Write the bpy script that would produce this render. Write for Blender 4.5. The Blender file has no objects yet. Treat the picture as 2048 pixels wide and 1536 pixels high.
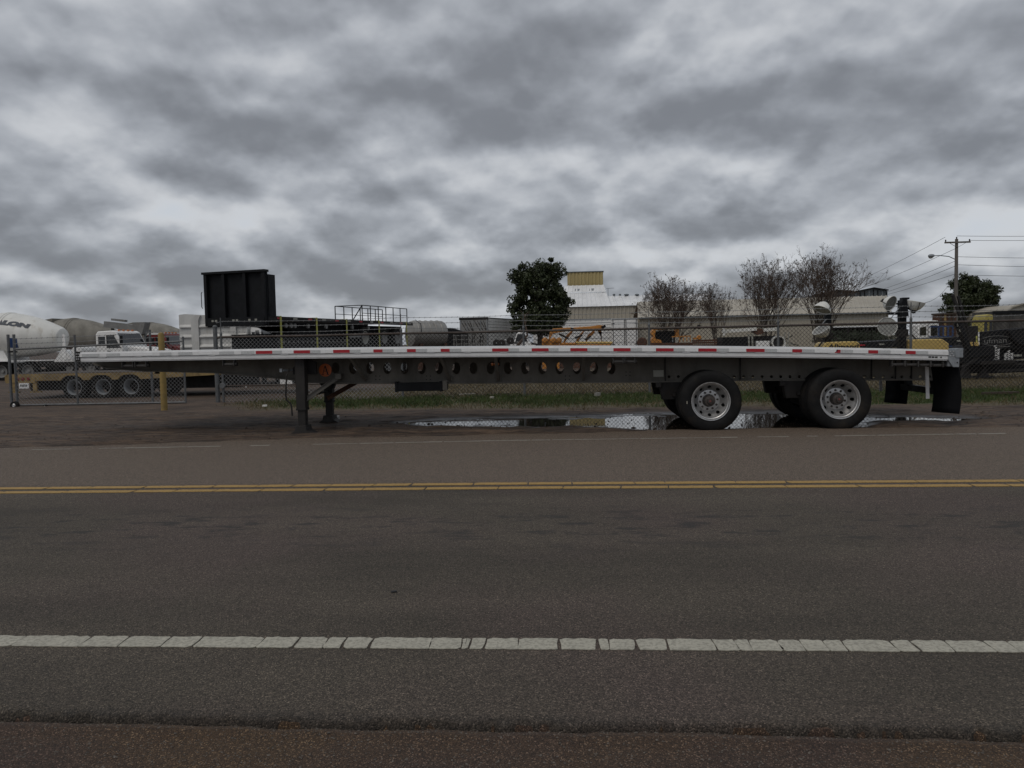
import bpy, math, random
import numpy as np
from mathutils import Vector, Matrix

# ------------------------------------------------------------------ camera, world, sun, exposure
sc = bpy.context.scene
col = sc.collection
R_ = math.radians
FPX, YAW, PITCH, ROLL, CAMH = 1535.0, R_(4.4), math.atan(83 / 1535.0), R_(1.18), 1.47
fw = Vector((-math.sin(YAW) * math.cos(PITCH), math.cos(YAW) * math.cos(PITCH), -math.sin(PITCH)))
r0 = Vector((math.cos(YAW), math.sin(YAW), 0)); u0 = r0.cross(fw)
cr = r0 * math.cos(ROLL) - u0 * math.sin(ROLL); cu = u0 * math.cos(ROLL) + r0 * math.sin(ROLL)
cam = bpy.data.objects.new('camera', bpy.data.cameras.new('camera')); col.objects.link(cam)
cam.matrix_world = Matrix(((cr.x, cu.x, -fw.x, 0), (cr.y, cu.y, -fw.y, 0), (cr.z, cu.z, -fw.z, CAMH), (0, 0, 0, 1)))
cam.data.sensor_width = 36.0; cam.data.lens = 36.0 * FPX / 2048.0
cam.data.clip_start = 0.05; cam.data.clip_end = 6000
sc.camera = cam
SUN_EL, SUN_AZ = R_(52), R_(215)          # azimuth: direction towards the sun, clockwise from +Y
SKY_STRENGTH, SUN_STRENGTH, EXPOSURE = 0.1, 0.9, 0.0

def ray(px, py):
    return fw + cr * ((px - 1024) / FPX) - cu * ((py - 768) / FPX)
def at(px, py, Y):
    """the point of the upright plane y = Y seen there"""
    d = ray(px, py); return Vector((0, 0, CAMH)) + d * (Y / d.y)
def on_ground(px, py, z=0.0):
    d = ray(px, py); return Vector((0, 0, CAMH)) + d * ((z - CAMH) / d.z)

w = bpy.data.worlds.new('World'); sc.world = w; w.use_nodes = True
nt = w.node_tree; nt.nodes.clear()
class NT:
    def __init__(s, tree): s.t = tree
    def n(s, typ, **kw):
        nd = s.t.nodes.new(typ)
        for k, v in kw.items():
            if k.startswith('i_'):
                key = k[2:]
                nd.inputs[int(key) if key.isdigit() else key.replace('_', ' ')].default_value = v
            else: setattr(nd, k, v)
        return nd
    def l(s, a, b): s.t.links.new(a, b)
    def math(s, op, a, b=None, c=None, clamp=False):
        nd = s.t.nodes.new('ShaderNodeMath'); nd.operation = op; nd.use_clamp = clamp
        for i, x in enumerate((a, b, c)):
            if x is None: continue
            if isinstance(x, (int, float)): nd.inputs[i].default_value = x
            else: s.l(x, nd.inputs[i])
        return nd.outputs[0]
    def mixc(s, f, a, b, blend='MIX'):
        nd = s.t.nodes.new('ShaderNodeMix'); nd.data_type = 'RGBA'; nd.blend_type = blend
        for sock, x in ((nd.inputs[0], f), (nd.inputs[6], a), (nd.inputs[7], b)):
            if isinstance(x, (int, float)): sock.default_value = x
            elif isinstance(x, tuple): sock.default_value = (*x[:3], 1)
            else: s.l(x, sock)
        return nd.outputs[2]
    def ramp(s, f, stops, interp='LINEAR'):
        nd = s.t.nodes.new('ShaderNodeValToRGB'); e = nd.color_ramp.elements; nd.color_ramp.interpolation = interp
        while len(e) < len(stops): e.new(0.5)
        for k, (p, c) in enumerate(stops):
            e[k].position = p; e[k].color = (*c, 1) if isinstance(c, tuple) else (c, c, c, 1)
        s.l(f, nd.inputs[0]); return nd.outputs[0]
    def noise(s, vec, scale, detail=4, rough=0.5, dist=0.0, dim='3D'):
        nd = s.n('ShaderNodeTexNoise'); nd.noise_dimensions = dim; nd.inputs['Scale'].default_value = scale
        nd.inputs['Detail'].default_value = detail; nd.inputs['Roughness'].default_value = rough
        nd.inputs['Distortion'].default_value = dist
        if vec is not None: s.l(vec, nd.inputs['Vector'])
        return nd.outputs[0]
    def mapping(s, vec, scale=(1, 1, 1), loc=(0, 0, 0)):
        nd = s.n('ShaderNodeMapping'); nd.inputs['Scale'].default_value = scale; nd.inputs['Location'].default_value = loc
        s.l(vec, nd.inputs['Vector']); return nd.outputs[0]

# an overcast sky: clear-air sky seen through a broken cloud deck laid on a flat layer overhead
W = NT(nt)
sky = W.n('ShaderNodeTexSky', sky_type='NISHITA', sun_disc=False, sun_elevation=SUN_EL, sun_rotation=SUN_AZ)
tc = W.n('ShaderNodeTexCoord'); dirv = tc.outputs['Generated']
sep = W.n('ShaderNodeSeparateXYZ'); W.l(dirv, sep.inputs[0])
dz = W.math('ADD', W.math('MAXIMUM', sep.outputs[2], 0.0), 0.46)
cmb = W.n('ShaderNodeCombineXYZ')
W.l(W.math('DIVIDE', sep.outputs[0], dz), cmb.inputs[0]); W.l(W.math('DIVIDE', sep.outputs[1], dz), cmb.inputs[1])
P = cmb.outputs[0]
def scaled(f):
    nd = W.n('ShaderNodeVectorMath', operation='SCALE'); W.l(P, nd.inputs[0]); nd.inputs['Scale'].default_value = f; return nd.outputs[0]
def deck(vec):
    """rounded heaps of cloud: smooth cells over several sizes, edges frayed by noise"""
    wn = W.n('ShaderNodeTexNoise', noise_dimensions='2D'); wn.inputs['Scale'].default_value = 5.0; wn.inputs['Detail'].default_value = 4; wn.inputs['Roughness'].default_value = 0.6; W.l(vec, wn.inputs['Vector'])
    ad = W.n('ShaderNodeVectorMath', operation='MULTIPLY_ADD'); W.l(wn.outputs['Color'], ad.inputs[0]); ad.inputs[1].default_value = (0.13, 0.13, 0); W.l(vec, ad.inputs[2])
    vo = W.n('ShaderNodeTexVoronoi', feature='SMOOTH_F1', voronoi_dimensions='2D'); vo.inputs['Scale'].default_value = 3.2; vo.inputs['Detail'].default_value = 2.0
    vo.inputs['Roughness'].default_value = 0.45; vo.inputs['Smoothness'].default_value = 0.55; vo.normalize = True; W.l(W.mapping(ad.outputs[0], (1, 1, 1), (1.7, 4.2, 0)), vo.inputs['Vector'])
    return W.math('SUBTRACT', 1.0, vo.outputs['Distance'])
big = W.noise(W.mapping(P, (1, 1, 1), (3.1, 7.7, 0)), 2.0, 5, 0.55, 0.0, '2D')
den = deck(P); den_up = deck(scaled(0.96))
relief = W.math('SUBTRACT', den, den_up)            # lit shoulders against dark bases of the same clouds
fine = W.noise(W.mapping(P, (1, 1, 1), (5.3, 1.9, 9)), 7.0, 5, 0.50, 0.0, '2D')
val = W.math('ADD', W.math('ADD', W.math('MULTIPLY', big, 0.42), W.math('MULTIPLY', W.math('SUBTRACT', 1.0, den), 0.62)), W.math('MULTIPLY', fine, 0.20))
fine_up = W.noise(W.mapping(scaled(0.982), (1, 1, 1), (5.3, 1.9, 9)), 7.0, 5, 0.50, 0.0, '2D')
val = W.math('MULTIPLY_ADD', relief, 1.9, val)
val = W.math('MULTIPLY_ADD', W.math('SUBTRACT', fine, fine_up), 0.30, val)
val = W.math('MULTIPLY_ADD', val, 0.56, 0.236)
# the heavier and the thinner clouds of this sky, where they stand
def dotn(v):
    nd = W.n('ShaderNodeVectorMath', operation='DOT_PRODUCT'); W.l(dirv, nd.inputs[0]); nd.inputs[1].default_value = v; return nd.outputs['Value']
dfw = W.math('MAXIMUM', dotn(fw), 0.05)
uv = W.n('ShaderNodeCombineXYZ'); W.l(W.math('DIVIDE', dotn(cr), dfw), uv.inputs[0]); W.l(W.math('DIVIDE', dotn(cu), dfw), uv.inputs[1])
def blob(px, py, rad_x, rad_y, amount):
    global val
    cx, cy, rx_, ry_ = (px - 1024) / FPX, -(py - 768) / FPX, rad_x / FPX, rad_y / FPX
    nd = W.n('ShaderNodeVectorMath', operation='MULTIPLY_ADD'); W.l(uv.outputs[0], nd.inputs[0])
    nd.inputs[1].default_value = (1 / rx_, 1 / ry_, 0); nd.inputs[2].default_value = (-cx / rx_, -cy / ry_, 0)
    dd = W.n('ShaderNodeVectorMath', operation='DOT_PRODUCT'); W.l(nd.outputs[0], dd.inputs[0]); W.l(nd.outputs[0], dd.inputs[1])
    g = W.math('POWER', 0.3679, dd.outputs['Value'])
    val = W.math('MULTIPLY_ADD', g, amount * 1.35, val)
for b_ in ((1760, 190, 270, 150, -0.10), (1080, 120, 260, 130, -0.075), (350, 165, 100, 70, -0.09), (130, 60, 200, 80, -0.05),
           (700, 170, 190, 80, -0.05), (960, 270, 150, 60, -0.05), (250, 530, 520, 65, -0.115), (900, 560, 400, 40, -0.03),
           (100, 250, 200, 60, 0.02), (760, 40, 140, 60, 0.04), (1840, 340, 160, 60, 0.08), (1450, 130, 110, 70, 0.07),
           (250, 420, 300, 35, 0.04), (1300, 450, 400, 60, 0.01), (520, 120, 90, 40, 0.07), (1990, 210, 90, 70, 0.06), (1970, 450, 120, 90, 0.05),
           (800, 350, 250, 40, 0.015)):
    blob(*b_)
cloud = W.ramp(val, [(0.34, (.195, .206, .228)), (0.43, (.270, .286, .315)), (0.51, (.365, .386, .422)), (0.58, (.475, .496, .530)), (0.66, (.61, .625, .648)), (0.78, (.55, .59, .645))], 'B_SPLINE')
cl10 = W.n('ShaderNodeVectorMath', operation='SCALE'); W.l(cloud, cl10.inputs[0]); cl10.inputs['Scale'].default_value = 10.0
skyc = W.mixc(0.96, sky.outputs[0], cl10.outputs[0])
bg = W.n('ShaderNodeBackground'); W.l(skyc, bg.inputs[0]); bg.inputs[1].default_value = SKY_STRENGTH
W.l(bg.outputs[0], W.n('ShaderNodeOutputWorld').inputs[0])

w.cycles.sampling_method = 'MANUAL'; w.cycles.sample_map_resolution = 256
sun = bpy.data.objects.new('sun', bpy.data.lights.new('sun', 'SUN')); col.objects.link(sun)
sun.data.energy = SUN_STRENGTH; sun.data.angle = R_(35); sun.data.color = (1, 0.92, 0.82)
sd = Vector((math.sin(SUN_AZ) * math.cos(SUN_EL), math.cos(SUN_AZ) * math.cos(SUN_EL), math.sin(SUN_EL)))
sun.rotation_euler = sd.to_track_quat('Z', 'Y').to_euler(); sun.location = (0, 0, 30)
vs = sc.view_settings; vs.view_transform = 'Standard'; vs.look = 'None'; vs.exposure = EXPOSURE; vs.gamma = 1; vs.use_curve_mapping = False

# ------------------------------------------------------------------ helpers
rnd = random.Random(7)
nr = np.random.default_rng(7)

def vnoise(x, y, seed=0):
    x = np.asarray(x, float); y = np.asarray(y, float)
    xi = np.floor(x).astype(np.int64); yi = np.floor(y).astype(np.int64); fx = x - xi; fy = y - yi
    fx = fx * fx * (3 - 2 * fx); fy = fy * fy * (3 - 2 * fy)
    def hsh(a, b):
        v = (a * 374761393 + b * 668265263 + seed * 974711) & 0x7fffffff
        v = ((v ^ (v >> 13)) * 1274126177) & 0x7fffffff
        return ((v ^ (v >> 16)) & 0xffff) / 65535.0
    return (hsh(xi, yi) * (1 - fx) + hsh(xi + 1, yi) * fx) * (1 - fy) + (hsh(xi, yi + 1) * (1 - fx) + hsh(xi + 1, yi + 1) * fx) * fy - 0.5
def fbm(x, y, oct=4, seed=0):
    s = 0; a = 1.0; f = 1.0
    for k in range(oct):
        s = s + a * vnoise(x * f, y * f, seed + k); a *= 0.5; f *= 2.03
    return s

class MB:
    """collects shapes that become one mesh object"""
    def __init__(s): s.v = []; s.f = []
    def add(s, vs_, fs):
        o = len(s.v); s.v.extend([tuple(p) for p in vs_]); s.f.extend([tuple(i + o for i in q) for q in fs]); return s
    def box(s, x0, x1, y0, y1, z0, z1):
        return s.add([(x0, y0, z0), (x1, y0, z0), (x1, y1, z0), (x0, y1, z0), (x0, y0, z1), (x1, y0, z1), (x1, y1, z1), (x0, y1, z1)],
                     [(0, 3, 2, 1), (4, 5, 6, 7), (0, 1, 5, 4), (1, 2, 6, 5), (2, 3, 7, 6), (3, 0, 4, 7)])
    def bar(s, p, q, a, b, up=(0, 0, 1)):
        p = Vector(p); q = Vector(q); d = (q - p).normalized(); up = Vector(up)
        if abs(d.dot(up)) > 0.97: up = Vector((0, 1, 0))
        x = d.cross(up).normalized() * (a / 2); y = x.cross(d).normalized() * (b / 2)
        c = [p - x - y, p + x - y, p + x + y, p - x + y, q - x - y, q + x - y, q + x + y, q - x + y]
        return s.add(c, [(3, 2, 1, 0), (4, 5, 6, 7), (0, 1, 5, 4), (1, 2, 6, 5), (2, 3, 7, 6), (3, 0, 4, 7)])
    def tube(s, pts, r, n=6, cap=True):
        pts = [Vector(p) for p in pts]; rs = r if isinstance(r, (list, tuple)) else [r] * len(pts)
        base = len(s.v); ref = None
        for i, p in enumerate(pts):
            d = (pts[min(i + 1, len(pts) - 1)] - pts[max(i - 1, 0)]).normalized()
            if ref is None: ref = Vector((0, 0, 1)) if abs(d.z) < 0.9 else Vector((1, 0, 0))
            x = d.cross(ref).normalized(); y = x.cross(d).normalized(); ref = y
            for k in range(n):
                t = 2 * math.pi * k / n; s.v.append(tuple(p + (x * math.cos(t) + y * math.sin(t)) * rs[i]))
        for i in range(len(pts) - 1):
            for k in range(n):
                a = base + i * n + k; b = base + i * n + (k + 1) % n
                s.f.append((a, b, b + n, a + n))
        if cap:
            s.f.append(tuple(base + k for k in range(n))[::-1]); e = base + (len(pts) - 1) * n; s.f.append(tuple(e + k for k in range(n)))
        return s
    def prism(s, poly, m, d0, d1):
        """polygon (a, b) pushed from d0 to d1; m(a, b, d) gives the point"""
        n = len(poly)
        return s.add([m(a, b, d0) for a, b in poly] + [m(a, b, d1) for a, b in poly],
                     [tuple(range(n))[::-1], tuple(range(n, 2 * n))] + [(k, (k + 1) % n, n + (k + 1) % n, n + k) for k in range(n)])
    def lathe(s, prof, n, m, closed=False):
        """profile (r, h) spun; m(x, y, h) gives the point"""
        base = len(s.v)
        for r, h in prof:
            for k in range(n):
                t = 2 * math.pi * k / n; s.v.append(tuple(m(r * math.cos(t), r * math.sin(t), h)))
        m_ = len(prof)
        for i in range(m_ if closed else m_ - 1):
            j = (i + 1) % m_
            for k in range(n):
                a = base + i * n + k; b = base + i * n + (k + 1) % n; c = base + j * n + (k + 1) % n; d = base + j * n + k
                s.f.append((a, b, c, d))
        return s
    def disc(s, n, m, r, h, rz=None):
        rz = rz or r
        return s.add([m(r * math.cos(2 * math.pi * k / n), rz * math.sin(2 * math.pi * k / n), h) for k in range(n)], [tuple(range(n))])
    def mesh(s, name):
        me = bpy.data.meshes.new(name); me.from_pydata(s.v, [], s.f); me.validate(); return me
    def build(s, name, mat, parent=None, world=False, smooth=32, recalc=True):
        if world and parent is not None:
            o_ = parent
            while o_.parent: o_ = o_.parent
            b = o_.location; s.v = [(p[0] - b.x, p[1] - b.y, p[2] - b.z) for p in s.v]
        me = s.mesh(name)
        if recalc:
            import bmesh
            bm = bmesh.new(); bm.from_mesh(me); bmesh.ops.recalc_face_normals(bm, faces=bm.faces); bm.to_mesh(me); bm.free()
        me.materials.append(mat); me.shade_smooth(); me.set_sharp_from_angle(angle=R_(smooth))
        o = bpy.data.objects.new(name, me); col.objects.link(o)
        if parent is not None: o.parent = parent
        return o
AXY = lambda a, b, h: (a, h, b)       # spun about the y axis
AXX = lambda a, b, h: (h, a, b)
AXZ = lambda a, b, h: (a, b, h)
def shift(m, x, y, z): return lambda a, b, h: tuple(Vector(m(a, b, h)) + Vector((x, y, z)))

def thing(name, label, cat, loc=(0, 0, 0), rz=0.0, group=None):
    o = bpy.data.objects.new(name, None); col.objects.link(o); o.empty_display_size = 0.2
    o.location = loc; o.rotation_euler = (0, 0, rz); return tag(o, label, cat, group)
def tag(o, label, cat, group=None, kind=None):
    if label: o['label'] = label
    if cat: o['category'] = cat
    if group: o['group'] = group
    if kind: o['kind'] = kind
    return o
def place(me, name, parent, loc=(0, 0, 0), rot=(0, 0, 0), scale=(1, 1, 1)):
    o = bpy.data.objects.new(name, me); col.objects.link(o); o.parent = parent; o.location = loc; o.rotation_euler = rot; o.scale = scale; return o
def copy_tree(o, parent=None):
    c = o.copy(); col.objects.link(c); c.parent = parent
    for ch in o.children: copy_tree(ch, c)
    return c
def bevel(o, width, seg=2):
    m = o.modifiers.new('bevel', 'BEVEL'); m.width = width; m.segments = seg; m.limit_method = 'ANGLE'; m.angle_limit = R_(40); return o
def text_mesh(name, s, size, mat, extrude=0.004, bold=0.0, shear=0.0):
    cu_ = bpy.data.curves.new(name, 'FONT'); cu_.body = s; cu_.size = size; cu_.extrude = extrude; cu_.offset = bold; cu_.shear = shear
    cu_.align_x = 'CENTER'; cu_.align_y = 'CENTER'; cu_.resolution_u = 4
    o = bpy.data.objects.new(name, cu_); col.objects.link(o); bpy.context.view_layer.update()
    me = bpy.data.meshes.new_from_object(o.evaluated_get(bpy.context.evaluated_depsgraph_get())); bpy.data.objects.remove(o)
    me.name = name; me.materials.clear(); me.materials.append(mat); return me

def plate_holes(u0, u1, vb, vt, holes, step=0.4):
    """flat plate between the curves vb(u) and vt(u) with oval openings (cu, cv, ru, rv)"""
    V = []; Fc = []; holes = sorted(holes); cur = u0
    def strip(a, b):
        n = max(1, int(math.ceil((b - a) / step)))
        for i in range(n):
            p = a + (b - a) * i / n; q = a + (b - a) * (i + 1) / n; o = len(V)
            V.extend([(p, vb(p)), (q, vb(q)), (q, vt(q)), (p, vt(p))]); Fc.append((o, o + 1, o + 2, o + 3))
    for k, (c, cv, ru, rv) in enumerate(holes):
        half = ru * 1.4
        if k > 0: half = min(half, (c - holes[k - 1][0]) / 2)
        if k + 1 < len(holes): half = min(half, (holes[k + 1][0] - c) / 2)
        a, b = c - half, c + half
        if a > cur + 1e-5: strip(cur, a)
        outer = [(a + (b - a) * i / 4, vb(a + (b - a) * i / 4)) for i in range(4)] + [(b, vb(b) + (vt(b) - vb(b)) * i / 4) for i in range(4)] + \
                [(b - (b - a) * i / 4, vt(b - (b - a) * i / 4)) for i in range(4)] + [(a, vt(a) - (vt(a) - vb(a)) * i / 4) for i in range(4)]
        o = len(V); V.extend(outer)
        for i in range(16):
            t = -math.pi * 0.75 + 2 * math.pi * i / 16; V.append((c + ru * math.cos(t), cv + rv * math.sin(t)))
        for i in range(16):
            j = (i + 1) % 16; Fc.append((o + i, o + j, o + 16 + j, o + 16 + i))
        cur = b
    if u1 > cur + 1e-5: strip(cur, u1)
    return V, Fc

def mat(name, c, rough=0.6, metal=0.0, var=0.18, scale=3.0, bump=0.0, bscale=80.0, dirt=0.0, dirt_col=(0.10, 0.075, 0.05), dscale=2.0, spec=0.5, streak=1.0, local=False):
    m = bpy.data.materials.new(name); m.use_nodes = True; T = NT(m.node_tree); b = m.node_tree.nodes['Principled BSDF']
    if local: P_ = T.n('ShaderNodeTexCoord').outputs['Object']
    else: P_ = T.n('ShaderNodeNewGeometry').outputs['Position']
    lo = tuple(max(0, x * (1 - var)) for x in c); hi = tuple(x * (1 + var) for x in c)
    n1 = T.noise(T.mapping(P_, (1, 1, 1 / streak)), scale, 6, 0.6)
    cc = T.mixc(T.ramp(n1, [(0.3, 0.0), (0.7, 1.0)]), lo, hi)
    if dirt:
        n2 = T.noise(T.mapping(P_, (1, 1, 1 / streak), (7, 3, 1)), dscale, 9, 0.68)
        cc = T.mixc(T.ramp(n2, [(0.62 - 0.3 * dirt, 0.0), (0.80 - 0.2 * dirt, min(1.0, 0.5 + dirt * 0.5))]), cc, dirt_col)
    T.l(cc, b.inputs['Base Color'])
    b.inputs['Metallic'].default_value = metal
    rr = T.ramp(T.noise(P_, scale * 2.3, 4), [(0.3, max(0.03, rough - 0.1)), (0.7, min(1, rough + 0.12))]); T.l(rr, b.inputs['Roughness'])
    b.inputs['Specular IOR Level'].default_value = spec
    if bump:
        bp = T.n('ShaderNodeBump'); bp.inputs['Strength'].default_value = bump; bp.inputs['Distance'].default_value = 0.01
        T.l(T.noise(P_, bscale, 4), bp.inputs['Height']); T.l(bp.outputs[0], b.inputs['Normal'])
    return m

M = {}
M['alu_rail'] = mat('painted_aluminium', (0.71, 0.715, 0.72), 0.38, 0.05, 0.08, 5, dirt=0.12, dirt_col=(0.35, 0.34, 0.33), dscale=6)
M['alu_deck'] = mat('deck_aluminium', (0.55, 0.56, 0.57), 0.45, 0.5, 0.12, 5, dirt=0.2)
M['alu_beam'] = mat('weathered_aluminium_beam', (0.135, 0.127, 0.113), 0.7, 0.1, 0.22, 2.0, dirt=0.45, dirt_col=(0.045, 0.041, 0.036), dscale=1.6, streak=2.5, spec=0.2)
M['galv'] = mat('galvanised_steel', (0.25, 0.27, 0.29), 0.5, 0.3, 0.2, 22, dirt=0.1)
M['rim'] = mat('polished_wheel', (0.50, 0.50, 0.50), 0.38, 0.75, 0.08, 9, dirt=0.12, dirt_col=(0.2, 0.18, 0.16), dscale=9)
M['rubber'] = mat('tyre_rubber', (0.012, 0.012, 0.0125), 0.8, 0, 0.25, 6, dirt=0.4, dirt_col=(0.036, 0.030, 0.024), dscale=3, spec=0.16, bump=0.15, bscale=120)
M['flap'] = mat('flap_rubber', (0.006, 0.0065, 0.008), 0.7, 0, 0.3, 3, dirt=0.12, dirt_col=(0.014, 0.013, 0.012), spec=0.12)
M['black'] = mat('black_paint', (0.009, 0.010, 0.012), 0.55, 0, 0.3, 3, dirt=0.2, dirt_col=(0.020, 0.019, 0.018), spec=0.16)
M['dark_steel'] = mat('dark_dirty_steel', (0.026, 0.025, 0.025), 0.7, 0.1, 0.3, 5, dirt=0.3, dirt_col=(0.034, 0.025, 0.018), spec=0.18)
M['leg_steel'] = mat('landing_leg_steel', (0.034, 0.032, 0.031), 0.65, 0.1, 0.25, 4, dirt=0.3, dirt_col=(0.028, 0.024, 0.020), streak=3, spec=0.18)
M['hub'] = mat('hub_steel', (0.07, 0.06, 0.055), 0.45, 0.5, 0.3, 18, dirt=0.3, dirt_col=(0.12, 0.05, 0.03))
M['hub_red'] = mat('hub_cap_centre', (0.16, 0.05, 0.045), 0.35, 0, 0.2, 20)
M['tape_red'] = mat('red_reflective_tape', (0.36, 0.012, 0.022), 0.35, 0, 0.15, 30, dirt=0.06, dirt_col=(0.4, 0.3, 0.3), dscale=30)
M['tape_white'] = mat('white_reflective_tape', (0.50, 0.515, 0.52), 0.3, 0.1, 0.12, 40)
M['tape_pale'] = mat('pale_reflective_tape', (0.74, 0.75, 0.76), 0.3, 0, 0.07, 40)
M['amber'] = mat('amber_lens', (0.45, 0.13, 0.02), 0.25, 0, 0.2, 30, dirt=0.2)
M['orange_sign'] = mat('orange_sticker', (0.48, 0.11, 0.025), 0.5, 0, 0.12, 12, dirt=0.15, dirt_col=(0.2, 0.07, 0.03), dscale=9)
M['ink'] = mat('black_print', (0.012, 0.012, 0.012), 0.6, 0, 0.1)
M['label_grey'] = mat('dull_label', (0.28, 0.28, 0.25), 0.7, 0, 0.1, 10, dirt=0.2)
M['white'] = mat('white_vehicle_paint', (0.74, 0.74, 0.73), 0.38, 0, 0.06, 2, dirt=0.22, dirt_col=(0.30, 0.27, 0.22), dscale=2.5, streak=2)
M['white_worn'] = mat('worn_white_paint', (0.66, 0.66, 0.63), 0.5, 0, 0.09, 2.5, dirt=0.3, dirt_col=(0.33, 0.29, 0.22), dscale=2.2, streak=3)
M['concrete_grime'] = mat('cement_caked_steel', (0.20, 0.19, 0.165), 0.85, 0, 0.25, 2.2, dirt=0.4, dirt_col=(0.11, 0.10, 0.085), dscale=1.5, streak=2, bump=0.3, bscale=20)
M['grey_paint'] = mat('grey_steel', (0.19, 0.19, 0.185), 0.6, 0.1, 0.2, 2.5, dirt=0.25)
M['red'] = mat('dark_red_paint', (0.17, 0.018, 0.018), 0.42, 0, 0.15, 3, dirt=0.2)
M['blue'] = mat('blue_paint', (0.018, 0.05, 0.15), 0.45, 0, 0.15, 3, dirt=0.1)
M['glass'] = mat('dark_window_glass', (0.012, 0.014, 0.016), 0.08, 0, 0.2, 2, spec=0.7)
M['tan_paint'] = mat('worn_yellow_tan_paint', (0.25, 0.175, 0.07), 0.65, 0, 0.2, 3, dirt=0.55, dirt_col=(0.05, 0.035, 0.025), dscale=2.6)
M['orange'] = mat('machine_orange_yellow', (0.44, 0.18, 0.028), 0.5, 0, 0.18, 2, dirt=0.3, dirt_col=(0.10, 0.05, 0.025), dscale=2)
M['yellow'] = mat('generator_yellow', (0.56, 0.40, 0.13), 0.45, 0, 0.08, 3, dirt=0.18, dirt_col=(0.25, 0.17, 0.05))
M['yellow_green'] = mat('yellow_green_strap', (0.38, 0.38, 0.09), 0.7, 0, 0.15, 6, dirt=0.15)
M['yellow_post'] = mat('yellow_post_paint', (0.26, 0.18, 0.055), 0.65, 0, 0.15, 6, dirt=0.3, dirt_col=(0.12, 0.09, 0.04), dscale=5)
M['rust'] = mat('rusty_steel', (0.085, 0.038, 0.022), 0.8, 0.1, 0.35, 4, dirt=0.3, dirt_col=(0.03, 0.02, 0.016))
M['tank'] = mat('dull_tank_metal', (0.27, 0.265, 0.25), 0.5, 0.3, 0.15, 2, dirt=0.3, dirt_col=(0.14, 0.13, 0.11), streak=2)
M['fence'] = mat('fence_galvanised', (0.13, 0.135, 0.14), 0.55, 0.5, 0.2, 8, dirt=0.3, dirt_col=(0.06, 0.04, 0.03))
M['fence_rust'] = mat('fence_rail_rusty', (0.075, 0.062, 0.055), 0.65, 0.4, 0.3, 5, dirt=0.45, dirt_col=(0.06, 0.03, 0.02))
M['wire_dull'] = mat('dull_fence_wire', (0.035, 0.030, 0.027), 0.6, 0.2, 0.3, 2)
M['wire'] = mat('fence_wire', (0.24, 0.243, 0.247), 0.5, 0.2, 0.2, 2)
M['roof_metal'] = mat('bright_roof_sheet', (0.74, 0.75, 0.76), 0.45, 0.1, 0.12, 0.5, dirt=0.25, dirt_col=(0.36, 0.36, 0.35), dscale=0.4, streak=4)
M['beige_wall'] = mat('beige_wall_sheet', (0.38, 0.35, 0.29), 0.6, 0, 0.08, 0.4, dirt=0.15, dirt_col=(0.20, 0.175, 0.14), dscale=0.5)
M['beige_roof'] = mat('beige_roof_sheet', (0.38, 0.35, 0.29), 0.55, 0, 0.1, 0.3, dirt=0.2, dirt_col=(0.22, 0.195, 0.16), dscale=0.4)
M['tan_wall'] = mat('tan_tower_sheet', (0.36, 0.29, 0.135), 0.55, 0, 0.06, 0.5)
M['dark_shed'] = mat('dark_grey_shed_sheet', (0.09, 0.105, 0.115), 0.5, 0.1, 0.15, 0.8)
M['wood_pole'] = mat('grey_pole_wood', (0.11, 0.10, 0.09), 0.85, 0, 0.25, 2, bump=0.4, bscale=30, streak=8)
M['bark'] = mat('tree_bark', (0.06, 0.048, 0.038), 0.9, 0, 0.3, 6, bump=0.5, bscale=25)
M['twig'] = mat('bare_twig', (0.088, 0.062, 0.047), 0.85, 0, 0.3, 3)
M['seed'] = mat('seed_heads', (0.055, 0.046, 0.04), 0.9, 0, 0.4, 5)
M['leaf'] = mat('evergreen_leaf', (0.034, 0.044, 0.018), 0.5, 0, 0.7, 2.2, spec=0.35)
M['hedge'] = mat('dark_hedge_leaf', (0.028, 0.040, 0.020), 0.7, 0, 0.4, 1.5)
M['concrete'] = mat('old_concrete', (0.26, 0.25, 0.23), 0.85, 0, 0.15, 3, dirt=0.3)
M['wood'] = mat('dark_wood_plank', (0.05, 0.036, 0.026), 0.8, 0, 0.3, 5)
M['pale_wood'] = mat('pale_wood', (0.42, 0.39, 0.34), 0.8, 0, 0.15, 5)
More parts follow.
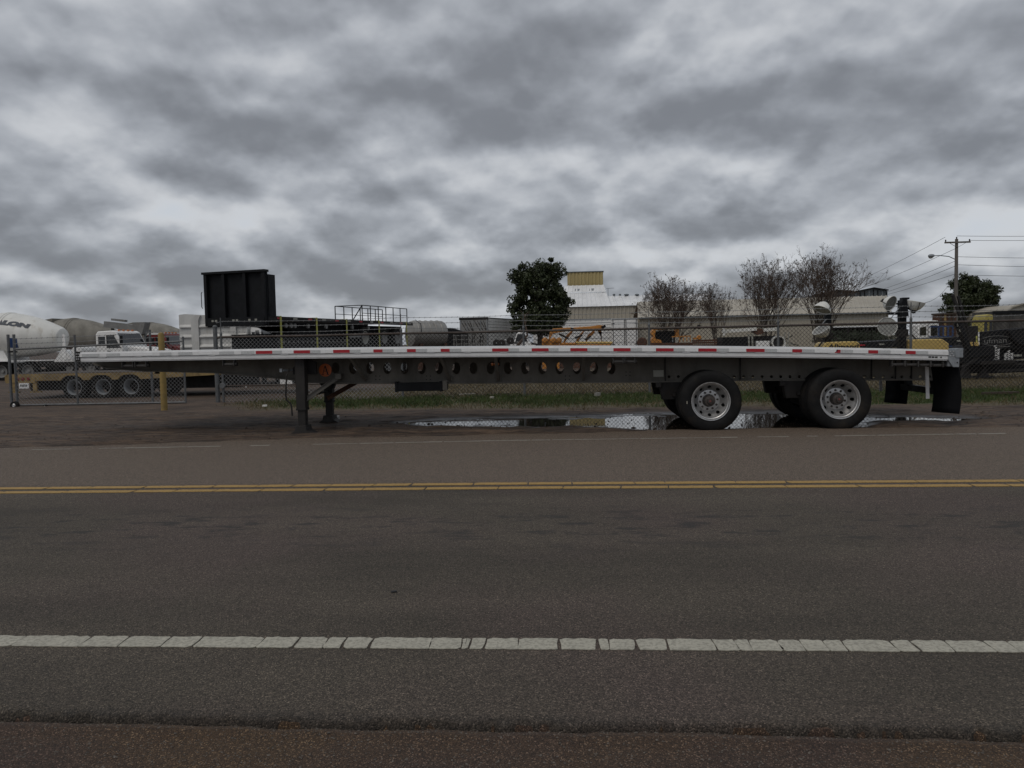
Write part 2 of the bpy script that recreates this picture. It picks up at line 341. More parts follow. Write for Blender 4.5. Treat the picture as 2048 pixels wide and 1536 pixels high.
# ------------------------------------------------------------------ ground, road, puddle
def dirt_edge(x):      # where the verge starts to cover the asphalt on the far side
    return np.interp(x, [-200, -14, -9, -4.5, 0, 3, 8, 200], [10.6, 10.9, 11.05, 11.75, 12.25, 12.42, 12.25, 12.2])
def puddle_depth(x, y):
    c = np.interp(x, [-3.4, 0.5, 2, 5, 6.9], [14.25, 14.1, 14.0, 13.95, 13.75])
    h = np.interp(x, [-3.6, -2.6, 0.6, 1.4, 4.6, 5.2, 7.0, 7.3], [0.0, 0.75, 1.15, 1.6, 1.55, 0.60, 0.42, 0.0])
    d = np.abs(y - c) / np.maximum(h, 1e-3)
    return np.clip(1.25 - d, 0, 1) * (h > 0.01)
def ground_h(x, y):
    x = np.asarray(x, float); y = np.asarray(y, float)
    e = dirt_edge(x) + 0.16 * fbm(x * 0.9, y * 0.3, 4, 3)
    near = -0.016 + 0.010 * fbm(x * 6, y * 6, 3, 11) - 0.10 * np.exp(-((y - 2.885 - 0.03 * fbm(x * 2.2, x * 0, 3, 21)) / 0.016) ** 2) + 0.012 * np.exp(-((y - 2.80 - 0.03 * fbm(x * 2.2, x * 0, 3, 21)) / 0.03) ** 2)
    near = np.where(y > 2.97, -0.09, near)
    rut = 0.046 * fbm(x * 0.7, y * 3.2, 4, 5) + 0.024 * fbm(x * 3.5, y * 5.0, 3, 8) + 0.007 * fbm(x * 11, y * 12, 2, 9)
    fade = np.clip((18 - y) / 2.5, 0.25, 1)
    verge = 0.022 + rut * fade + np.clip((y - 15.5) / 4, 0, 1) * 0.05
    lvl = puddle_depth(x, y)
    verge = verge - lvl * 0.060 - 0.02 * (lvl > 0) * lvl
    k = np.clip((y - e) / 0.35, -1, 1)
    verge = np.where(k < 0, -0.02 + 0.08 * k, -0.02 * (1 - np.minimum(k * 1.6, 1)) + verge * np.minimum(k * 1.6, 1))
    far = np.clip((y - 60) / 400, 0, 1)
    verge = verge * (1 - far)
    return np.where(y < 7, near, verge)

def axis(parts):
    out = []
    for a, b, st in parts: out.append(np.arange(a, b - 1e-6, st))
    out.append(np.array([parts[-1][1]])); return np.concatenate(out)
gx = axis([(-3000, -300, 300), (-300, -40, 20), (-40, -13, 0.6), (-13, 12, 0.055), (12, 40, 0.6), (40, 300, 20), (300, 3000, 300)])
gy = axis([(-200, -20, 30), (-20, 1.6, 1.2), (1.6, 2.8, 0.05), (2.8, 3.1, 0.012), (3.1, 10.4, 0.6), (10.4, 16.6, 0.05), (16.6, 24, 0.3), (24, 60, 3), (60, 400, 40), (400, 4000, 400)])
GX, GY = np.meshgrid(gx, gy); GZ = ground_h(GX, GY)
def grid_mesh(name, X, Y, Z, mat_):
    ny, nx = X.shape; me = bpy.data.meshes.new(name)
    co = np.stack([X, Y, Z], -1).reshape(-1, 3).astype(np.float32)
    idx = np.arange(nx * ny).reshape(ny, nx)
    q = np.stack([idx[:-1, :-1], idx[:-1, 1:], idx[1:, 1:], idx[1:, :-1]], -1).reshape(-1, 4).astype(np.int32)
    me.vertices.add(len(co)); me.vertices.foreach_set('co', co.ravel())
    me.loops.add(q.size); me.loops.foreach_set('vertex_index', q.ravel())
    me.polygons.add(len(q)); me.polygons.foreach_set('loop_start', np.arange(0, q.size, 4, dtype=np.int32))
    me.update(calc_edges=True); me.validate(); me.shade_smooth(); me.materials.append(mat_); return me
def fattr(me, name, val):
    a = me.attributes.new(name, 'FLOAT', 'POINT'); a.data.foreach_set('value', np.asarray(val, np.float32).ravel())

def green_mask(x, y):
    n = fbm(x * 0.8, y * 1.5, 4, 31)
    lo = np.interp(x, [-8.5, -6, 0, 10], [18.0, 17.0, 16.6, 16.2]); 
    g = np.clip((y - lo - n * 0.9) / 0.8, 0, 1) * np.clip((20.3 - y + n * 0.6) / 0.9, 0, 1)
    return g * np.clip((x + 8.3 + n) / 1.5, 0, 1) * np.clip(0.8 + 1.5 * fbm(x * 1.7, y * 2.6, 3, 37), 0.1, 1)
def grass_mask(x, y):     # any grass, green or dead
    n = fbm(x * 0.8, y * 1.5, 4, 33)
    lo = np.interp(x, [-8.5, -6, 0, 10], [17.6, 16.4, 16.0, 15.5])
    return np.clip((y - lo - n * 0.8) / 0.7, 0, 1) * np.clip((x + 8.8 + n - np.clip(y - 20, 0, 40) * 0.55) / 1.5, 0, 1)

def ground_material():
    m = bpy.data.materials.new('ground_soil'); m.use_nodes = True; T = NT(m.node_tree); b = m.node_tree.nodes['Principled BSDF']
    P_ = T.n('ShaderNodeNewGeometry').outputs['Position']
    def A(n): nd = T.n('ShaderNodeAttribute'); nd.attribute_name = n; return nd.outputs['Fac']
    n1 = T.noise(T.mapping(P_, (0.5, 1.5, 1)), 1.2, 9, 0.65); n2 = T.noise(P_, 14, 6, 0.65); n3 = T.noise(P_, 0.35, 4)
    mud = T.mixc(T.ramp(n1, [(0.33, 0), (0.68, 1)]), (0.036, 0.022, 0.014), (0.110, 0.072, 0.047))
    mud = T.mixc(T.ramp(n2, [(0.4, 0), (0.75, 0.65)]), mud, (0.125, 0.085, 0.058))
    mud = T.mixc(T.ramp(T.noise(T.mapping(P_, (0.22, 2.6, 1)), 5, 8, 0.7), [(0.46, 0), (0.56, 0.9)]), mud, (0.020, 0.0135, 0.010))
    mud = T.mixc(T.ramp(T.noise(T.mapping(P_, (0.3, 2.0, 1), (9, 9, 0)), 9, 8, 0.75), [(0.53, 0), (0.63, 0.85)]), mud, (0.150, 0.104, 0.070))
    mud = T.mixc(A('wet'), mud, (0.022, 0.017, 0.014))
    dry = T.mixc(T.ramp(T.noise(P_, 3.0, 8, 0.7), [(0.3, 0), (0.7, 1)]), (0.055, 0.045, 0.024), (0.118, 0.097, 0.056))
    grn = T.mixc(T.ramp(T.noise(P_, 4.0, 8, 0.7), [(0.3, 0), (0.75, 1)]), (0.028, 0.046, 0.014), (0.075, 0.095, 0.032))
    c = T.mixc(A('grass'), mud, dry); c = T.mixc(A('green'), c, grn)
    vor = T.n('ShaderNodeTexVoronoi'); vor.inputs['Scale'].default_value = 200; T.l(P_, vor.inputs['Vector'])
    sepc = T.n('ShaderNodeSeparateColor'); T.l(vor.outputs['Color'], sepc.inputs[0])
    chip = T.ramp(sepc.outputs[0], [(0.0, (0.030, 0.023, 0.018)), (0.55, (0.066, 0.047, 0.032)), (0.9, (0.110, 0.082, 0.058)), (1.0, (0.27, 0.22, 0.17))])
    tint = T.mixc(T.ramp(T.noise(P_, 0.9, 4), [(0.4, 0), (0.6, 1)]), (0.8, 0.72, 0.78), (1.0, 0.88, 0.70))
    chip = T.mixc(1.0, chip, tint, 'MULTIPLY'); chip = T.mixc(1.0, chip, (1.0, 0.93, 0.86), 'MULTIPLY')
    c = T.mixc(A('shoulder'), c, chip)
    T.l(c, b.inputs['Base Color'])
    rr = T.math('SUBTRACT', 0.9, T.math('MULTIPLY', A('wet'), 0.62)); T.l(rr, b.inputs['Roughness'])
    bp = T.n('ShaderNodeBump'); bp.inputs['Strength'].default_value = 0.7; bp.inputs['Distance'].default_value = 0.012
    hh = T.math('ADD', T.noise(P_, 35, 5, 0.7), T.math('MULTIPLY', T.math('MULTIPLY', vor.outputs['Distance'], A('shoulder')), -0.9))
    T.l(hh, bp.inputs['Height']); T.l(bp.outputs[0], b.inputs['Normal'])
    return m
gme = grid_mesh('ground', GX, GY, GZ, ground_material())
fattr(gme, 'green', green_mask(GX, GY)); fattr(gme, 'grass', grass_mask(GX, GY))
WATER = -0.016
wet = np.clip((0.055 - (GZ - WATER)) / 0.05, 0, 1) * np.clip(puddle_depth(GX, GY * 1.0) * 3 + 0.25 * np.exp(-((GY - 13.6) / 2.2) ** 2), 0, 1)
fattr(gme, 'wet', wet); fattr(gme, 'shoulder', (GY < 5).astype(float))
ground = bpy.data.objects.new('ground', gme); col.objects.link(ground); ground['kind'] = 'structure'

pm = bpy.data.materials.new('puddle_water'); pm.use_nodes = True
T = NT(pm.node_tree); b = pm.node_tree.nodes['Principled BSDF']; b.inputs['Base Color'].default_value = (0.018, 0.014, 0.010, 1)
b.inputs['Roughness'].default_value = 0.02; b.inputs['IOR'].default_value = 1.33
bp = T.n('ShaderNodeBump'); bp.inputs['Strength'].default_value = 0.05; bp.inputs['Distance'].default_value = 0.004
T.l(T.noise(T.mapping(T.n('ShaderNodeNewGeometry').outputs['Position'], (1, 1.6, 1)), 7, 3), bp.inputs['Height']); T.l(bp.outputs[0], b.inputs['Normal'])
o = MB().add([(-3.9, 12.2, WATER), (7.6, 12.2, WATER), (7.6, 16.0, WATER), (-3.9, 16.0, WATER)], [(0, 1, 2, 3)]).build('puddle', pm); o['kind'] = 'structure'

def asphalt_material():
    m = bpy.data.materials.new('road_asphalt'); m.use_nodes = True; T = NT(m.node_tree); b = m.node_tree.nodes['Principled BSDF']
    P_ = T.n('ShaderNodeNewGeometry').outputs['Position']
    big = T.noise(T.mapping(P_, (0.22, 1, 1)), 1.1, 6, 0.6); tint = T.noise(P_, 0.45, 3)
    base = T.mixc(T.ramp(big, [(0.3, 0), (0.7, 1)]), (0.052, 0.043, 0.0325), (0.102, 0.084, 0.064))
    base = T.mixc(T.ramp(tint, [(0.45, 0), (0.62, 0.6)]), base, (0.094, 0.068, 0.059))
    sepp = T.n('ShaderNodeSeparateXYZ'); T.l(P_, sepp.inputs[0])
    far = T.ramp(T.math('DIVIDE', sepp.outputs[1], 14.0), [(0.555, 0.0), (0.575, 1.0)])      # the far lane was laid apart, a little browner
    base = T.mixc(T.math('MULTIPLY', far, 0.85), base, (0.150, 0.117, 0.090))
    edge_d = T.ramp(T.math('ADD', T.math('DIVIDE', sepp.outputs[1], 14.0), T.math('MULTIPLY', T.math('SUBTRACT', big, 0.5), 0.02)), [(0.80, 0.0), (0.865, 0.75)])
    base = T.mixc(edge_d, base, (0.140, 0.104, 0.075))
    edge_dark = T.n('ShaderNodeMapRange'); edge_dark.inputs['From Min'].default_value = 2.955; edge_dark.inputs['From Max'].default_value = 2.905; T.l(T.math('ADD', sepp.outputs[1], T.math('MULTIPLY', T.math('SUBTRACT', T.noise(P_, 3, 5), 0.5), 0.10)), edge_dark.inputs['Value'])
    base = T.mixc(T.math('MULTIPLY', edge_dark.outputs[0], 0.45), base, (0.020, 0.018, 0.017))      # broken edge: bitumen tone plus the crevice's shade painted into the colour
    v1 = T.n('ShaderNodeTexVoronoi'); v1.inputs['Scale'].default_value = 175; T.l(P_, v1.inputs['Vector'])
    sc1 = T.n('ShaderNodeSeparateColor'); T.l(v1.outputs['Color'], sc1.inputs[0])
    chips = T.ramp(sc1.outputs[0], [(0.0, 0.10), (0.45, 0.27), (0.80, 0.42), (0.955, 0.62), (1.0, 1.0)])
    ch3 = T.n('ShaderNodeVectorMath', operation='SCALE'); T.l(chips, ch3.inputs[0]); ch3.inputs['Scale'].default_value = 3.0
    base = T.mixc(1.0, base, ch3.outputs[0], 'MULTIPLY')
    # oil and damp spots in the wheel tracks
    st = T.noise(T.mapping(P_, (0.8, 2.2, 1), (4, 0, 0)), 2.6, 7, 0.7)
    lane = T.ramp(T.math('ABSOLUTE', T.math('SUBTRACT', sepp.outputs[1], 6.1)), [(0.2, 1.0), (1.0, 0.0)])
    stain = T.math('MULTIPLY', T.ramp(st, [(0.525, 0), (0.60, 1)]), lane)
    base = T.mixc(T.math('MULTIPLY', stain, 0.85), base, (0.030, 0.027, 0.026))
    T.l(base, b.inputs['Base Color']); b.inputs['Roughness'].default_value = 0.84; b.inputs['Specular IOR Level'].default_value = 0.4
    bp = T.n('ShaderNodeBump'); bp.inputs['Strength'].default_value = 0.75; bp.inputs['Distance'].default_value = 0.006
    T.l(T.math('ADD', T.math('MULTIPLY', v1.outputs['Distance'], -1.3), T.noise(P_, 25, 4)), bp.inputs['Height']); T.l(bp.outputs[0], b.inputs['Normal'])
    return m
M['asphalt'] = asphalt_material()
rx = axis([(-400, -60, 20), (-60, -12, 1.0), (-12, -4, 0.1), (-4, 4, 0.025), (4, 12, 0.1), (12, 60, 1.0), (60, 400, 20)])
edge = 2.905 + 0.03 * fbm(rx * 2.2, rx * 0, 3, 21)
jag = 0.020 * fbm(rx * 18, rx * 0, 4, 22)
rows = []
for off, z, j in ((-0.016, -0.11, 1.2), (-0.008, -0.045, 1.6), (0.000, -0.014, 1.6), (0.012, -0.005, 1.2), (0.05, -0.001, 0.5), (0.22, 0, 0)):
    rows.append((edge + off + jag * j, z + 0.006 * j * fbm(rx * 14, rx * 0 + off * 40, 3, 23)))
far_e = dirt_edge(rx) + 0.25
for k in range(1, 13):
    rows.append((3.2 + (far_e - 3.2) * k / 12, np.zeros_like(rx)))
RX = np.stack([rx] * len(rows)); RY = np.stack([r[0] for r in rows]); RZ = np.stack([r[1] + 0 * rx for r in rows])
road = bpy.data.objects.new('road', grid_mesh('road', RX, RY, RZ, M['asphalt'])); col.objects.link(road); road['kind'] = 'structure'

# painted lines: every slab between two cracks is a piece of its own
def paint_mat(name, c, wear):
    m = bpy.data.materials.new(name); m.use_nodes = True; T = NT(m.node_tree); b = m.node_tree.nodes['Principled BSDF']
    P_ = T.n('ShaderNodeNewGeometry').outputs['Position']
    cc = T.mixc(T.ramp(T.noise(P_, 9, 7, 0.65), [(0.3, 0), (0.75, 1)]), tuple(x * 0.80 for x in c), c)
    v1 = T.n('ShaderNodeTexVoronoi'); v1.inputs['Scale'].default_value = 130; T.l(P_, v1.inputs['Vector'])
    cc = T.mixc(T.ramp(T.noise(P_, 55, 5, 0.7), [(wear, 0.55), (wear + 0.12, 0)]), cc, tuple(x * 0.35 for x in c))
    T.l(cc, b.inputs['Base Color']); b.inputs['Roughness'].default_value = 0.7
    bp = T.n('ShaderNodeBump'); bp.inputs['Strength'].default_value = 0.35; bp.inputs['Distance'].default_value = 0.004
    T.l(v1.outputs['Distance'], bp.inputs['Height']); T.l(bp.outputs[0], b.inputs['Normal'])
    return m
M['paint_white'] = paint_mat('white_road_paint', (0.45, 0.43, 0.355), 0.42)
M['paint_yellow'] = paint_mat('yellow_road_paint', (0.43, 0.27, 0.075), 0.43)
M['paint_thin'] = paint_mat('worn_white_road_paint', (0.34, 0.31, 0.265), 0.47)
def paint_piece(parent, x0t, x1t, x0b, x1b, yt, yb, m, jit, gap):
    n = max(2, min(16, int(abs(x1b - x0b) / 0.03))); ch = min(0.016, (yt - yb) * 0.14)
    P_ = []; r4 = [ch * rnd.choice((0.15, 0.5, 1.0)) for _ in range(4)]
    P_.append((x0b + gap, yb + r4[0])); P_.append((x0b + gap + r4[0], yb))
    for k in range(1, n): P_.append((x0b + (x1b - x0b) * k / n, yb + rnd.uniform(-jit, jit) * 0.4))
    P_.append((x1b - gap - r4[1], yb)); P_.append((x1b - gap, yb + r4[1]))
    P_.append((x1b + (x1t - x1b) * .5 - gap + rnd.uniform(-jit, jit) * 0.6, (yt + yb) / 2))
    P_.append((x1t - gap, yt - r4[2])); P_.append((x1t - gap - r4[2] * 1.4, yt))
    for k in range(n - 1, 0, -1): P_.append((x0t + (x1t - x0t) * k / n, yt + rnd.uniform(-jit, jit)))
    P_.append((x0t + gap + r4[3] * 1.4, yt)); P_.append((x0t + gap, yt - r4[3]))
    P_.append((x0b + (x0t - x0b) * .5 + gap + rnd.uniform(-jit, jit) * 0.6, (yt + yb) / 2))
    mb = MB(); mb.prism(P_, lambda a, b, d: (a, b, d), 0.001, 0.0045)
    return mb.build('paint_piece', m, parent, recalc=True)
line = bpy.data.objects.new('edge_line', None); col.objects.link(line); line.parent = road
topx = [47, 181, 257, 342, 404, 531, 600, 659, 694, 750, 865, 925, 944, 974, 1038, 1117, 1194, 1217, 1268, 1331, 1421, 1464, 1493, 1549, 1594, 1639, 1676, 1771, 1811, 1879, 1956, 2001]
YN = lambda x: 3.662 + 0.0098 * x
cr_t = [on_ground(p, 1277).x for p in topx]
xs = [cr_t[0] - 6.0]
while xs[-1] < cr_t[0] - 0.45: xs.append(xs[-1] + rnd.uniform(0.12, 0.42))
xs = xs[:-1] + cr_t
while xs[-1] < 9: xs.append(xs[-1] + rnd.uniform(0.12, 0.42))
for a, c in zip(xs[:-1], xs[1:]):
    ym = YN((a + c) / 2); g = rnd.choice((0.003, 0.004, 0.006))
    paint_piece(line, a, c, a + rnd.uniform(-.008, .012), c + rnd.uniform(-.008, .012), ym + 0.066, ym - 0.066, M['paint_white'], 0.0075, g)
for nm, dy in (('centre_line', -0.115), ('centre_line', 0.115)):
    line = bpy.data.objects.new(nm, None); col.objects.link(line); line.parent = road
    x = -13.0
    while x < 11:
        L = rnd.uniform(0.3, 0.75); ym = 7.76 + dy + np.interp(x, [-8, -1, 6], [-0.09, 0.03, 0.0])
        sl = rnd.uniform(-0.02, 0.02)
        paint_piece(line, x, x + L, x + sl, x + L + sl, ym + 0.058, ym - 0.058, M['paint_yellow'], 0.006, rnd.choice((0.004, 0.007, 0.010))); x += L
line = bpy.data.objects.new('far_edge_line', None); col.objects.link(line); line.parent = road
x = -14.0
while x < 14:
    L = rnd.uniform(0.06, 0.5); ym = np.interp(x, [-9, -5, -1, 3, 6.6, 14], [10.9, 11.13, 11.43, 11.53, 11.63, 11.7])
    keep = 0.5 if x < -4 else (0.93 if x < 2 else 0.8)
    ym2 = np.interp(x + L, [-9, -5, -1, 3, 6.6, 14], [10.9, 11.13, 11.43, 11.53, 11.63, 11.7])
    if rnd.random() < keep:
        wd = rnd.uniform(0.012, 0.04)
        n = 8; t_ = [(x + L * k / n, ym + (ym2 - ym) * k / n) for k in range(n + 1)]
        P_ = [(p, q - wd + rnd.uniform(-.012, .012)) for p, q in t_] + [(p, q + wd + rnd.uniform(-.012, .012)) for p, q in reversed(t_)]
        MB().prism(P_, lambda a, b, d: (a, b, d), 0.001, 0.004).build('paint_piece', M['paint_thin'], line)
    x += L + rnd.choice((0.0, 0.01, 0.03))

# loose stones along the broken edge and on the verge
def scatter_stones(name, pts, sizes, m):
    base = np.array([(1, 0, 0), (-1, 0, 0), (0, 1, 0), (0, -1, 0), (0, 0, 1), (0, 0, -1)], float)
    tri = np.array([(0, 2, 4), (2, 1, 4), (1, 3, 4), (3, 0, 4), (2, 0, 5), (1, 2, 5), (3, 1, 5), (0, 3, 5)])
    n = len(pts); V = base[None] * (sizes[:, None, None] * nr.uniform(0.6, 1.25, (n, 6, 1)))
    a = nr.uniform(0, 6.28, n); c, s = np.cos(a)[:, None], np.sin(a)[:, None]
    X = V[..., 0] * c - V[..., 1] * s; Y = V[..., 0] * s + V[..., 1] * c; Z = V[..., 2] * 0.6
    co = np.stack([X + pts[:, :1], Y + pts[:, 1:2], Z + pts[:, 2:3]], -1).reshape(-1, 3)
    fc = (tri[None] + (np.arange(n) * 6)[:, None, None]).reshape(-1, 3)
    me = bpy.data.meshes.new(name); me.from_pydata(co.tolist(), [], fc.tolist()); me.materials.append(m)
    o = bpy.data.objects.new(name, me); col.objects.link(o); return o
M['stone'] = mat('small_stones', (0.11, 0.095, 0.08), 0.85, 0, 0.6, 60)
n = 9000
px = nr.uniform(-2.8, 2.6, n); py = np.where(nr.random(n) < 0.6, 2.86 - np.abs(nr.normal(0, 0.35, n)), 2.93 + np.abs(nr.normal(0, 0.12, n)))
pz = np.where(py < 2.9, ground_h(px, py) + 0.001, -0.004)
o = scatter_stones('gravel', np.stack([px, py, pz], -1), np.clip(nr.lognormal(-5.75, 0.38, n), 0.0014, 0.008), M['stone'])
tag(o, 'loose grit and small stones along the broken asphalt edge', 'gravel', kind='stuff')
n = 2600
px = nr.uniform(-12, 9, n); py = dirt_edge(px) + np.abs(nr.normal(0, 1.6, n)) - 0.1; pz = np.maximum(ground_h(px, py), -0.01)
o = scatter_stones('clods', np.stack([px, py, pz], -1), np.clip(nr.lognormal(-4.7, 0.6, n), 0.004, 0.035), M['wood'])
tag(o, 'clods of dark mud strewn over the muddy verge', 'mud', kind='stuff')

# grass
def blades(name, n, xr, yr, mask, hmin, hmax, m, wid=0.006):
    x = nr.uniform(*xr, n * 3); y = nr.uniform(*yr, n * 3); k = nr.random(n * 3) < mask(x, y); x = x[k][:n]; y = y[k][:n]; n = len(x)
    z = ground_h(x, y) - 0.004; h = nr.uniform(hmin, hmax, n) * (0.6 + 0.8 * nr.random(n)); a = nr.uniform(0, 6.28, n)
    lx = nr.normal(0, 0.45, n) * h; ly = nr.normal(0, 0.45, n) * h; dx = np.cos(a) * wid; dy = np.sin(a) * wid
    p0 = np.stack([x - dx, y - dy, z], -1); p1 = np.stack([x + dx, y + dy, z], -1); p2 = np.stack([x + lx * .4 + dx * .6, y + ly * .4 + dy * .6, z + h * .6], -1)
    p3 = np.stack([x + lx, y + ly, z + h], -1)
    co = np.stack([p0, p1, p2, p3], 1).reshape(-1, 3); i = np.arange(n)[:, None] * 4
    fc = np.concatenate([i + np.array([[0, 1, 2]]), i + np.array([[0, 2, 3]])], 0)
    me = bpy.data.meshes.new(name); me.from_pydata(co.tolist(), [], fc.tolist()); me.materials.append(m)
    o = bpy.data.objects.new(name, me); col.objects.link(o); return o
M['grass_green'] = mat('grass_blade', (0.044, 0.066, 0.017), 0.6, 0, 0.45, 2.5, spec=0.3)
M['grass_dry'] = mat('dead_grass_blade', (0.125, 0.101, 0.056), 0.75, 0, 0.4, 2.5, spec=0.2)
tag(blades('grass', 42000, (-9.5, 15), (15.8, 20.8), green_mask, 0.03, 0.10, M['grass_green']), 'strip of green grass growing along the foot of the chain link fence', 'grass', kind='stuff')
tag(blades('dead_grass', 46000, (-9, 16), (15.3, 30), lambda x, y: grass_mask(x, y) * (1 - 0.85 * green_mask(x, y)) * np.clip(1.2 - (y - 19) / 14, 0.2, 1), 0.03, 0.09, M['grass_dry'], 0.007),
    'dead straw coloured grass beside the mud and behind the fence', 'grass', kind='stuff')
# ------------------------------------------------------------------ the flatbed trailer
YN0, YF0 = 12.40, 14.99                 # near and far side of the bed
_pts = [at(a, b, YN0) for a, b in ((150, 705), (300, 701.5), (560, 698), (800, 695), (1040, 693), (1400, 693), (1640, 695.5), (1895, 699.5))]
_zc = np.polyfit([p.x for p in _pts], [p.z for p in _pts], 3)
def zt(x): return float(np.polyval(_zc, x))      # top of the side rail: the bed is arched
X0, X1 = at(160, 705, YN0).x, at(1896, 700, YN0).x
SX = lambda px, Y=YN0, py=715: at(px, py, Y).x
trailer = thing('flatbed_trailer', 'long silver aluminium flatbed trailer with two spread axles parked alone beside the road', 'trailer', ((X0 + X1) / 2, 13.7, 0))
def T_(mb, name, m, parent=trailer, bev=0, **k):
    o = mb.build(name, m, parent, world=True, **k)
    if bev: bevel(o, bev)
    return o
def along(mb, prof, x0, x1, n=40, zf=zt, close=True):
    """closed profile (y, dz) swept along the bed's arch"""
    m_ = len(prof); V = []; F_ = []
    for i in range(n + 1):
        x = x0 + (x1 - x0) * i / n
        V += [(x, y, zf(x) + d) for y, d in prof]
    for i in range(n):
        for k in range(m_):
            a = i * m_ + k; b = i * m_ + (k + 1) % m_; F_.append((a, b, b + m_, a + m_))
    F_ += [tuple(range(m_))[::-1], tuple(n * m_ + k for k in range(m_))]
    return mb.add(V, F_)
rail_prof = [(0, -0.004), (0.004, 0), (0.09, 0), (0.09, -0.15), (0.03, -0.166), (0.012, -0.166), (0.012, -0.148), (0.0, -0.146), (0.0, -0.098), (0.016, -0.094), (0.016, -0.086), (-0.020, -0.082), (-0.020, -0.024), (0, -0.020)]
near_rail = T_(along(MB(), [(YN0 + y, d) for y, d in rail_prof], X0, X1), 'side_rail', M['alu_rail'], smooth=20)
T_(along(MB(), [(YF0 - y, d) for y, d in rail_prof][::-1], X0, X1), 'side_rail', M['alu_rail'], smooth=20)
# deck planks
nw = 11
for k in range(nw):
    y0 = YN0 + 0.092 + (YF0 - YN0 - 0.184) * k / nw; y1 = YN0 + 0.092 + (YF0 - YN0 - 0.184) * (k + 1) / nw - 0.006
    T_(along(MB(), [(y0, -0.004), (y1, -0.004), (y1, -0.035), (y0, -0.035)], X0, X1, 24), 'deck_plank', M['alu_deck'])
# cross members under the planks
for k in range(30):
    x = X0 + 0.25 + (X1 - X0 - 0.5) * k / 29
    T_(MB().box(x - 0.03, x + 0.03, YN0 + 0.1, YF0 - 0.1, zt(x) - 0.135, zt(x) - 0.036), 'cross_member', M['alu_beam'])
# reflective tape: red, then white
reds = [(513, 546), (588.6, 621.3), (667.6, 700.5), (748, 766), (815, 832.4), (882.3, 900), (985, 1017.6), (1064, 1097.6), (1141, 1175), (1227, 1261),
        (1311.8, 1347), (1396.4, 1432.8), (1492, 1528.6), (1583.8, 1603.3), (1667.8, 1680), (1735.5, 1755), (1810, 1830)]
def tape(xa, xb, m, name, top=-0.028, bot=-0.078, skew=0):
    mb = MB(); n = 3; V = []; y = YN0 - 0.0225
    for i in range(n + 1):
        x = xa + (xb - xa) * i / n; V += [(x, y, zt(x) + bot), (x + (skew if i == 0 else 0), y, zt(x) + top)]
    mb.add(V, [(2 * i, 2 * i + 2, 2 * i + 3, 2 * i + 1) for i in range(n)]); return T_(mb, name, m, near_rail, recalc=False)
for k, (a, b_) in enumerate(reds):
    xa, xb = SX(a), SX(b_)
    tape(xa, xb, M['tape_red'], 'red_tape', skew=0.06 if k == 14 else 0)
    nx = SX(reds[k + 1][0]) if k + 1 < len(reds) else SX(1885)
    L = min(0.19, (nx - xb) * 0.45)
    tape(xb + 0.003, xb + L, M['tape_white'], 'white_tape')
    tape(xb + L + 0.004, nx - 0.006, M['tape_pale'], 'pale_tape')
x = SX(166)
while x < SX(505):
    L = rnd.uniform(0.2, 0.36); tape(x, min(x + L, SX(510)), M['tape_pale'] if rnd.random() < .5 else M['tape_white'], 'pale_tape', -0.030, -0.076); x += L + rnd.choice((0.004, 0.12))
# stake pockets hanging from the rub rail
px_ = 205
while px_ < 1880:
    x = SX(px_); z = zt(x)
    mb = MB(); mb.prism([(-0.085, -0.084), (0.085, -0.084), (0.05, -0.100), (-0.05, -0.100)], lambda a, b, d: (x + a, d, z + b), YN0 - 0.010, YN0 + 0.02)
    T_(mb, 'stake_pocket', M['alu_rail'], near_rail); px_ += 73
# end plates
xe = X1
plate = [(-0.01, 0.005), (0.26, 0.0), (0.26, -0.255), (0.13, -0.255), (0.05, -0.17), (-0.01, -0.15)]
ep = T_(MB().prism([(a, b) for a, b in [(0, -.004), (0.165, -0.004), (0.165, -0.27), (0.075, -0.27), (0.0, -0.155)]], lambda a, b, d: (xe + a, d, zt(xe) + b), YN0 - 0.012, YN0 + 0.03), 'end_plate', M['galv'], bev=0.003)
bm_ = MB().lathe([(0.0, -0.010), (0.010, -0.009), (0.013, 0.0)], 8, AXY).mesh('bolt'); bm_.materials.append(M['rim'])
tl = trailer.location
for a, b in ((0.03, -0.03), (0.075, -0.03), (0.052, -0.062), (0.03, -0.095), (0.075, -0.095)):
    place(bm_, 'bolt', ep, Vector((xe + a, YN0 - 0.012, zt(xe) + b)) - tl)
T_(MB().lathe([(0.0, -0.004), (0.012, -0.003), (0.013, 0.0)], 8, shift(AXY, xe + 0.135, YN0 - 0.013, zt(xe) - 0.20)), 'plate_hole', M['ink'], ep)
T_(MB().box(xe + 0.10, xe + 0.215, YN0 - 0.03, YN0 + 0.20, zt(xe) - 0.125, zt(xe) + 0.02), 'dock_bumper', M['galv'], bev=0.006)
T_(MB().box(xe + 0.012, xe + 0.16, YN0 + 0.03, YF0 - 0.03, zt(xe) - 0.26, zt(xe) - 0.006), 'rear_sill', M['galv'], bev=0.006)
T_(MB().prism([(0, -.004), (0.165, -0.004), (0.165, -0.27), (0.075, -0.27), (0.0, -0.155)], lambda a, b, d: (xe + a, d, zt(xe) + b), YF0 - 0.03, YF0 + 0.012), 'end_plate', M['galv'], bev=0.003)
fp = T_(MB().box(X0 - 0.075, X0, YN0 - 0.012, YN0 + 0.05, zt(X0) - 0.152, zt(X0) + 0.012), 'front_corner_plate', M['dark_steel'], bev=0.003)
for a in (-0.055, -0.022):
    for b in (-0.03, -0.075, -0.115): place(bm_, 'bolt', fp, Vector((X0 + a, YN0 - 0.012, zt(X0) + b)) - tl)
T_(MB().box(X0 - 0.07, X0, YN0 + 0.05, YF0 - 0.05, zt(X0) - 0.15, zt(X0) - 0.004), 'front_sill', M['alu_beam'], bev=0.004)
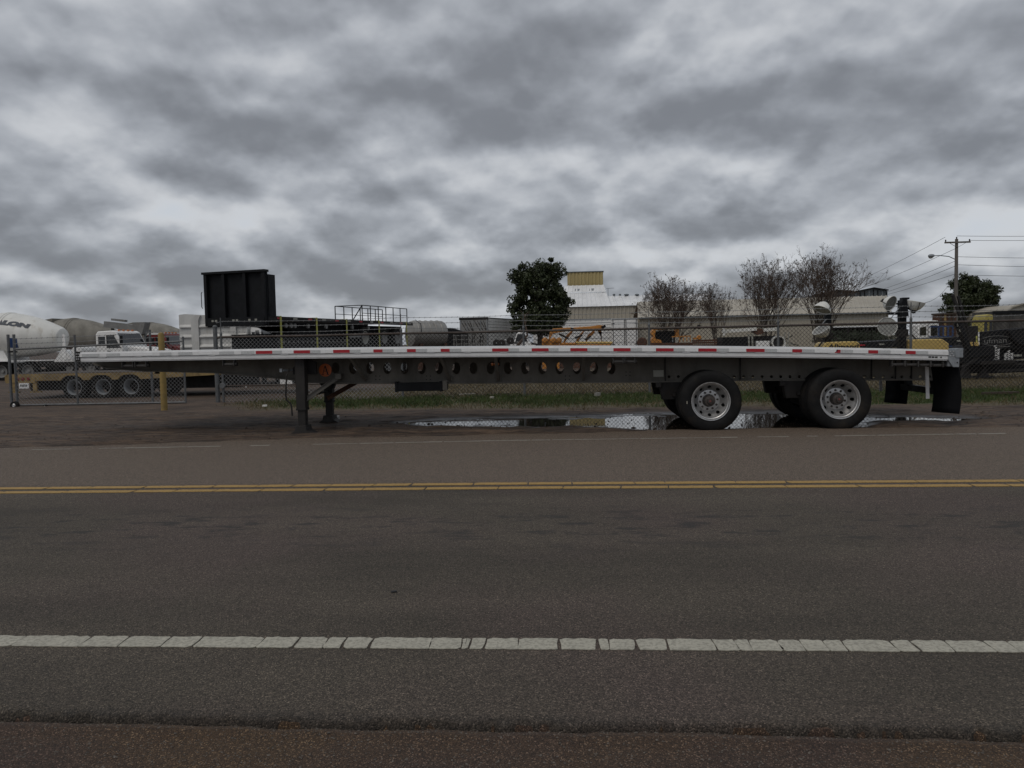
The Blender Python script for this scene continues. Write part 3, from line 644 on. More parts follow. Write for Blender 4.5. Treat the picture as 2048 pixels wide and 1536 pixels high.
# small black marks at the end of the rail
for a, b in ((1857, 1862), (1863.5, 1868.5), (1870, 1875)):
    T_(MB().box(SX(a), SX(b), YN0 - 0.003, YN0, zt(SX(a)) - 0.132, zt(SX(a)) - 0.108), 'stencil_mark', M['ink'], near_rail)
T_(MB().disc(12, shift(AXY, SX(1882), YN0 - 0.002, zt(SX(1882)) - 0.12), 0.013, 0), 'stencil_mark', M['ink'], near_rail)
# the two main beams
YW = [13.02, 14.34]
bot_pts = [(190, 727), (205, 735), (290, 741.5), (430, 745), (500, 751), (575, 757.5), (618, 764.5), (700, 766), (905, 766), (1310, 763.5), (1490, 760), (1890, 759)]
bx = [at(a, b, YW[0]).x for a, b in bot_pts]; bz = [at(a, b, YW[0]).z for a, b in bot_pts]
zb = lambda x: float(np.interp(x, bx, bz))
BX0, BX1 = bx[0], bx[-1]
holes = []
for k in range(17):
    c = at(671.4 + 34.45 * k, 736.5, YW[0]); holes.append((c.x, c.z, 0.070, 0.103))
small = []
p_ = 1338.0
while p_ < 1885:
    c = at(p_, 753.3, YW[0]); small.append((c.x, c.z, 0.024, 0.024)); p_ += 18.6
for y in YW:
    V, Fc = plate_holes(BX0, BX1, zb, lambda x: zt(x) - 0.137, holes + small, 0.25)
    mb = MB().add([(a, y, b) for a, b in V], Fc)
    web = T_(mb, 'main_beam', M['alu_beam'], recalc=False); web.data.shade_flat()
    sm = web.modifiers.new('thick', 'SOLIDIFY'); sm.thickness = 0.016; sm.offset = 0
    fl = MB()
    n = 60; prev = None
    for k in range(n + 1):
        x = BX0 + (BX1 - BX0) * k / n; p = Vector((x, y, zb(x)))
        if prev is not None: fl.bar(prev, p, 0.14, 0.022)
        prev = p
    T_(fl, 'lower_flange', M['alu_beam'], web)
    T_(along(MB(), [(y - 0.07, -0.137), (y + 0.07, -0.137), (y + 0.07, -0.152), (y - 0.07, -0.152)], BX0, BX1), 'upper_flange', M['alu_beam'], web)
    for a in (1330, 1480, 1742, 1790, 1822):
        x = SX(a, YW[0], 740); T_(MB().box(x - 0.008, x + 0.008, y - 0.03, y - 0.009, zb(x) + 0.012, zt(x) - 0.154), 'web_stiffener', M['dark_steel'], web)
    if y == YW[0]:
        bt = MB().disc(8, AXY, 0.011, -0.0095).mesh('rivet'); bt.materials.append(M['ink'])
        for a in (755, 856, 1134, 1255):
            for da in (-3, 5):
                for db in (0, 7):
                    p = at(a + da, 752 + db - (8 if a > 1200 else 0), YW[0] - 0.01); place(bt, 'rivet', web, p - tl)
        near_web = web
# the sloping struts from beam to side rail
for a, tilt in ((707, 0.12), (885, 0.07), (993, 0.0), (1167, 0.0)):
    x = SX(a, 12.7, 717)
    mb = MB(); mb.bar((x, YN0 + 0.10, zt(x) - 0.15), (x + tilt, YW[0] - 0.02, zb(x) + 0.05), 0.05, 0.045)
    mb.box(x + tilt - 0.05, x + tilt + 0.05, YW[0] - 0.025, YW[0] - 0.009, zb(x) + 0.02, zb(x) + 0.11)
    T_(mb, 'side_strut', M['alu_beam'], bev=0.004)
# label plate, orange round sticker with the letter A, marker lamps
p = at(1317, 747, 13.0); T_(MB().box(p.x - 0.085, p.x + 0.085, 13.0, 13.011, p.z - 0.055, p.z + 0.055), 'data_plate', M['label_grey'], near_web)
p = at(650.5, 740.3, 13.0)
st_ = T_(MB().lathe([(0.0, 0.0), (0.112, 0.0), (0.112, 0.008)], 28, shift(AXY, p.x, 12.999, p.z)), 'round_sticker', M['orange_sign'], near_web)
Yl = 12.996; lt = MB(); H_ = 0.075
lt.bar((p.x - 0.045, Yl, p.z - H_), (p.x - 0.004, Yl, p.z + H_), 0.012, 0.003, (0, 1, 0)).bar((p.x + 0.045, Yl, p.z - H_), (p.x + 0.002, Yl, p.z + H_), 0.022, 0.003, (0, 1, 0))
lt.box(p.x - 0.032, p.x + 0.032, Yl - 0.0015, Yl + 0.0015, p.z - 0.022, p.z - 0.010)
for s_ in (-1, 1): lt.box(p.x + s_ * 0.045 - 0.022, p.x + s_ * 0.045 + 0.022, Yl - 0.0017, Yl + 0.0017, p.z - H_ - 0.004, p.z - H_ + 0.005)
T_(lt, 'letter', M['ink'], st_)
for a, b, y in ((990, 728, 12.72), (561.5, 741, 12.55)):
    p = at(a, b, y)
    if a > 900:
        lamp = T_(MB().box(p.x - 0.085, p.x + 0.085, y + 0.004, y + 0.03, p.z - 0.035, p.z + 0.035), 'marker_lamp', M['dark_steel'], bev=0.004)
        for s_ in (-0.045, 0, 0.045):
            T_(MB().lathe([(0.0, -0.016), (0.02, -0.012), (0.026, 0.004)], 12, shift(AXY, p.x + s_, y, p.z)), 'lens', M['amber'], lamp)
        T_(MB().bar((p.x + 0.04, y + 0.04, p.z - 0.03), (p.x + 0.05, 13.0, p.z + 0.1), 0.02, 0.02), 'lamp_bracket', M['dark_steel'], lamp)
    else:
        lamp = T_(MB().box(p.x - 0.022, p.x + 0.022, y, y + 0.03, p.z - 0.03, p.z + 0.03).bar((p.x + 0.03, y + 0.03, p.z), (p.x + 0.16, y + 0.25, p.z), 0.02, 0.03), 'marker_lamp', M['galv'], bev=0.003)
# winches under the rail
M['winch'] = mat('winch_steel', (0.075, 0.072, 0.07), 0.6, 0.2, 0.2, 6, spec=0.25)
def winch(px_, y, parent=trailer):
    x = SX(px_, y, 727); z = zt(x) - 0.17
    mb = MB(); mb.box(x - 0.10, x - 0.088, y, y + 0.11, z - 0.105, z).box(x + 0.088, x + 0.10, y, y + 0.11, z - 0.105, z).box(x - 0.10, x + 0.10, y + 0.01, y + 0.11, z - 0.005, z + 0.006)
    o = T_(mb, 'winch', M['winch'], bev=0.003)
    T_(MB().lathe([(0.0, -0.088), (0.026, -0.088), (0.026, 0.088), (0.0, 0.088)], 10, shift(AXX, x, y + 0.05, z - 0.075)), 'drum', M['winch'], o)
    T_(MB().lathe([(0.0, -0.05), (0.034, -0.05), (0.034, 0.0), (0.0, 0.0)], 10, shift(AXX, x + 0.135, y + 0.05, z - 0.075)), 'ratchet', M['leg_steel'], o)
for a in (254, 280, 456, 1238, 1258, 1797, 1824, 1850, 1874): winch(a, YN0 + 0.03)
# kingpin pick-up plate at the nose
xk = SX(305, 13.7, 745)
T_(MB().box(xk - 0.6, xk + 0.9, 13.05, 14.3, zb(xk) - 0.002, zb(xk) + 0.016).lathe([(0.0, -0.10), (0.045, -0.10), (0.045, -0.08), (0.035, -0.075), (0.035, 0), (0.0, 0)], 12, shift(AXZ, xk + 0.1, 13.68, zb(xk))), 'kingpin_plate', M['dark_steel'])
# tool tray
p0 = at(792, 766, 12.85); p1 = at(882, 781.5, 12.85)
tb = T_(MB().box(p0.x, p1.x, 12.85, 13.5, p1.z, p0.z - 0.002), 'tool_tray', M['black'], bev=0.008)
T_(MB().box(p0.x - 0.02, p0.x + 0.02, 12.84, 13.52, p1.z - 0.012, p0.z + 0.02).box(p1.x - 0.02, p1.x + 0.02, 12.84, 13.52, p1.z - 0.012, p0.z + 0.02), 'tray_end', M['black'], tb)
T_(MB().box(p1.x + 0.03, p1.x + 0.11, 12.84, 12.855, p1.z + 0.01, p0.z + 0.03), 'tray_bracket', M['alu_beam'], tb, bev=0.003)
# landing gear
def leg(px0, px1, Y, foot_z, far=False):
    a = at(px0, 780, Y).x; c = at(px1, 780, Y).x; xm = (a + c) / 2; hw = (c - a) / 2 * 0.95
    top = zt(xm) - (0.16 if not far else 0.5)
    o = T_(MB().box(xm - hw, xm + hw, Y, Y + 0.17, 0.42, top), 'landing_leg', M['leg_steel'], bev=0.01)
    T_(MB().box(xm - hw * 0.8, xm + hw * 0.8, Y + 0.015, Y + 0.155, foot_z + 0.10, 0.44), 'inner_leg', M['leg_steel'], o, bev=0.008)
    T_(MB().box(xm - hw * 1.06, xm + hw * 1.06, Y - 0.006, Y + 0.176, 0.405, 0.435), 'collar', M['dark_steel'], o, bev=0.003)
    T_(MB().prism([(-0.17, 0), (0.20, 0), (0.20, 0.02), (0.10, 0.07), (0.085, 0.15), (-0.085, 0.15), (-0.10, 0.07), (-0.17, 0.02)], lambda p, q, d: (xm + p, d, foot_z + q), Y - 0.06, Y + 0.23), 'foot', M['leg_steel'], o, bev=0.004)
    return o, xm, hw
lg, xn, hwn = leg(590.5, 610.5, 12.52, 0.0)
lg2, xf, hwf = leg(647, 664, 14.25, 0.01, True)
T_(MB().prism([(-0.11, -0.02), (0.55, -0.02), (0.55, 0.18), (0.30, 0.26), (-0.11, 0.10)], lambda a, b, d: (xn + a * 0.62 - 0.12, d, zt(xn) - 0.42 + b), 12.72, 12.76), 'gear_bracket', M['dark_steel'], lg)
T_(MB().prism([(-0.24, 0), (0.18, 0), (0.09, -0.2), (-0.09, -0.2)], lambda a, b, d: (xf + a, d, zb(xf) + b), 14.27, 14.40), 'gear_bracket', M['dark_steel'], lg2)
def brace(p, q, parent, m, wd=0.075):
    d = (Vector(q) - Vector(p)).normalized(); up = Vector((0, 1, 0)).cross(d)
    mb = MB(); mb.bar(p, q, wd, 0.008, (0, 1, 0))
    for s_ in (-1, 1): mb.bar(Vector(p) + up * s_ * wd * 0.48 + Vector((0, -0.018, 0)), Vector(q) + up * s_ * wd * 0.48 + Vector((0, -0.018, 0)), 0.008, 0.036, (0, 1, 0))
    T_(mb, 'brace', m, parent, bev=0.002)
a = at(609, 801, 12.60); b_ = at(676, 755, 12.9); brace(a, b_, lg, M['alu_beam'])
T_(MB().box(b_.x - 0.04, b_.x + 0.06, 12.86, 13.0, b_.z - 0.03, b_.z + 0.07), 'brace_lug', M['alu_beam'], lg, bev=0.004)
a = at(655, 797, 14.2); b_ = at(712, 765, 14.2); brace(a, b_, lg2, M['rust'])
T_(MB().tube([(xn, 12.69, 0.62), (xf, 14.25, 0.62)], 0.022, 8), 'cross_shaft', M['dark_steel'], lg)
c_ = [at(*q) for q in ((578, 738, 12.5), (573, 752, 12.42), (571.5, 790, 12.42), (573, 800, 12.42), (580, 806, 12.42), (583, 812, 12.42), (584.5, 832, 12.42))]
T_(MB().tube(c_, 0.014, 8), 'crank', M['dark_steel'], lg)
# wheels
R_T = 0.492
def wheel_meshes():
    t = MB(); tp = [(0.300, 0.015), (0.325, -0.004), (0.372, -0.020), (0.425, -0.018), (0.462, -0.004), (0.480, 0.012), (0.488, 0.030)]
    y = 0.030
    for k in range(5):
        y2 = y + 0.032; tp += [(R_T, y + 0.003), (R_T, y2)]; y = y2 + 0.008
        if k < 4: tp += [(R_T - 0.014, y2 + 0.001), (R_T - 0.014, y - 0.001)]
    tp += [(0.488, y), (0.470, y + 0.02), (0.42, y + 0.042), (0.36, y + 0.042), (0.30, y + 0.015)]
    t.lathe(tp, 64, AXY); tyre = t.build('tyre', M['rubber'], None, smooth=40)
    r = MB(); r.lathe([(0.298, 0.02), (0.312, 0.004), (0.308, -0.006), (0.296, -0.004), (0.288, 0.012), (0.282, 0.028), (0.272, 0.034), (0.266, 0.05), (0.262, 0.075)], 64, AXY)
    V, Fc = plate_holes(0, 2 * math.pi, lambda u: 0, lambda u: 1, [(2 * math.pi * (k + 0.5) / 10, 0.40, 0.125, 0.27) for k in range(10)], 0.12)
    def cone(u, v):
        rr = 0.262 + (0.176 - 0.262) * v; hh = 0.075 + (0.205 - 0.075) * (v ** 0.75); return (rr * math.cos(u), hh, rr * math.sin(u))
    r.add([cone(a_, b2) for a_, b2 in V], Fc)
    r.lathe([(0.176, 0.205), (0.172, 0.196), (0.166, 0.194), (0.105, 0.194), (0.100, 0.20)], 64, AXY)
    rim = r.build('rim', M['rim'], None, smooth=38)
    inn = MB().lathe([(0.262, 0.10), (0.258, 0.26), (0.0, 0.26)], 40, AXY).build('brake_drum', M['ink'], None)
    n_ = MB()
    for k in range(10):
        t_ = 2 * math.pi * (k + 0.2) / 10
        n_.lathe([(0.0, -0.030), (0.010, -0.028), (0.012, -0.010), (0.017, -0.009), (0.018, 0.0)], 8, shift(AXY, 0.140 * math.cos(t_), 0.194, 0.140 * math.sin(t_)))
    nut = MB().lathe([(0.0, -0.030), (0.010, -0.028), (0.012, -0.010), (0.018, -0.009), (0.019, 0.0)], 8, AXY).mesh('lug_nut'); nut.materials.append(M['hub'])
    hub = MB().lathe([(0.0, 0.05), (0.038, 0.05), (0.044, 0.058), (0.046, 0.08), (0.080, 0.086), (0.088, 0.096), (0.092, 0.13), (0.102, 0.196)], 32, AXY).build('hub', M['hub'], None)
    cap_ = MB().lathe([(0.0, 0.042), (0.014, 0.042), (0.018, 0.049)], 12, AXY).build('hub_cap', M['hub_red'], None)
    return tyre, rim, inn, nut, hub, cap_
WP = wheel_meshes()
for o in WP:
    if not isinstance(o, bpy.types.Mesh): bpy.data.objects.remove if False else None
wheel_me = [o.data if hasattr(o, 'data') else o for o in WP]
for o in WP:
    if hasattr(o, 'data'): bpy.data.objects.remove(o)
def put_wheel(x, y, z, parent, flip=False, spin=0.0, full=True):
    s_ = -1 if flip else 1
    e = bpy.data.objects.new('wheel', None); col.objects.link(e); e.parent = parent; e.location = (x, y, z); e.scale = (1, s_, 1); e.rotation_euler = (0, spin, 0)
    place(wheel_me[0], 'tyre', e)
    if full:
        place(wheel_me[1], 'rim', e); place(wheel_me[2], 'brake_drum', e); h = place(wheel_me[4], 'hub', e); place(wheel_me[5], 'hub_cap', e)
        for k in range(10):
            t_ = 2 * math.pi * (k + 0.2) / 10; place(wheel_me[3], 'lug_nut', e, (0.140 * math.cos(t_), 0.194, 0.140 * math.sin(t_)))
    return e
wx = [at(1422.3, 802, 12.44).x, at(1681.6, 798, 12.44).x]
for k, x in enumerate(wx):
    zc = 0.462
    put_wheel(x - tl.x, 12.46 - tl.y, zc - tl.z, trailer, spin=0.35 * k)
    put_wheel(x - tl.x, 12.46 + 0.33 - tl.y, zc - tl.z, trailer, full=False)
    put_wheel(x - tl.x, 14.93 - tl.y, zc - tl.z, trailer, flip=True)
    put_wheel(x - tl.x, 14.93 - 0.33 - tl.y, zc - tl.z, trailer, full=False, flip=True)
    T_(MB().tube([(x, 12.66, zc), (x, 14.73, zc)], 0.065, 12), 'axle', M['dark_steel'])
    hx = [1338, 1586][k]; xx = SX(hx, 12.95, 780)
    for y in (12.98, 14.26):
        hg = T_(MB().prism([(-0.17, 0.0), (0.20, 0.0), (0.16, -0.30), (-0.11, -0.30)], lambda a, b, d: (xx + a, d, zb(xx) + b), y - 0.03, y + 0.13), 'suspension_hanger', M['dark_steel'] if k == 0 else M['leg_steel'], bev=0.008)
        T_(MB().lathe([(0.0, -0.05), (0.028, -0.05), (0.034, -0.03), (0.034, 0.0)], 10, shift(AXY, xx + 0.08, y - 0.03, zb(xx) - 0.22)), 'pivot_bolt', M['dark_steel'], hg)
        T_(MB().bar((xx + 0.08, y + 0.05, zb(xx) - 0.20), (x + 0.25, y + 0.05, zc - 0.03), 0.09, 0.11), 'trailing_arm', M['dark_steel'], hg)
        T_(MB().lathe([(0.0, 0.0), (0.11, 0.0), (0.14, 0.05), (0.14, 0.20), (0.10, 0.25)], 16, shift(AXZ, x + 0.32, y + 0.05, zb(x) - 0.24)), 'air_spring', M['rubber'], hg)
    T_(MB().box(xx - 0.22, xx - 0.13, 12.90, 12.98, zb(xx) - 0.09, zb(xx) - 0.01), 'slider_pin_box', M['leg_steel'], bev=0.006)
# a white crayon mark on the tyre wall
p = at(1374, 805, 12.44); T_(MB().box(p.x - 0.006, p.x + 0.006, 12.436, 12.439, p.z - 0.022, p.z + 0.022), 'tyre_mark', M['paint_white'])
# mud flaps, bumper
xm_ = xe + 0.13
for y0 in (12.44, 14.33):
    V = []; n = 8
    for k in range(n + 1):
        t = k / n; z = 0.95 - 0.74 * t; bow = 0.045 * math.sin(t * math.pi * 0.9)
        V += [(xm_ + bow + 0.05, y0, z), (xm_ + bow - 0.17, y0 + 0.44, z)]
    mb = MB().add(V, [(2 * k, 2 * k + 1, 2 * k + 3, 2 * k + 2) for k in range(n)])
    fo = T_(mb, 'mud_flap', M['flap'], recalc=False); s_ = fo.modifiers.new('t', 'SOLIDIFY'); s_.thickness = 0.010
    T_(MB().bar((xm_ + 0.02, y0 - 0.02, 0.965), (xm_ - 0.20, y0 + 0.46, 0.965), 0.04, 0.05), 'flap_hanger', M['dark_steel'], fo)
    T_(MB().bar((xm_ - 0.22, y0 + 0.46, 0.95), (xm_ - 0.20, y0 + 0.47, 0.42), 0.055, 0.012), 'flap_stiffener', M['alu_rail'], fo)
mb = MB().bar((xe + 0.20, 12.60, 0.52), (xe + 0.20, 14.80, 0.52), 0.10, 0.11)
ub = T_(mb, 'under_ride_bar', M['black'], bev=0.006)
for y in (13.2, 14.2): T_(MB().bar((xe + 0.18, y, 0.56), (xe + 0.12, y, zt(xe) - 0.24), 0.10, 0.11), 'bar_post', M['black'], ub)
T_(MB().tube([(xe - 0.35, 13.4, 0.93), (xe - 0.33, 13.42, 0.80), (xe - 0.28, 13.44, 0.74), (xe - 0.26, 13.44, 0.70), (xe - 0.22, 13.44, 0.72)], 0.008, 6), 'air_hose', M['ink'])
# ------------------------------------------------------------------ chain link fence and gate
def chain_link(mb, A, B, z0, z1, pitch=0.102, r=0.0050, nibs=True):
    A = Vector(A); B = Vector(B); L = (B - A).length; u = (B - A) / L; nrm = Vector((-u.y, u.x, 0)); H_ = z1 - z0
    P_ = lambda s, z, o: A + u * s + nrm * o + Vector((0, 0, z0 + z))
    k = -int(H_ / pitch) - 1
    while k * pitch < L:
        for sgn, o in ((1, 0.003), (-1, -0.003)):
            s0 = k * pitch if sgn > 0 else k * pitch + H_; s1 = s0 + sgn * H_; za, zb_ = 0.0, H_
            sa, sb = s0, s1
            if sgn > 0:
                if sa < 0: za -= sa; sa = 0
                if sb > L: zb_ -= sb - L; sb = L
            else:
                if sa > L: za += sa - L; sa = L
                if sb < 0: zb_ += sb; sb = 0
            if zb_ - za > 0.02: mb.tube([P_(sa, za, o), P_(sb, zb_, o)], r, 3, False)
        if nibs and 0 < k * pitch < L:
            s = k * pitch; mb.tube([P_(s - 0.012, H_ - 0.02, 0), P_(s + 0.004, H_ + 0.045, 0.004)], r * 0.9, 3, False); mb.tube([P_(s + 0.012, H_ - 0.02, 0), P_(s - 0.004, H_ + 0.035, -0.004)], r * 0.9, 3, False)
        k += 1
    return mb
def barbed(A, B, sag=0.03):
    mb = MB(); A = Vector(A); B = Vector(B); n = 8
    mb.tube([A.lerp(B, k / n) - Vector((0, 0, sag * math.sin(math.pi * k / n))) for k in range(n + 1)], 0.006, 3, False)
    L = (B - A).length; k = 0.06
    while k < L:
        p = A.lerp(B, k / L) - Vector((0, 0, sag * math.sin(math.pi * k / L)))
        mb.bar(p + Vector((-0.012, 0, -0.018)), p + Vector((0.012, 0, 0.018)), 0.008, 0.008); k += 0.14
    return mb
FA, FB, FC = Vector((-9.15, 19.25, 0)), Vector((-1.2, 19.8, 0)), Vector((18.5, 19.62, 0))
fence = thing('chain_link_fence', 'rusty chain link fence with barbed wire running behind the silver flatbed trailer', 'fence', (4, 19.7, 0))
def fpt(s):       # fence line by x
    if s < FB.x: t = (s - FA.x) / (FB.x - FA.x); return FA.lerp(FB, t)
    return FB.lerp(FC, (s - FB.x) / (FC.x - FB.x))
posts = [FA.x, at(447, 760, 19.3).x, -4.35] + [-1.2 + 3.2 * k for k in range(0, 7)]
def fz(x): return float(ground_h(x, fpt(x).y))
for k, x in enumerate(posts):
    p = fpt(x); r = 0.055 if k == 0 else 0.030; top = 2.02 if k == 0 else 1.84
    mb = MB().tube([(p.x, p.y, -0.15), (p.x, p.y, top)], r, 10)
    mb.lathe([(r * 1.15, top - 0.01), (r * 1.15, top + 0.02), (r * 0.6, top + 0.05), (0.0, top + 0.06)], 10, shift(AXZ, p.x, p.y, 0))
    o = mb.build('post', M['fence'], fence, world=True)
    if k: MB().bar((p.x, p.y, 1.82), (p.x, p.y, 2.26), 0.014, 0.03).build('wire_arm', M['fence'], o, world=True)
for a, c in zip(posts[:-1], posts[1:]):
    pa, pc = fpt(a), fpt(c); up = Vector((0, 0, 1))
    dipa = 0.012 * math.sin(a * 2.1); dipc = 0.012 * math.sin(c * 2.1)
    MB().tube([pa + up * (1.765 + dipa), (pa + pc) / 2 + up * (1.765 - 0.014), pc + up * (1.765 + dipc)], 0.029, 8).build('top_rail', M['fence_rust'], fence, world=True)
    chain_link(MB(), pa + Vector((0, 0.02, 0)), pc + Vector((0, 0.02, 0)), 0.05, 1.755).build('chain_link', M['wire'] if c < -4 else M['wire_dull'], fence, world=True, recalc=False)
    for h in (1.90, 2.03, 2.17):
        barbed(pa + up * h, pc + up * h, rnd.uniform(0.01, 0.05)).build('barbed_wire', M['wire'], fence, world=True, recalc=False)
    if c < -1.0: MB().tube([pa + up * 0.50, pc + up * 0.50], 0.017, 7).build('middle_rail', M['fence_rust'], fence, world=True)
p = fpt(posts[1]); MB().lathe([(0.0, -0.03), (0.07, -0.03), (0.085, -0.01), (0.085, 0.01), (0.05, 0.02)], 14, shift(AXY, p.x, p.y - 0.03, 0.50)).build('brace_fitting', M['fence'], fence, world=True)

GA, GB = Vector((-14.45, 18.98, 0)), Vector((-9.95, 19.12, 0))
gate = thing('sliding_gate', 'chain link sliding gate with pipe frame standing closed before the yellow lowboy', 'gate', ((GA.x + GB.x) / 2, 19.05, 0))
gx_ = [GA.x, at(153, 760, 19.02).x, GB.x]
def gp(x): return GA.lerp(GB, (x - GA.x) / (GB.x - GA.x))
zr_ = lambda x: 1.56 + (x - GA.x) * 0.026
for k, x in enumerate(gx_):
    p = gp(x); MB().tube([p + Vector((0, 0, 0.08)), p + Vector((0, 0, zr_(x) + (0.30 if k == 1 else 0.12)))], 0.026, 8).build('frame_post', M['fence'], gate, world=True)
MB().tube([gp(GA.x) + Vector((0, 0, zr_(GA.x))), gp(GB.x) + Vector((0, 0, zr_(GB.x)))], 0.024, 8).build('top_pipe', M['fence'], gate, world=True)
MB().tube([gp(GA.x) + Vector((0, 0, 0.10)), gp(GB.x) + Vector((0, 0, 0.10))], 0.026, 8).build('bottom_pipe', M['fence'], gate, world=True)
for a, c in zip(gx_[:-1], gx_[1:]):
    chain_link(MB(), gp(a), gp(c), 0.10, min(zr_(a), zr_(c)) + 0.02, r=0.0040).build('chain_link', M['wire'], gate, world=True, recalc=False)
for h in (0.14, 0.27): barbed(gp(GA.x) + Vector((0, 0, zr_(GA.x) + h)), gp(GB.x) + Vector((0, 0, zr_(GB.x) + h)), 0.02).build('barbed_wire', M['wire'], gate, world=True, recalc=False)
def roller(parent, p, r):
    t = MB().lathe([(r * 0.5, -0.05), (r * 0.92, -0.05), (r, -0.035), (r, 0.035), (r * 0.92, 0.05), (r * 0.5, 0.05)], 20, shift(AXY, p.x, p.y, p.z)).build('gate_wheel', M['rubber'], parent, world=True)
    MB().lathe([(0.0, -0.045), (r * 0.3, -0.055), (r * 0.52, -0.04)], 16, shift(AXY, p.x, p.y, p.z)).build('wheel_hub', M['rim'], t, world=True)
roller(gate, Vector((GA.x - 0.02, GA.y - 0.06, 0.10)), 0.105); roller(gate, gp(-13.65) + Vector((0, -0.05, 0.06)), 0.05)
gpost = thing('gate_post', 'twin grey pipe gate post with rollers at the picture\'s edge', 'post', (GA.x - 0.14, GA.y + 0.1, 0))
for dx in (-0.10, 0.06): MB().tube([(GA.x - 0.14 + dx, GA.y + 0.12, 0), (GA.x - 0.14 + dx, GA.y + 0.12, 1.95)], 0.035, 8).build('pipe', M['fence'], gpost, world=True)
MB().bar((GA.x - 0.26, GA.y + 0.12, 1.5), (GA.x - 0.02, GA.y + 0.12, 1.5), 0.06, 0.05).build('roller_bracket', M['dark_steel'], gpost, world=True)
p = on_ground(302, 812); 
po = MB().tube([(p.x, p.y + 0.1, 0), (p.x, p.y + 0.1, 2.0)], 0.032, 8).build('catch_post', M['fence'], None)
tag(po, 'thin grey pipe post at the closing end of the sliding gate', 'post')
p = on_ground(329, 824)
po = MB().lathe([(0.075, -0.1), (0.072, 1.0), (0.07, 1.80), (0.06, 1.86), (0.0, 1.88)], 16, shift(AXZ, p.x, p.y, 0)).build('yellow_bollard', M['yellow_post'], None)
tag(po, 'tall round yellow painted bollard beside the gate', 'bollard')

# ------------------------------------------------------------------ vehicles of the yard
_tw = MB().lathe([(0.58, -0.5), (0.72, -0.56), (0.90, -0.52), (0.98, -0.40), (1.0, -0.25), (1.0, 0.25), (0.98, 0.40), (0.90, 0.52), (0.58, 0.5)], 28, AXY).build('tyre', M['rubber'])
_rw = MB().lathe([(0.57, -0.46), (0.60, -0.50), (0.57, -0.52), (0.53, -0.46), (0.50, -0.30), (0.46, -0.12), (0.30, -0.06), (0.16, -0.06), (0.15, -0.26), (0.10, -0.30), (0.0, -0.30)], 28, AXY).build('rim', M['grey_paint'])
_rl = _rw.data.copy(); _rl.materials.clear(); _rl.materials.append(M['rim'])
_rt = _rw.data.copy(); _rt.materials.clear(); _rt.materials.append(M['label_grey'])
_rb = MB().lathe([(0.57, -0.46), (0.60, -0.50), (0.57, -0.53), (0.52, -0.46), (0.49, -0.30), (0.45, 0.05), (0.44, 0.2)], 28, AXY).build('rim', M['galv']); _rd = _rb.data; bpy.data.objects.remove(_rb)
YW_T, YW_R = _tw.data, _rw.data
bpy.data.objects.remove(_tw); bpy.data.objects.remove(_rw)
def yard_wheel(parent, x, y, r, wd=0.28, rim=None, z=None):
    e = bpy.data.objects.new('wheel', None); col.objects.link(e); e.parent = parent; e.location = (x, y, r if z is None else z); e.scale = (r, wd, r)
    place(YW_T, 'tyre', e); place(rim or YW_R, 'rim', e); return e
XZ = lambda y0: (lambda a, b, d: (a, y0 + d, b))
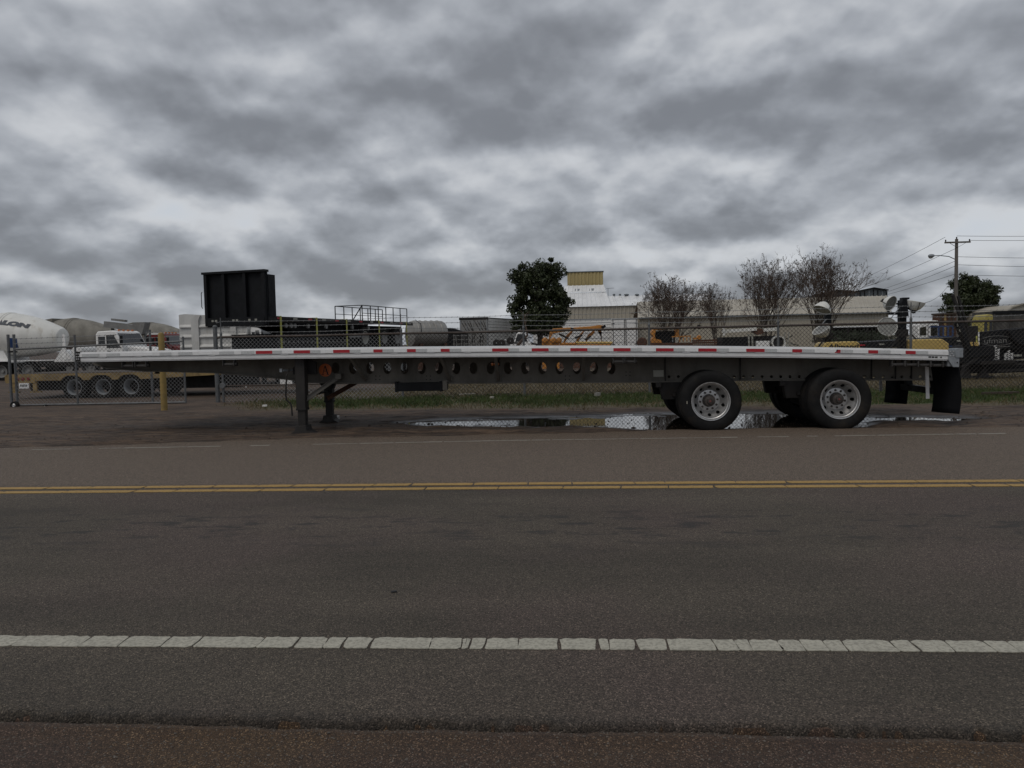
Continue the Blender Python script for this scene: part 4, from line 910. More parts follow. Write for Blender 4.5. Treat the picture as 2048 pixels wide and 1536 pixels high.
def truck_cab(t, x, paint, hw=1.1, dy=0.0, trim=None, zk=1.0, sx=1.0):
    """a long nosed cab: x is the back of the cab, nose towards +x"""
    f = lambda a, b, d: (x + a, d + dy, b)
    cab_ = MB().prism([(0, 0.95), (0, 2.5), (0.1, 2.66), (0.9, 2.70), (1.06, 2.62), (1.42, 1.86), (1.42, 0.95)], f, -hw, hw).build('cab', paint, t); bevel(cab_, 0.05, 2)
    hood = MB().prism([(1.40, 1.0), (1.40, 1.84), (2.3, 1.76), (2.95, 1.60), (3.05, 1.35), (3.05, 0.8), (1.40, 0.8)], f, -hw * 0.72, hw * 0.72).build('hood', paint, t); bevel(hood, 0.08, 2)
    for s_ in (-1, 1):
        MB().prism([(1.75, 0.75), (1.85, 1.15), (2.15, 1.32), (2.55, 1.32), (2.85, 1.15), (3.0, 0.8), (2.82, 0.8), (2.68, 1.02), (2.5, 1.12), (2.2, 1.12), (2.0, 1.0), (1.92, 0.75)], f, s_ * hw * 0.98 - 0.22 * (s_ > 0), s_ * hw * 0.98 + 0.22 * (s_ < 0)).build('fender', paint, t)
        y = s_ * (hw + 0.006)
        wd = MB().prism([(0.62, 1.80), (0.62, 2.40), (0.98, 2.40), (1.28, 1.80)], f, y - 0.004, y + 0.004).build('window', M['glass'], cab_)
        MB().prism([(0.14, 1.95), (0.14, 2.38), (0.50, 2.38), (0.50, 1.95)], f, y - 0.004, y + 0.004).build('window', M['glass'], cab_)
        MB().prism([(0.56, 1.74), (0.56, 2.46), (1.00, 2.46), (1.00, 2.41), (0.62, 2.41), (0.62, 1.79), (1.32, 1.79), (1.32, 1.74)], f, y - 0.010 * s_ - 0.006, y + 0.006).build('window_frame', M['black'], cab_)
        MB().box(x + 0.60, x + 0.76, y + dy - 0.012, y + dy + 0.012, 1.55, 1.60).build('door_handle', M['black'], cab_)
        MB().box(x + 1.36, x + 1.44, y + dy + s_ * 0.10 - 0.08, y + dy + s_ * 0.10 + 0.08, 1.95, 2.40).build('mirror', M['black'], t)
    n_ = Vector((0.76, 0, 0.36)).normalized()
    a = Vector((1.10, 0, 2.54)) + n_ * 0.006; b_ = Vector((1.39, 0, 1.93)) + n_ * 0.006
    MB().add([(x + a.x, dy - hw * 0.9, a.z), (x + a.x, dy + hw * 0.9, a.z), (x + b_.x, dy + hw * 0.9, b_.z), (x + b_.x, dy - hw * 0.9, b_.z)], [(0, 1, 2, 3)]).build('windshield', M['glass'], cab_)
    MB().box(x + 3.055, x + 3.08, dy - hw * 0.5, dy + hw * 0.5, 0.95, 1.5).build('grille', M['galv'], hood)
    MB().box(x + 3.0, x + 3.25, dy - hw, dy + hw, 0.45, 0.75).build('bumper', M['galv'], t)
    for k in (-0.6, -0.2, 0.2, 0.6): MB().box(x + 0.9, x + 1.0, dy + k - 0.05, dy + k + 0.05, 2.69, 2.76).build('roof_lamp', M['amber'], cab_)
    if trim: MB().box(x - 0.03, x + 0.96, dy - hw - 0.02, dy + hw + 0.02, 2.60, 2.72).build('roof_cap', trim, cab_)
    for ch in list(t.children):
        if ch.name.split('.')[0] in ('cab', 'hood', 'fender', 'mirror', 'bumper') and not ch.get('z_done'): ch.scale = (sx, 1, zk); ch.location.x = x * (1 - sx); ch['z_done'] = 1
    return cab_
def chassis(t, x0, x1, axles, r=0.52, z=0.95):
    MB().box(x0, x1, -0.48, -0.36, z - 0.25, z).box(x0, x1, 0.36, 0.48, z - 0.25, z).box(x0, x0 + 0.2, -0.36, 0.36, z - 0.24, z - 0.01).build('chassis', M['dark_steel'], t)
    for a in axles:
        for y in (-1.0, 1.0): yard_wheel(t, a, y, r)
        MB().tube([(a, -0.9, r), (a, 0.9, r)], 0.07, 8).build('axle', M['dark_steel'], t)
def mixer(px, Y, label, drum_m, paint, word=None, seed=0, trim=None, rear=True):
    t = thing('concrete_mixer_truck', label, 'mixer truck', (at(px, 700, Y).x, Y, 0), 0.0, 'concrete mixer trucks in the yard')
    chassis(t, -5.0, 5.3, (4.75, -1.2, -2.6))
    tilt = R_(6); ax = Vector((-math.cos(tilt), 0, math.sin(tilt))); up = Vector((math.sin(tilt), 0, math.cos(tilt))); o0 = Vector((0, 0, 2.12))
    prof = [(0.0, 0.0), (0.44, 0.0), (0.55, 0.05), (0.63, 0.18), (0.82, 0.75), (0.98, 1.35), (1.08, 1.9), (1.13, 2.5), (1.13, 3.1), (1.04, 3.6), (0.80, 4.3), (0.58, 4.9), (0.50, 4.7)]
    def dp(a, b, h): return tuple(o0 + ax * h + Vector((0, a, 0)) + up * b)
    dr = MB().lathe([(max(r_, 0.001), h) for r_, h in prof], 40, dp).build('drum', drum_m, t, smooth=25)
    for h in (2.80, 2.95):
        MB().lathe([(1.125, h - 0.05), (1.155, h - 0.045), (1.155, h + 0.045), (1.125, h + 0.05)], 40, dp, False).build('drum_band', drum_m, dr)
    rad = lambda h: float(np.interp(h, [q[1] for q in prof[1:12]], [q[0] for q in prof[1:12]]))
    if word:
        me = text_mesh('lettering', word, 0.30, M['lettering_blue'], 0.0, 0.03, 0.12)
        L = max(v.co.x for v in me.vertices)
        import bmesh as _bm
        bmx = _bm.new(); bmx.from_mesh(me); _bm.ops.triangulate(bmx, faces=bmx.faces); _bm.ops.subdivide_edges(bmx, edges=bmx.edges, cuts=3, use_grid_fill=True); bmx.to_mesh(me); bmx.free()
        for v in me.vertices:
            s_ = 1.25 + (L - v.co.x) * 2.1; ph = R_(33) + v.co.y * 1.0; r_ = rad(s_) + 0.012
            v.co = o0 + ax * s_ + Vector((0, -r_ * math.cos(ph), 0)) + up * (r_ * math.sin(ph))
        place(me, 'lettering', dr)
        V = []; n = 8
        for k in range(n + 1):
            s_ = 1.75 + 0.45 * k / n
            for j in range(5):
                ph = R_(-34 + 28 * j / 4); r_ = rad(s_) + 0.012
                V.append(o0 + ax * s_ + Vector((0, -r_ * math.cos(ph), 0)) + up * (r_ * math.sin(ph)))
        MB().add(V, [(k * 5 + j, k * 5 + j + 1, k * 5 + j + 6, k * 5 + j + 5) for k in range(n) for j in range(4)]).build('blue_patch', M['blue'], dr)
    # front pedestal, rear pedestal and chute, fenders, water tank
    MB().prism([(-0.35, 0.95), (0.75, 0.95), (0.36, 1.50), (0.10, 1.58)], XZ(0), -0.35, 0.35).build('front_pedestal', paint, t)
    MB().prism([(-3.2, 0.95), (-2.4, 0.95), (-2.75, 1.7), (-2.9, 1.7)], XZ(0), -0.8, 0.8).build('rear_pedestal', paint, t)
    MB().lathe([(0.0, -0.75), (0.28, -0.72), (0.30, -0.6), (0.30, 0.6), (0.28, 0.72), (0.0, 0.75)], 18, shift(AXY, 1.15, 0, 1.45)).build('water_tank', paint, t)
    for y in (-1.02, 0.98):
        MB().box(-3.4, 0.9, y - 0.2, y + 0.24, 1.12, 1.17).build('fender', paint, t)
    MB().prism([(0.55, 1.2), (0.75, 1.2), (0.72, 2.35), (0.62, 2.35)], XZ(0), -0.95, -0.9).build('ladder', paint, t)
    MB().prism([(-5.2, 3.35), (-3.9, 3.55), (-4.0, 2.75), (-4.8, 2.35)], XZ(0), -0.55, 0.55).build('hopper', drum_m, t)
    MB().prism([(-4.6, 2.3), (-4.4, 2.5), (-5.9, 1.4), (-6.0, 1.2)], XZ(0), -0.3, 0.3).build('chute', drum_m, t)
    truck_cab(t, 2.45, paint, trim=trim, zk=0.92); return t
M['lettering_blue'] = mat('faded_blue_grey_lettering', (0.05, 0.06, 0.075), 0.6, 0, 0.2, 4)
mixer(128, 38, 'concrete mixer with white drum bearing dark letters and a blue patch behind the sliding gate', M['white_worn'], M['white'], 'TALON')
mixer(238, 46, 'concrete mixer with cement caked grey drum and dark red cab with white roof', M['concrete_grime'], M['red'], trim=M['white'])
mixer(376, 56, 'farthest concrete mixer, its grey brown drum half hidden by the white dump truck', M['concrete_grime'], M['grey_paint'])

# conveyor boom lying between the mixers
cv = thing('conveyor_boom', 'grey steel conveyor boom raised between the two grey mixer drums', 'conveyor', (at(240, 700, 43).x, 43, 0))
q = [at(212, 640, 43), at(292, 652, 43)]
MB().bar(q[0] + Vector((0, 0, -0.25)), q[1] + Vector((0, 0, -0.2)), 0.5, 0.35).build('boom', M['grey_paint'], cv, world=True)
MB().bar(at(225, 639, 43), at(252, 642, 43), 0.3, 0.12).build('belt_cover', M['grey_paint'], cv, world=True)
MB().prism([(0, 0), (0.75, 0), (0.75, -0.1), (0.55, -0.7), (0.35, -0.75)], lambda a, b, d: tuple(at(270, 645, 43) + Vector((a, d, b))), -0.3, 0.3).build('head_box', M['grey_paint'], cv, world=True)
MB().bar(at(290, 648, 43), Vector((at(290, 690, 43).x, 43, 0)), 0.12, 0.12).bar(at(225, 650, 43), Vector((at(225, 690, 43).x, 43, 0)), 0.12, 0.12).build('support', M['grey_paint'], cv, world=True)

# white dump truck
Yd = 42.0; pxm = Yd / FPX
dt = thing('dump_truck', 'white dump truck with ribbed steel box standing before the black bulkhead trailer', 'truck', (at(381, 700, Yd).x, Yd, 0))
chassis(dt, 0.1, 5.4, (1.2, 2.6, 5.1))
bl = 3.85
bxo = MB()
bxo.prism([(0, 1.15), (0.0, 3.36), (0.35, 3.40), (3.7, 3.16), (3.85, 3.02), (3.85, 1.15)], XZ(0), -1.15, -1.09).prism([(0, 1.15), (0.0, 3.36), (0.35, 3.40), (3.7, 3.16), (3.85, 3.02), (3.85, 1.15)], XZ(0), 1.09, 1.15)
bxo.box(0.0, 0.06, -1.09, 1.09, 1.15, 3.3).box(3.79, 3.85, -1.09, 1.09, 1.15, 3.0).box(0.06, 3.79, -1.09, 1.09, 1.15, 1.22)
M['dump_white'] = mat('dull_white_dump_steel', (0.50, 0.50, 0.485), 0.5, 0, 0.1, 2, dirt=0.3, dirt_col=(0.28, 0.26, 0.22), dscale=2.0, streak=3)
bo = bxo.build('dump_box', M['dump_white'], dt)
for a, b_ in ((0.75, 1.15), (2.95, 3.25)):
    MB().prism([(a, 1.2), (a - 0.02, 3.05), (a + 0.22, 3.32), (b_ + 0.12, 3.30), (b_, 3.05), (b_, 1.2)], XZ(0), -1.27, -1.151).build('side_post', M['dump_white'], bo)
for z in (1.75, 2.30, 2.85):
    for a, b_ in ((0.05, 0.73), (1.17, 2.93), (3.27, 3.8)):
        MB().prism([(0, 0), (-0.10, 0.0), (-0.10, 0.05), (0, 0.17)], lambda p, q_, d: (d, -1.151 + p, z - 0.2 + q_), a, b_).build('side_rib', M['dump_white'], bo)
truck_cab(dt, 4.0, M['white'], sx=0.5, zk=0.98)

# yellow tan lowboy
Yl = 23.0; lx0 = at(18, 770, Yl - 1.2).x; lx1 = at(495, 745, Yl).x
lb = thing('lowboy_trailer', 'low tan yellow lowboy trailer with three axles parked behind the gate', 'trailer', ((lx0 + lx1) / 2, Yl, 0))
def L_(mb, name, m, parent=lb, **k): return mb.build(name, m, parent, world=True, **k)
wxs = [at(a, 780, Yl - 1.15).x for a in (150, 208, 264)]
poly = [(lx0, 0.62)]
for x in wxs:
    poly += [(x - 0.44, 0.62)] + [(x + 0.42 * math.cos(t), 0.40 + 0.40 * math.sin(t)) for t in [math.pi * (0.82 - 0.64 * k / 6) for k in range(7)]] + [(x + 0.44, 0.62)]
top = [(lx1, 0.72), (lx1, 0.86), (lx0, 0.80)]
mb = MB(); pts = [(a, max(b_, 0.55)) for a, b_ in poly] + [(lx1, 0.72)]
pts = sorted(set([(round(a, 4), round(b_, 4)) for a, b_ in pts]))
V = []
for a, b_ in pts: V += [(a, Yl - 1.28, min(b_, 0.76)), (a, Yl - 1.28, 0.82), (a, Yl - 1.20, min(b_, 0.76)), (a, Yl - 1.20, 0.82)]
Fs = []
for k in range(len(pts) - 1):
    o = 4 * k; Fs += [(o, o + 4, o + 5, o + 1), (o + 2, o + 3, o + 7, o + 6), (o + 1, o + 5, o + 7, o + 3), (o, o + 2, o + 6, o + 4)]
L_(MB().add(V, Fs), 'side_beam', M['tan_paint'])
L_(MB().box(lx0, lx1, Yl + 1.2, Yl + 1.28, 0.55, 0.82), 'side_beam', M['tan_paint'])
for k in range(7): L_(MB().box(lx0 + 0.1, lx1, Yl - 1.19 + k * 0.342, Yl - 1.19 + k * 0.342 + 0.33, 0.79, 0.835), 'deck_plank', M['wood'])
for x in wxs:
    for y in (Yl - 1.02, Yl + 1.02): yard_wheel(lb, x - lb.location.x, y - lb.location.y, 0.40, 0.32, _rd)
    L_(MB().tube([(x, Yl - 1, 0.4), (x, Yl + 1, 0.4)], 0.06, 8), 'axle', M['dark_steel'])
L_(MB().box(lx0 + 0.3, lx1, Yl - 0.7, Yl + 0.9, 0.30, 0.78), 'dark_fill', M['dark_steel'])  # solid dark block added to stand for the shaded underside
rb = L_(MB().box(lx0 - 0.06, lx0 + 0.02, Yl - 1.28, Yl + 1.28, 0.60, 0.80), 'rear_bumper', M['tan_paint'])
rf = L_(MB().box(lx0 - 0.03, lx0 + 0.9, Yl - 1.29, Yl - 1.285, 0.56, 0.74), 'bumper_side', M['tan_paint'])
for dx in (0.12, 0.80): L_(MB().box(lx0 + dx, lx0 + dx + 0.12, Yl - 1.27, Yl - 1.20, 0.30, 0.62).box(lx0 + dx - 0.1, lx0 + dx + 0.24, Yl - 1.27, Yl - 1.20, 0.27, 0.31), 'stabiliser_leg', M['tan_paint'])
pl = L_(MB().box(lx0 + 0.40, lx0 + 0.70, Yl - 1.31, Yl - 1.295, 0.40, 0.56), 'number_plate', M['tape_pale'])
for k in range(5): L_(MB().box(lx0 + 0.445 + k * 0.045, lx0 + 0.47 + k * 0.045, Yl - 1.315, Yl - 1.31, 0.45, 0.52), 'plate_mark', M['ink'], pl)
for dx in (0.35, 0.52, 0.69): L_(MB().lathe([(0.0, -0.02), (0.05, -0.015), (0.055, 0.0)], 12, shift(AXY, lx0 + dx, Yl - 1.29, 0.68)), 'tail_lamp', M['red'], rb)
L_(MB().prism([(lx1 - 0.05, 0.72), (lx1 + 0.8, 1.0), (lx1 + 3.2, 1.05), (lx1 + 3.2, 1.25), (lx1 + 0.6, 1.22), (lx1 - 0.05, 0.86)], XZ(Yl), -0.9, 0.9), 'gooseneck', M['dark_steel'])

# stacked trailers: a black flatbed with bulkhead strapped on a carrier
b0 = at(538, 632, 27.0); ang = R_(77)
def side_s(px_):
    d = ray(px_, 660); a, c = math.cos(ang), math.sin(ang); return (d.x * b0.y - d.y * b0.x) / (d.y * a - d.x * c)
Lb = side_s(826)
bz0 = b0.z
bt_ = thing('black_flatbed_trailer', 'black flatbed trailer with tall ribbed bulkhead, strapped on top of another trailer', 'trailer', (b0.x, b0.y, 0.0), ang)
def B_(mb, name, m, parent=bt_, **k): return mb.build(name, m, parent, **k)
WB = 2.62      # local x along the trailer, local y: 0 is the side we see, + away
B_(MB().box(0, Lb, 0.0, 0.06, bz0 - 0.16, bz0), 'side_rail', M['dark_steel'])
B_(MB().box(0, Lb, WB - 0.06, WB, bz0 - 0.16, bz0), 'side_rail', M['dark_steel'])
for k in range(7): B_(MB().box(0, Lb, 0.065 + k * 0.34, 0.065 + k * 0.34 + 0.33, bz0 - 0.05, bz0 - 0.01), 'deck_plank', M['wood'])
for y in (0.75, 1.75): B_(MB().prism([(0, bz0 - 0.2), (Lb, bz0 - 0.2), (Lb, bz0 - 0.6), (3.0, bz0 - 0.65), (1.8, bz0 - 0.35), (0, bz0 - 0.32)], lambda a, b, d: (a, d, b), y - 0.05, y + 0.05), 'main_beam', M['black'])
for k in range(12):
    a = 0.5 + k * (Lb - 1) / 11
    B_(MB().box(a, a + 0.28, -0.004, -0.001, bz0 - 0.10, bz0 - 0.03), 'red_tape' if k % 2 == 0 else 'pale_tape', M['tape_red'] if k % 2 == 0 else M['label_grey'])
# bulkhead box: closed ribbed wall across the nose with a short side return
bw = MB().box(-0.06, 0.0, -0.0, WB, bz0 - 0.35, bz0 + 1.62)
bk = B_(bw, 'bulkhead', M['black'])
for y in (0.02, 0.80, 1.70, WB - 0.14): B_(MB().box(-0.20, -0.06, y, y + 0.12, bz0 - 0.30, bz0 + 1.60), 'bulkhead_post', M['black'], bk)
B_(MB().box(-0.24, 0.02, -0.04, WB + 0.04, bz0 + 1.58, bz0 + 1.66), 'bulkhead_cap', M['black'], bk)
for y in (-0.02, WB - 0.03): B_(MB().box(0.0, 0.42, y, y + 0.05, bz0 - 0.02, bz0 + 1.50), 'side_return', M['black'], bk)
B_(MB().box(-0.22, -0.06, 0.05, WB - 0.05, bz0 - 0.32, bz0 - 0.02), 'nose_sill', M['black'], bk)
for y in (0.35, 0.62, 1.15, 1.3, 2.05, 2.2): B_(MB().box(-0.235, -0.215, y, y + 0.09, bz0 - 0.16, bz0 - 0.09), 'lamp', M['label_grey'], bk)
B_(MB().tube([(-0.2, WB + 0.06, bz0 + 0.35), (-0.2, WB + 0.10, bz0 + 0.4), (-0.2, WB + 0.10, bz0 + 0.9), (-0.2, WB + 0.06, bz0 + 0.95)], 0.014, 6), 'grab_handle', M['dark_steel'], bk)
for k, px_ in enumerate((733, 771, 797)):
    a = side_s(px_)
    for y in (0.2, 2.3): yard_wheel(bt_, a, y, 0.50, 0.28, _rt if k == 0 else None, z=bz0 - 0.78)
for k, a in enumerate([side_s(q_) for q_ in (560, 632, 692, 757, 812)]):
    st_ = MB().box(a, a + 0.10, -0.022, -0.006, 0.75, bz0 + 0.015).box(a, a + 0.10, -0.022, WB + 0.02, bz0 + 0.012, bz0 + 0.022)
    B_(st_, 'strap', M['yellow_green'])
B_(MB().prism([(5.6, bz0 - 0.62), (7.4, bz0 - 0.62), (7.4, bz0 - 0.75), (5.9, bz0 - 0.78)], lambda a, b, d: (a, d, b), 0.05, 0.6), 'storage_tray', M['grey_paint'])
for a in [side_s(q_) for q_ in (578, 588, 596, 622, 658, 710, 742)]:
    B_(MB().lathe([(0.0, -0.02), (0.09, -0.02), (0.10, 0.05)], 12, shift(AXY, a, 0.12, bz0 - 0.32)), 'winch', M['grey_paint'])
B_(MB().box(0.9, side_s(716), 0.35, WB - 0.3, bz0 - 1.25, bz0 - 0.62), 'dark_fill', M['black']); B_(MB().box(side_s(716), Lb - 0.2, 0.6, WB - 0.5, bz0 - 1.28, bz0 - 0.22), 'rear_dark_fill', M['black'])  # middle beam and dark void under the deck, filled with added black blocks
for k in range(16): B_(MB().box(1.0 + k * (side_s(714) - 1.2) / 16, 1.09 + k * (side_s(714) - 1.2) / 16, 0.335, 0.349, bz0 - 0.98, bz0 - 0.90), 'frame_slot', M['grey_paint'])
rl_ = MB()
def rail_seq(y, xs_, z0, z1):
    for a in xs_: rl_.bar((a, y, z0), (a, y, z1), 0.035, 0.035)
    rl_.bar((xs_[0], y, z1), (xs_[-1], y, z1), 0.035, 0.035); rl_.bar((xs_[0], y, (z0 + z1) / 2), (xs_[-1], y, (z0 + z1) / 2), 0.025, 0.025)
rail_seq(0.5, [side_s(745) + 0.8 * k for k in range(7)], bz0, bz0 + 0.72); rail_seq(1.9, [side_s(745) + 0.8 * k for k in range(7)], bz0, bz0 + 0.72)
s7 = side_s(745); rl_.bar((s7, 0.5, bz0 + 0.72), (s7, 1.9, bz0 + 0.72), 0.035, 0.035).bar((s7 - 0.9, 0.5, bz0), (s7, 0.5, bz0 + 0.72), 0.035, 0.035)
rk = rl_.build('pipe_railing', M['black'], None); rk.location = bt_.location; rk.rotation_euler = (0, 0, ang)
tag(rk, 'black pipe railing frame lying on the black flatbed trailer', 'railing')
ct = thing('carrier_trailer', 'dark low carrier trailer under the strapped black flatbed, its legs down', 'trailer', (b0.x, b0.y, 0.0), ang)
C_ = lambda mb, name, m, parent=ct, **k: mb.build(name, m, parent, **k)
C_(MB().box(-0.2, Lb + 1.0, 0.05, WB - 0.05, 0.62, 1.25), 'deck', M['black'])
C_(MB().box(-0.2, Lb + 1.0, 0.02, 0.05, 0.60, 0.80), 'side_rail', M['black'])
for a in (0.1, 0.95):
    for y in (0.35, 2.0):
        lgc = C_(MB().box(a, a + 0.13, y, y + 0.13, 0.05, 0.62).box(a - 0.06, a + 0.19, y - 0.06, y + 0.19, 0.0, 0.05), 'leg', M['dark_steel'])
for a in (Lb - 2.6, Lb - 1.6, Lb - 0.6):
    for y in (0.2, WB - 0.2): yard_wheel(ct, a, y, 0.36, 0.26)
for a, b_ in ((490, 752), (572, 762)):
    p = at(a, b_, 26.4); 
    s_ = MB().box(p.x - 0.22, p.x + 0.22, p.y, p.y + 0.02, p.z - 0.11, p.z + 0.11).box(p.x - 0.02, p.x + 0.02, p.y + 0.02, p.y + 0.06, 0, p.z - 0.1).build('notice_board', M['white'], None)
    tag(s_, 'small white panel on a stake seen under the silver trailer\'s %s' % ('nose' if a < 520 else 'landing leg'), 'panel')

# grey ribbed tank
Yt = 42.0; p = at(818, 668, Yt); q = at(880, 668, Yt)
tk = thing('ribbed_tank', 'dull grey cylindrical tank with ribs standing past the end of the black flatbed', 'tank', (p.x, Yt, 0), R_(38))
rt = 0.72; zc = p.z
prof = [(0.0, -0.05), (0.45, -0.02), (0.68, 0.06), (rt, 0.16)]
mb = MB().lathe(prof + [(rt, 2.0), (0.66, 2.1), (0.0, 2.15)], 32, shift(AXX, 0, 0, zc)); tb_ = mb.build('tank_shell', M['tank'], tk)
for k in range(5): MB().lathe([(rt, 0.3 + k * 0.36 - 0.03), (rt + 0.035, 0.3 + k * 0.36), (rt, 0.3 + k * 0.36 + 0.03)], 32, shift(AXX, 0, 0, zc)).build('rib', M['tank'], tb_)
MB().tube([(0.4, -rt - 0.03, zc + 0.1), (0.45, -rt * 0.8, zc + rt * 0.75), (0.4, 0, zc + rt + 0.06)], 0.02, 6).build('hose', M['black'], tk)
for a in (0.4, 1.9): MB().box(a, a + 0.15, -0.6, 0.6, 0, zc - rt * 0.75).build('saddle', M['rust'], tk)
# ------------------------------------------------------------------ middle of the yard
def W_(mb, name, m, parent, **k): return mb.build(name, m, parent, world=True, **k)
# box trailer seen from its rear doors
Yr = 72.0
c0, c1 = at(919, 636, Yr), at(976, 632.5, Yr)
rz = R_(18)
bt2 = thing('box_trailer', 'old box trailer with grey striped rear doors and ribbed pale side', 'trailer', (c0.x, Yr, 0), R_(-4))
wd = (c1 - c0).length; ht = c0.z
XL = 10.5
body = MB().prism([(0, 0), (wd, 0), (wd + 2.0, XL), (2.0, XL)], lambda a, b, d: (a, b, d), 1.15, ht).build('body', M['grey_paint'], bt2)
for k in range(9):
    z = 1.3 + k * (ht - 1.4) / 9
    n_ = Vector((XL, -2.0, 0)).normalized() * 0.02
    MB().add([(wd + n_.x, 0.05, z), (wd + 1.98 + n_.x, XL - .1, z), (wd + 1.98 + n_.x, XL - .1, z + 0.24), (wd + n_.x, 0.05, z + 0.24)], [(0, 1, 2, 3)]).build('side_panel', M['white_worn'], body)
for x0_, x1_ in ((0.08, wd / 2 - 0.03), (wd / 2 + 0.03, wd - 0.08)):
    dr_ = MB().box(x0_, x1_, -0.05, -0.005, 1.3, ht - 0.22).build('door', M['grey_paint'], body)
    w_ = x1_ - x0_; h_ = ht - 1.6
    for k in range(7):
        a = x0_ + 0.05 + (w_ - 0.1) * (k % 4) / 4; 
        zz = 1.4 + h_ * (0.55 if k < 4 else 0.05)
        MB().bar((a, -0.055, zz + 0.9 * h_ * 0.45), (min(a + w_ * 0.42, x1_ - 0.03), -0.055, zz), 0.07, 0.006, (0, 1, 0)).build('door_stripe', M['dark_steel'], dr_)
    MB().tube([((x0_ + x1_) / 2, -0.08, 1.3), ((x0_ + x1_) / 2, -0.08, ht - 0.25)], 0.02, 6).build('lock_bar', M['galv'], dr_)
MB().box(-0.04, wd + 0.04, -0.07, 0.02, ht - 0.2, ht + 0.03).build('header', M['dark_steel'], body)
for x in (0.05, wd - 0.12): MB().box(x, x + 0.07, -0.07, -0.005, 1.15, ht - 0.2).build('door_post', M['galv'], body)
for y in (1.2, 2.5):
    for x in (0.3, wd - 0.3):
        e = yard_wheel(bt2, x + y * 0.19, y, 0.52, 0.28); e.rotation_euler = (0, 0, math.pi / 2 - 0.18)
# long white box trailer and the doored container next to it
Yv = 88.0; p0, p1 = at(1066, 641, Yv), at(1222, 637.5, Yv)
vt = thing('white_box_trailer', 'long plain white box trailer parked below the tan topped metal tower', 'trailer', (p0.x, Yv, 0))
Lv = p1.x - p0.x; hv = p0.z
bo = MB().box(0, Lv, 0, 2.6, 1.1, hv).build('body', M['white'], vt)
for z in (1.75, 2.35, 2.95, 3.5): MB().box(0.05, Lv - 0.05, -0.03, -0.002, z, z + 0.04).build('side_seam', M['galv'], bo)
MB().box(-0.03, Lv + 0.03, -0.04, 2.64, hv - 0.05, hv + 0.05).build('roof_rail', M['galv'], bo)
MB().box(1.62, 1.72, -0.03, -0.002, 3.0, 3.35).build('side_marker', M['ink'], bo)
for a in (Lv - 1.5, Lv - 2.8):
    for y in (0.3, 2.3): yard_wheel(vt, a, y, 0.52)
MB().box(1.6, 1.75, 0.4, 0.55, 0, 1.1).box(1.6, 1.75, 2.0, 2.15, 0, 1.1).build('landing_leg', M['dark_steel'], vt)
p0, p1 = at(1223.5, 637, Yv - 1.5), at(1275, 635.5, Yv - 1.5)
cn = thing('white_container', 'white container with two framed doors and hinges beside the long white box trailer', 'container', (p0.x, Yv - 1.5, 0))
Lc = p1.x - p0.x; hc = p0.z
bo = MB().box(0, Lc, 0.06, 3.0, 0.15, hc).build('body', M['white'], cn)
for a, b_ in ((0.10, Lc * 0.50), (Lc * 0.54, Lc - 0.12)):
    d_ = MB().box(a, b_, 0.0, 0.055, 0.4, hc - 0.18).build('door', M['white'], bo)
    for z in (1.2, 2.0, 2.8, 3.4): MB().box(a + 0.03, b_ - 0.03, -0.012, -0.002, z, z + 0.035).build('door_seam', M['galv'], d_)
    for s_ in (a, b_ - 0.06): MB().box(s_, s_ + 0.06, -0.03, -0.013, 0.4, hc - 0.18).build('door_frame', M['dark_steel'], d_)
    for z in (1.0, 3.3): MB().box(a - 0.15 if a < 1 else b_ - 0.2, a + 0.2 if a < 1 else b_ + 0.1, -0.045, -0.031, z, z + 0.07).build('hinge', M['dark_steel'], d_)
MB().box(0, Lc, -0.02, 0.05, hc - 0.16, hc - 0.02).build('header', M['galv'], bo)
for s_ in (0.2, Lc - 0.4): MB().box(s_, s_ + 0.2, 0.3, 2.6, 0, 0.15).build('skid', M['wood'], cn)

# dark stacked steel racks and scrap before the box trailer
Yk = 45.0
k0, k1 = at(908, 690, Yk), at(968, 664, Yk)
rk = thing('steel_rack', 'stack of dark steel lattice frames below the striped trailer doors', 'rack', ((k0.x + k1.x) / 2, Yk, 0))
W_(MB().box(k0.x, k1.x, Yk, Yk + 1.2, 0.0, k0.z - 0.1), 'pallet_base', M['black'], rk)
for k in range(9):
    x = k0.x + (k1.x - k0.x) * k / 8; mb = MB()
    for y in (Yk, Yk + 1.1): mb.bar((x, y, k0.z - 0.1), (x + rnd.uniform(-.06, .06), y, k1.z + rnd.uniform(-0.2, 0.02)), 0.045, 0.045)
    W_(mb, 'upright', M['dark_steel'] if k % 2 else M['grey_paint'], rk)
for z in (0.15, 0.42, 0.66):
    zz = k0.z - 0.1 + z
    for y in (Yk - 0.03, Yk + 1.13): W_(MB().bar((k0.x - 0.05, y, zz), (k1.x + 0.05, y, zz + rnd.uniform(-.04, .04)), 0.04, 0.045), 'crossbar', M['grey_paint'], rk)
for k in range(4):
    x = k0.x + (k1.x - k0.x) * (k + 0.1) / 4; W_(MB().bar((x, Yk - 0.06, k0.z), (x + 0.35, Yk - 0.06, k1.z - 0.15), 0.03, 0.03), 'diagonal', M['dark_steel'], rk)
Yk2 = 47.0; a, b_ = at(886, 690, Yk2), at(930, 655, Yk2)
dk = thing('dark_flat_rack', 'dark loaded flat rack between the grey tank and the striped box trailer', 'rack', ((a.x + b_.x) / 2, Yk2, 0))
W_(MB().prism([(a.x, 0.2), (b_.x, 0.2), (b_.x, b_.z - 0.28), (a.x + 0.5, b_.z), (a.x, b_.z)], lambda p, q, d: (p, d, q), Yk2, Yk2 + 1.5), 'frame', M['black'], dk)
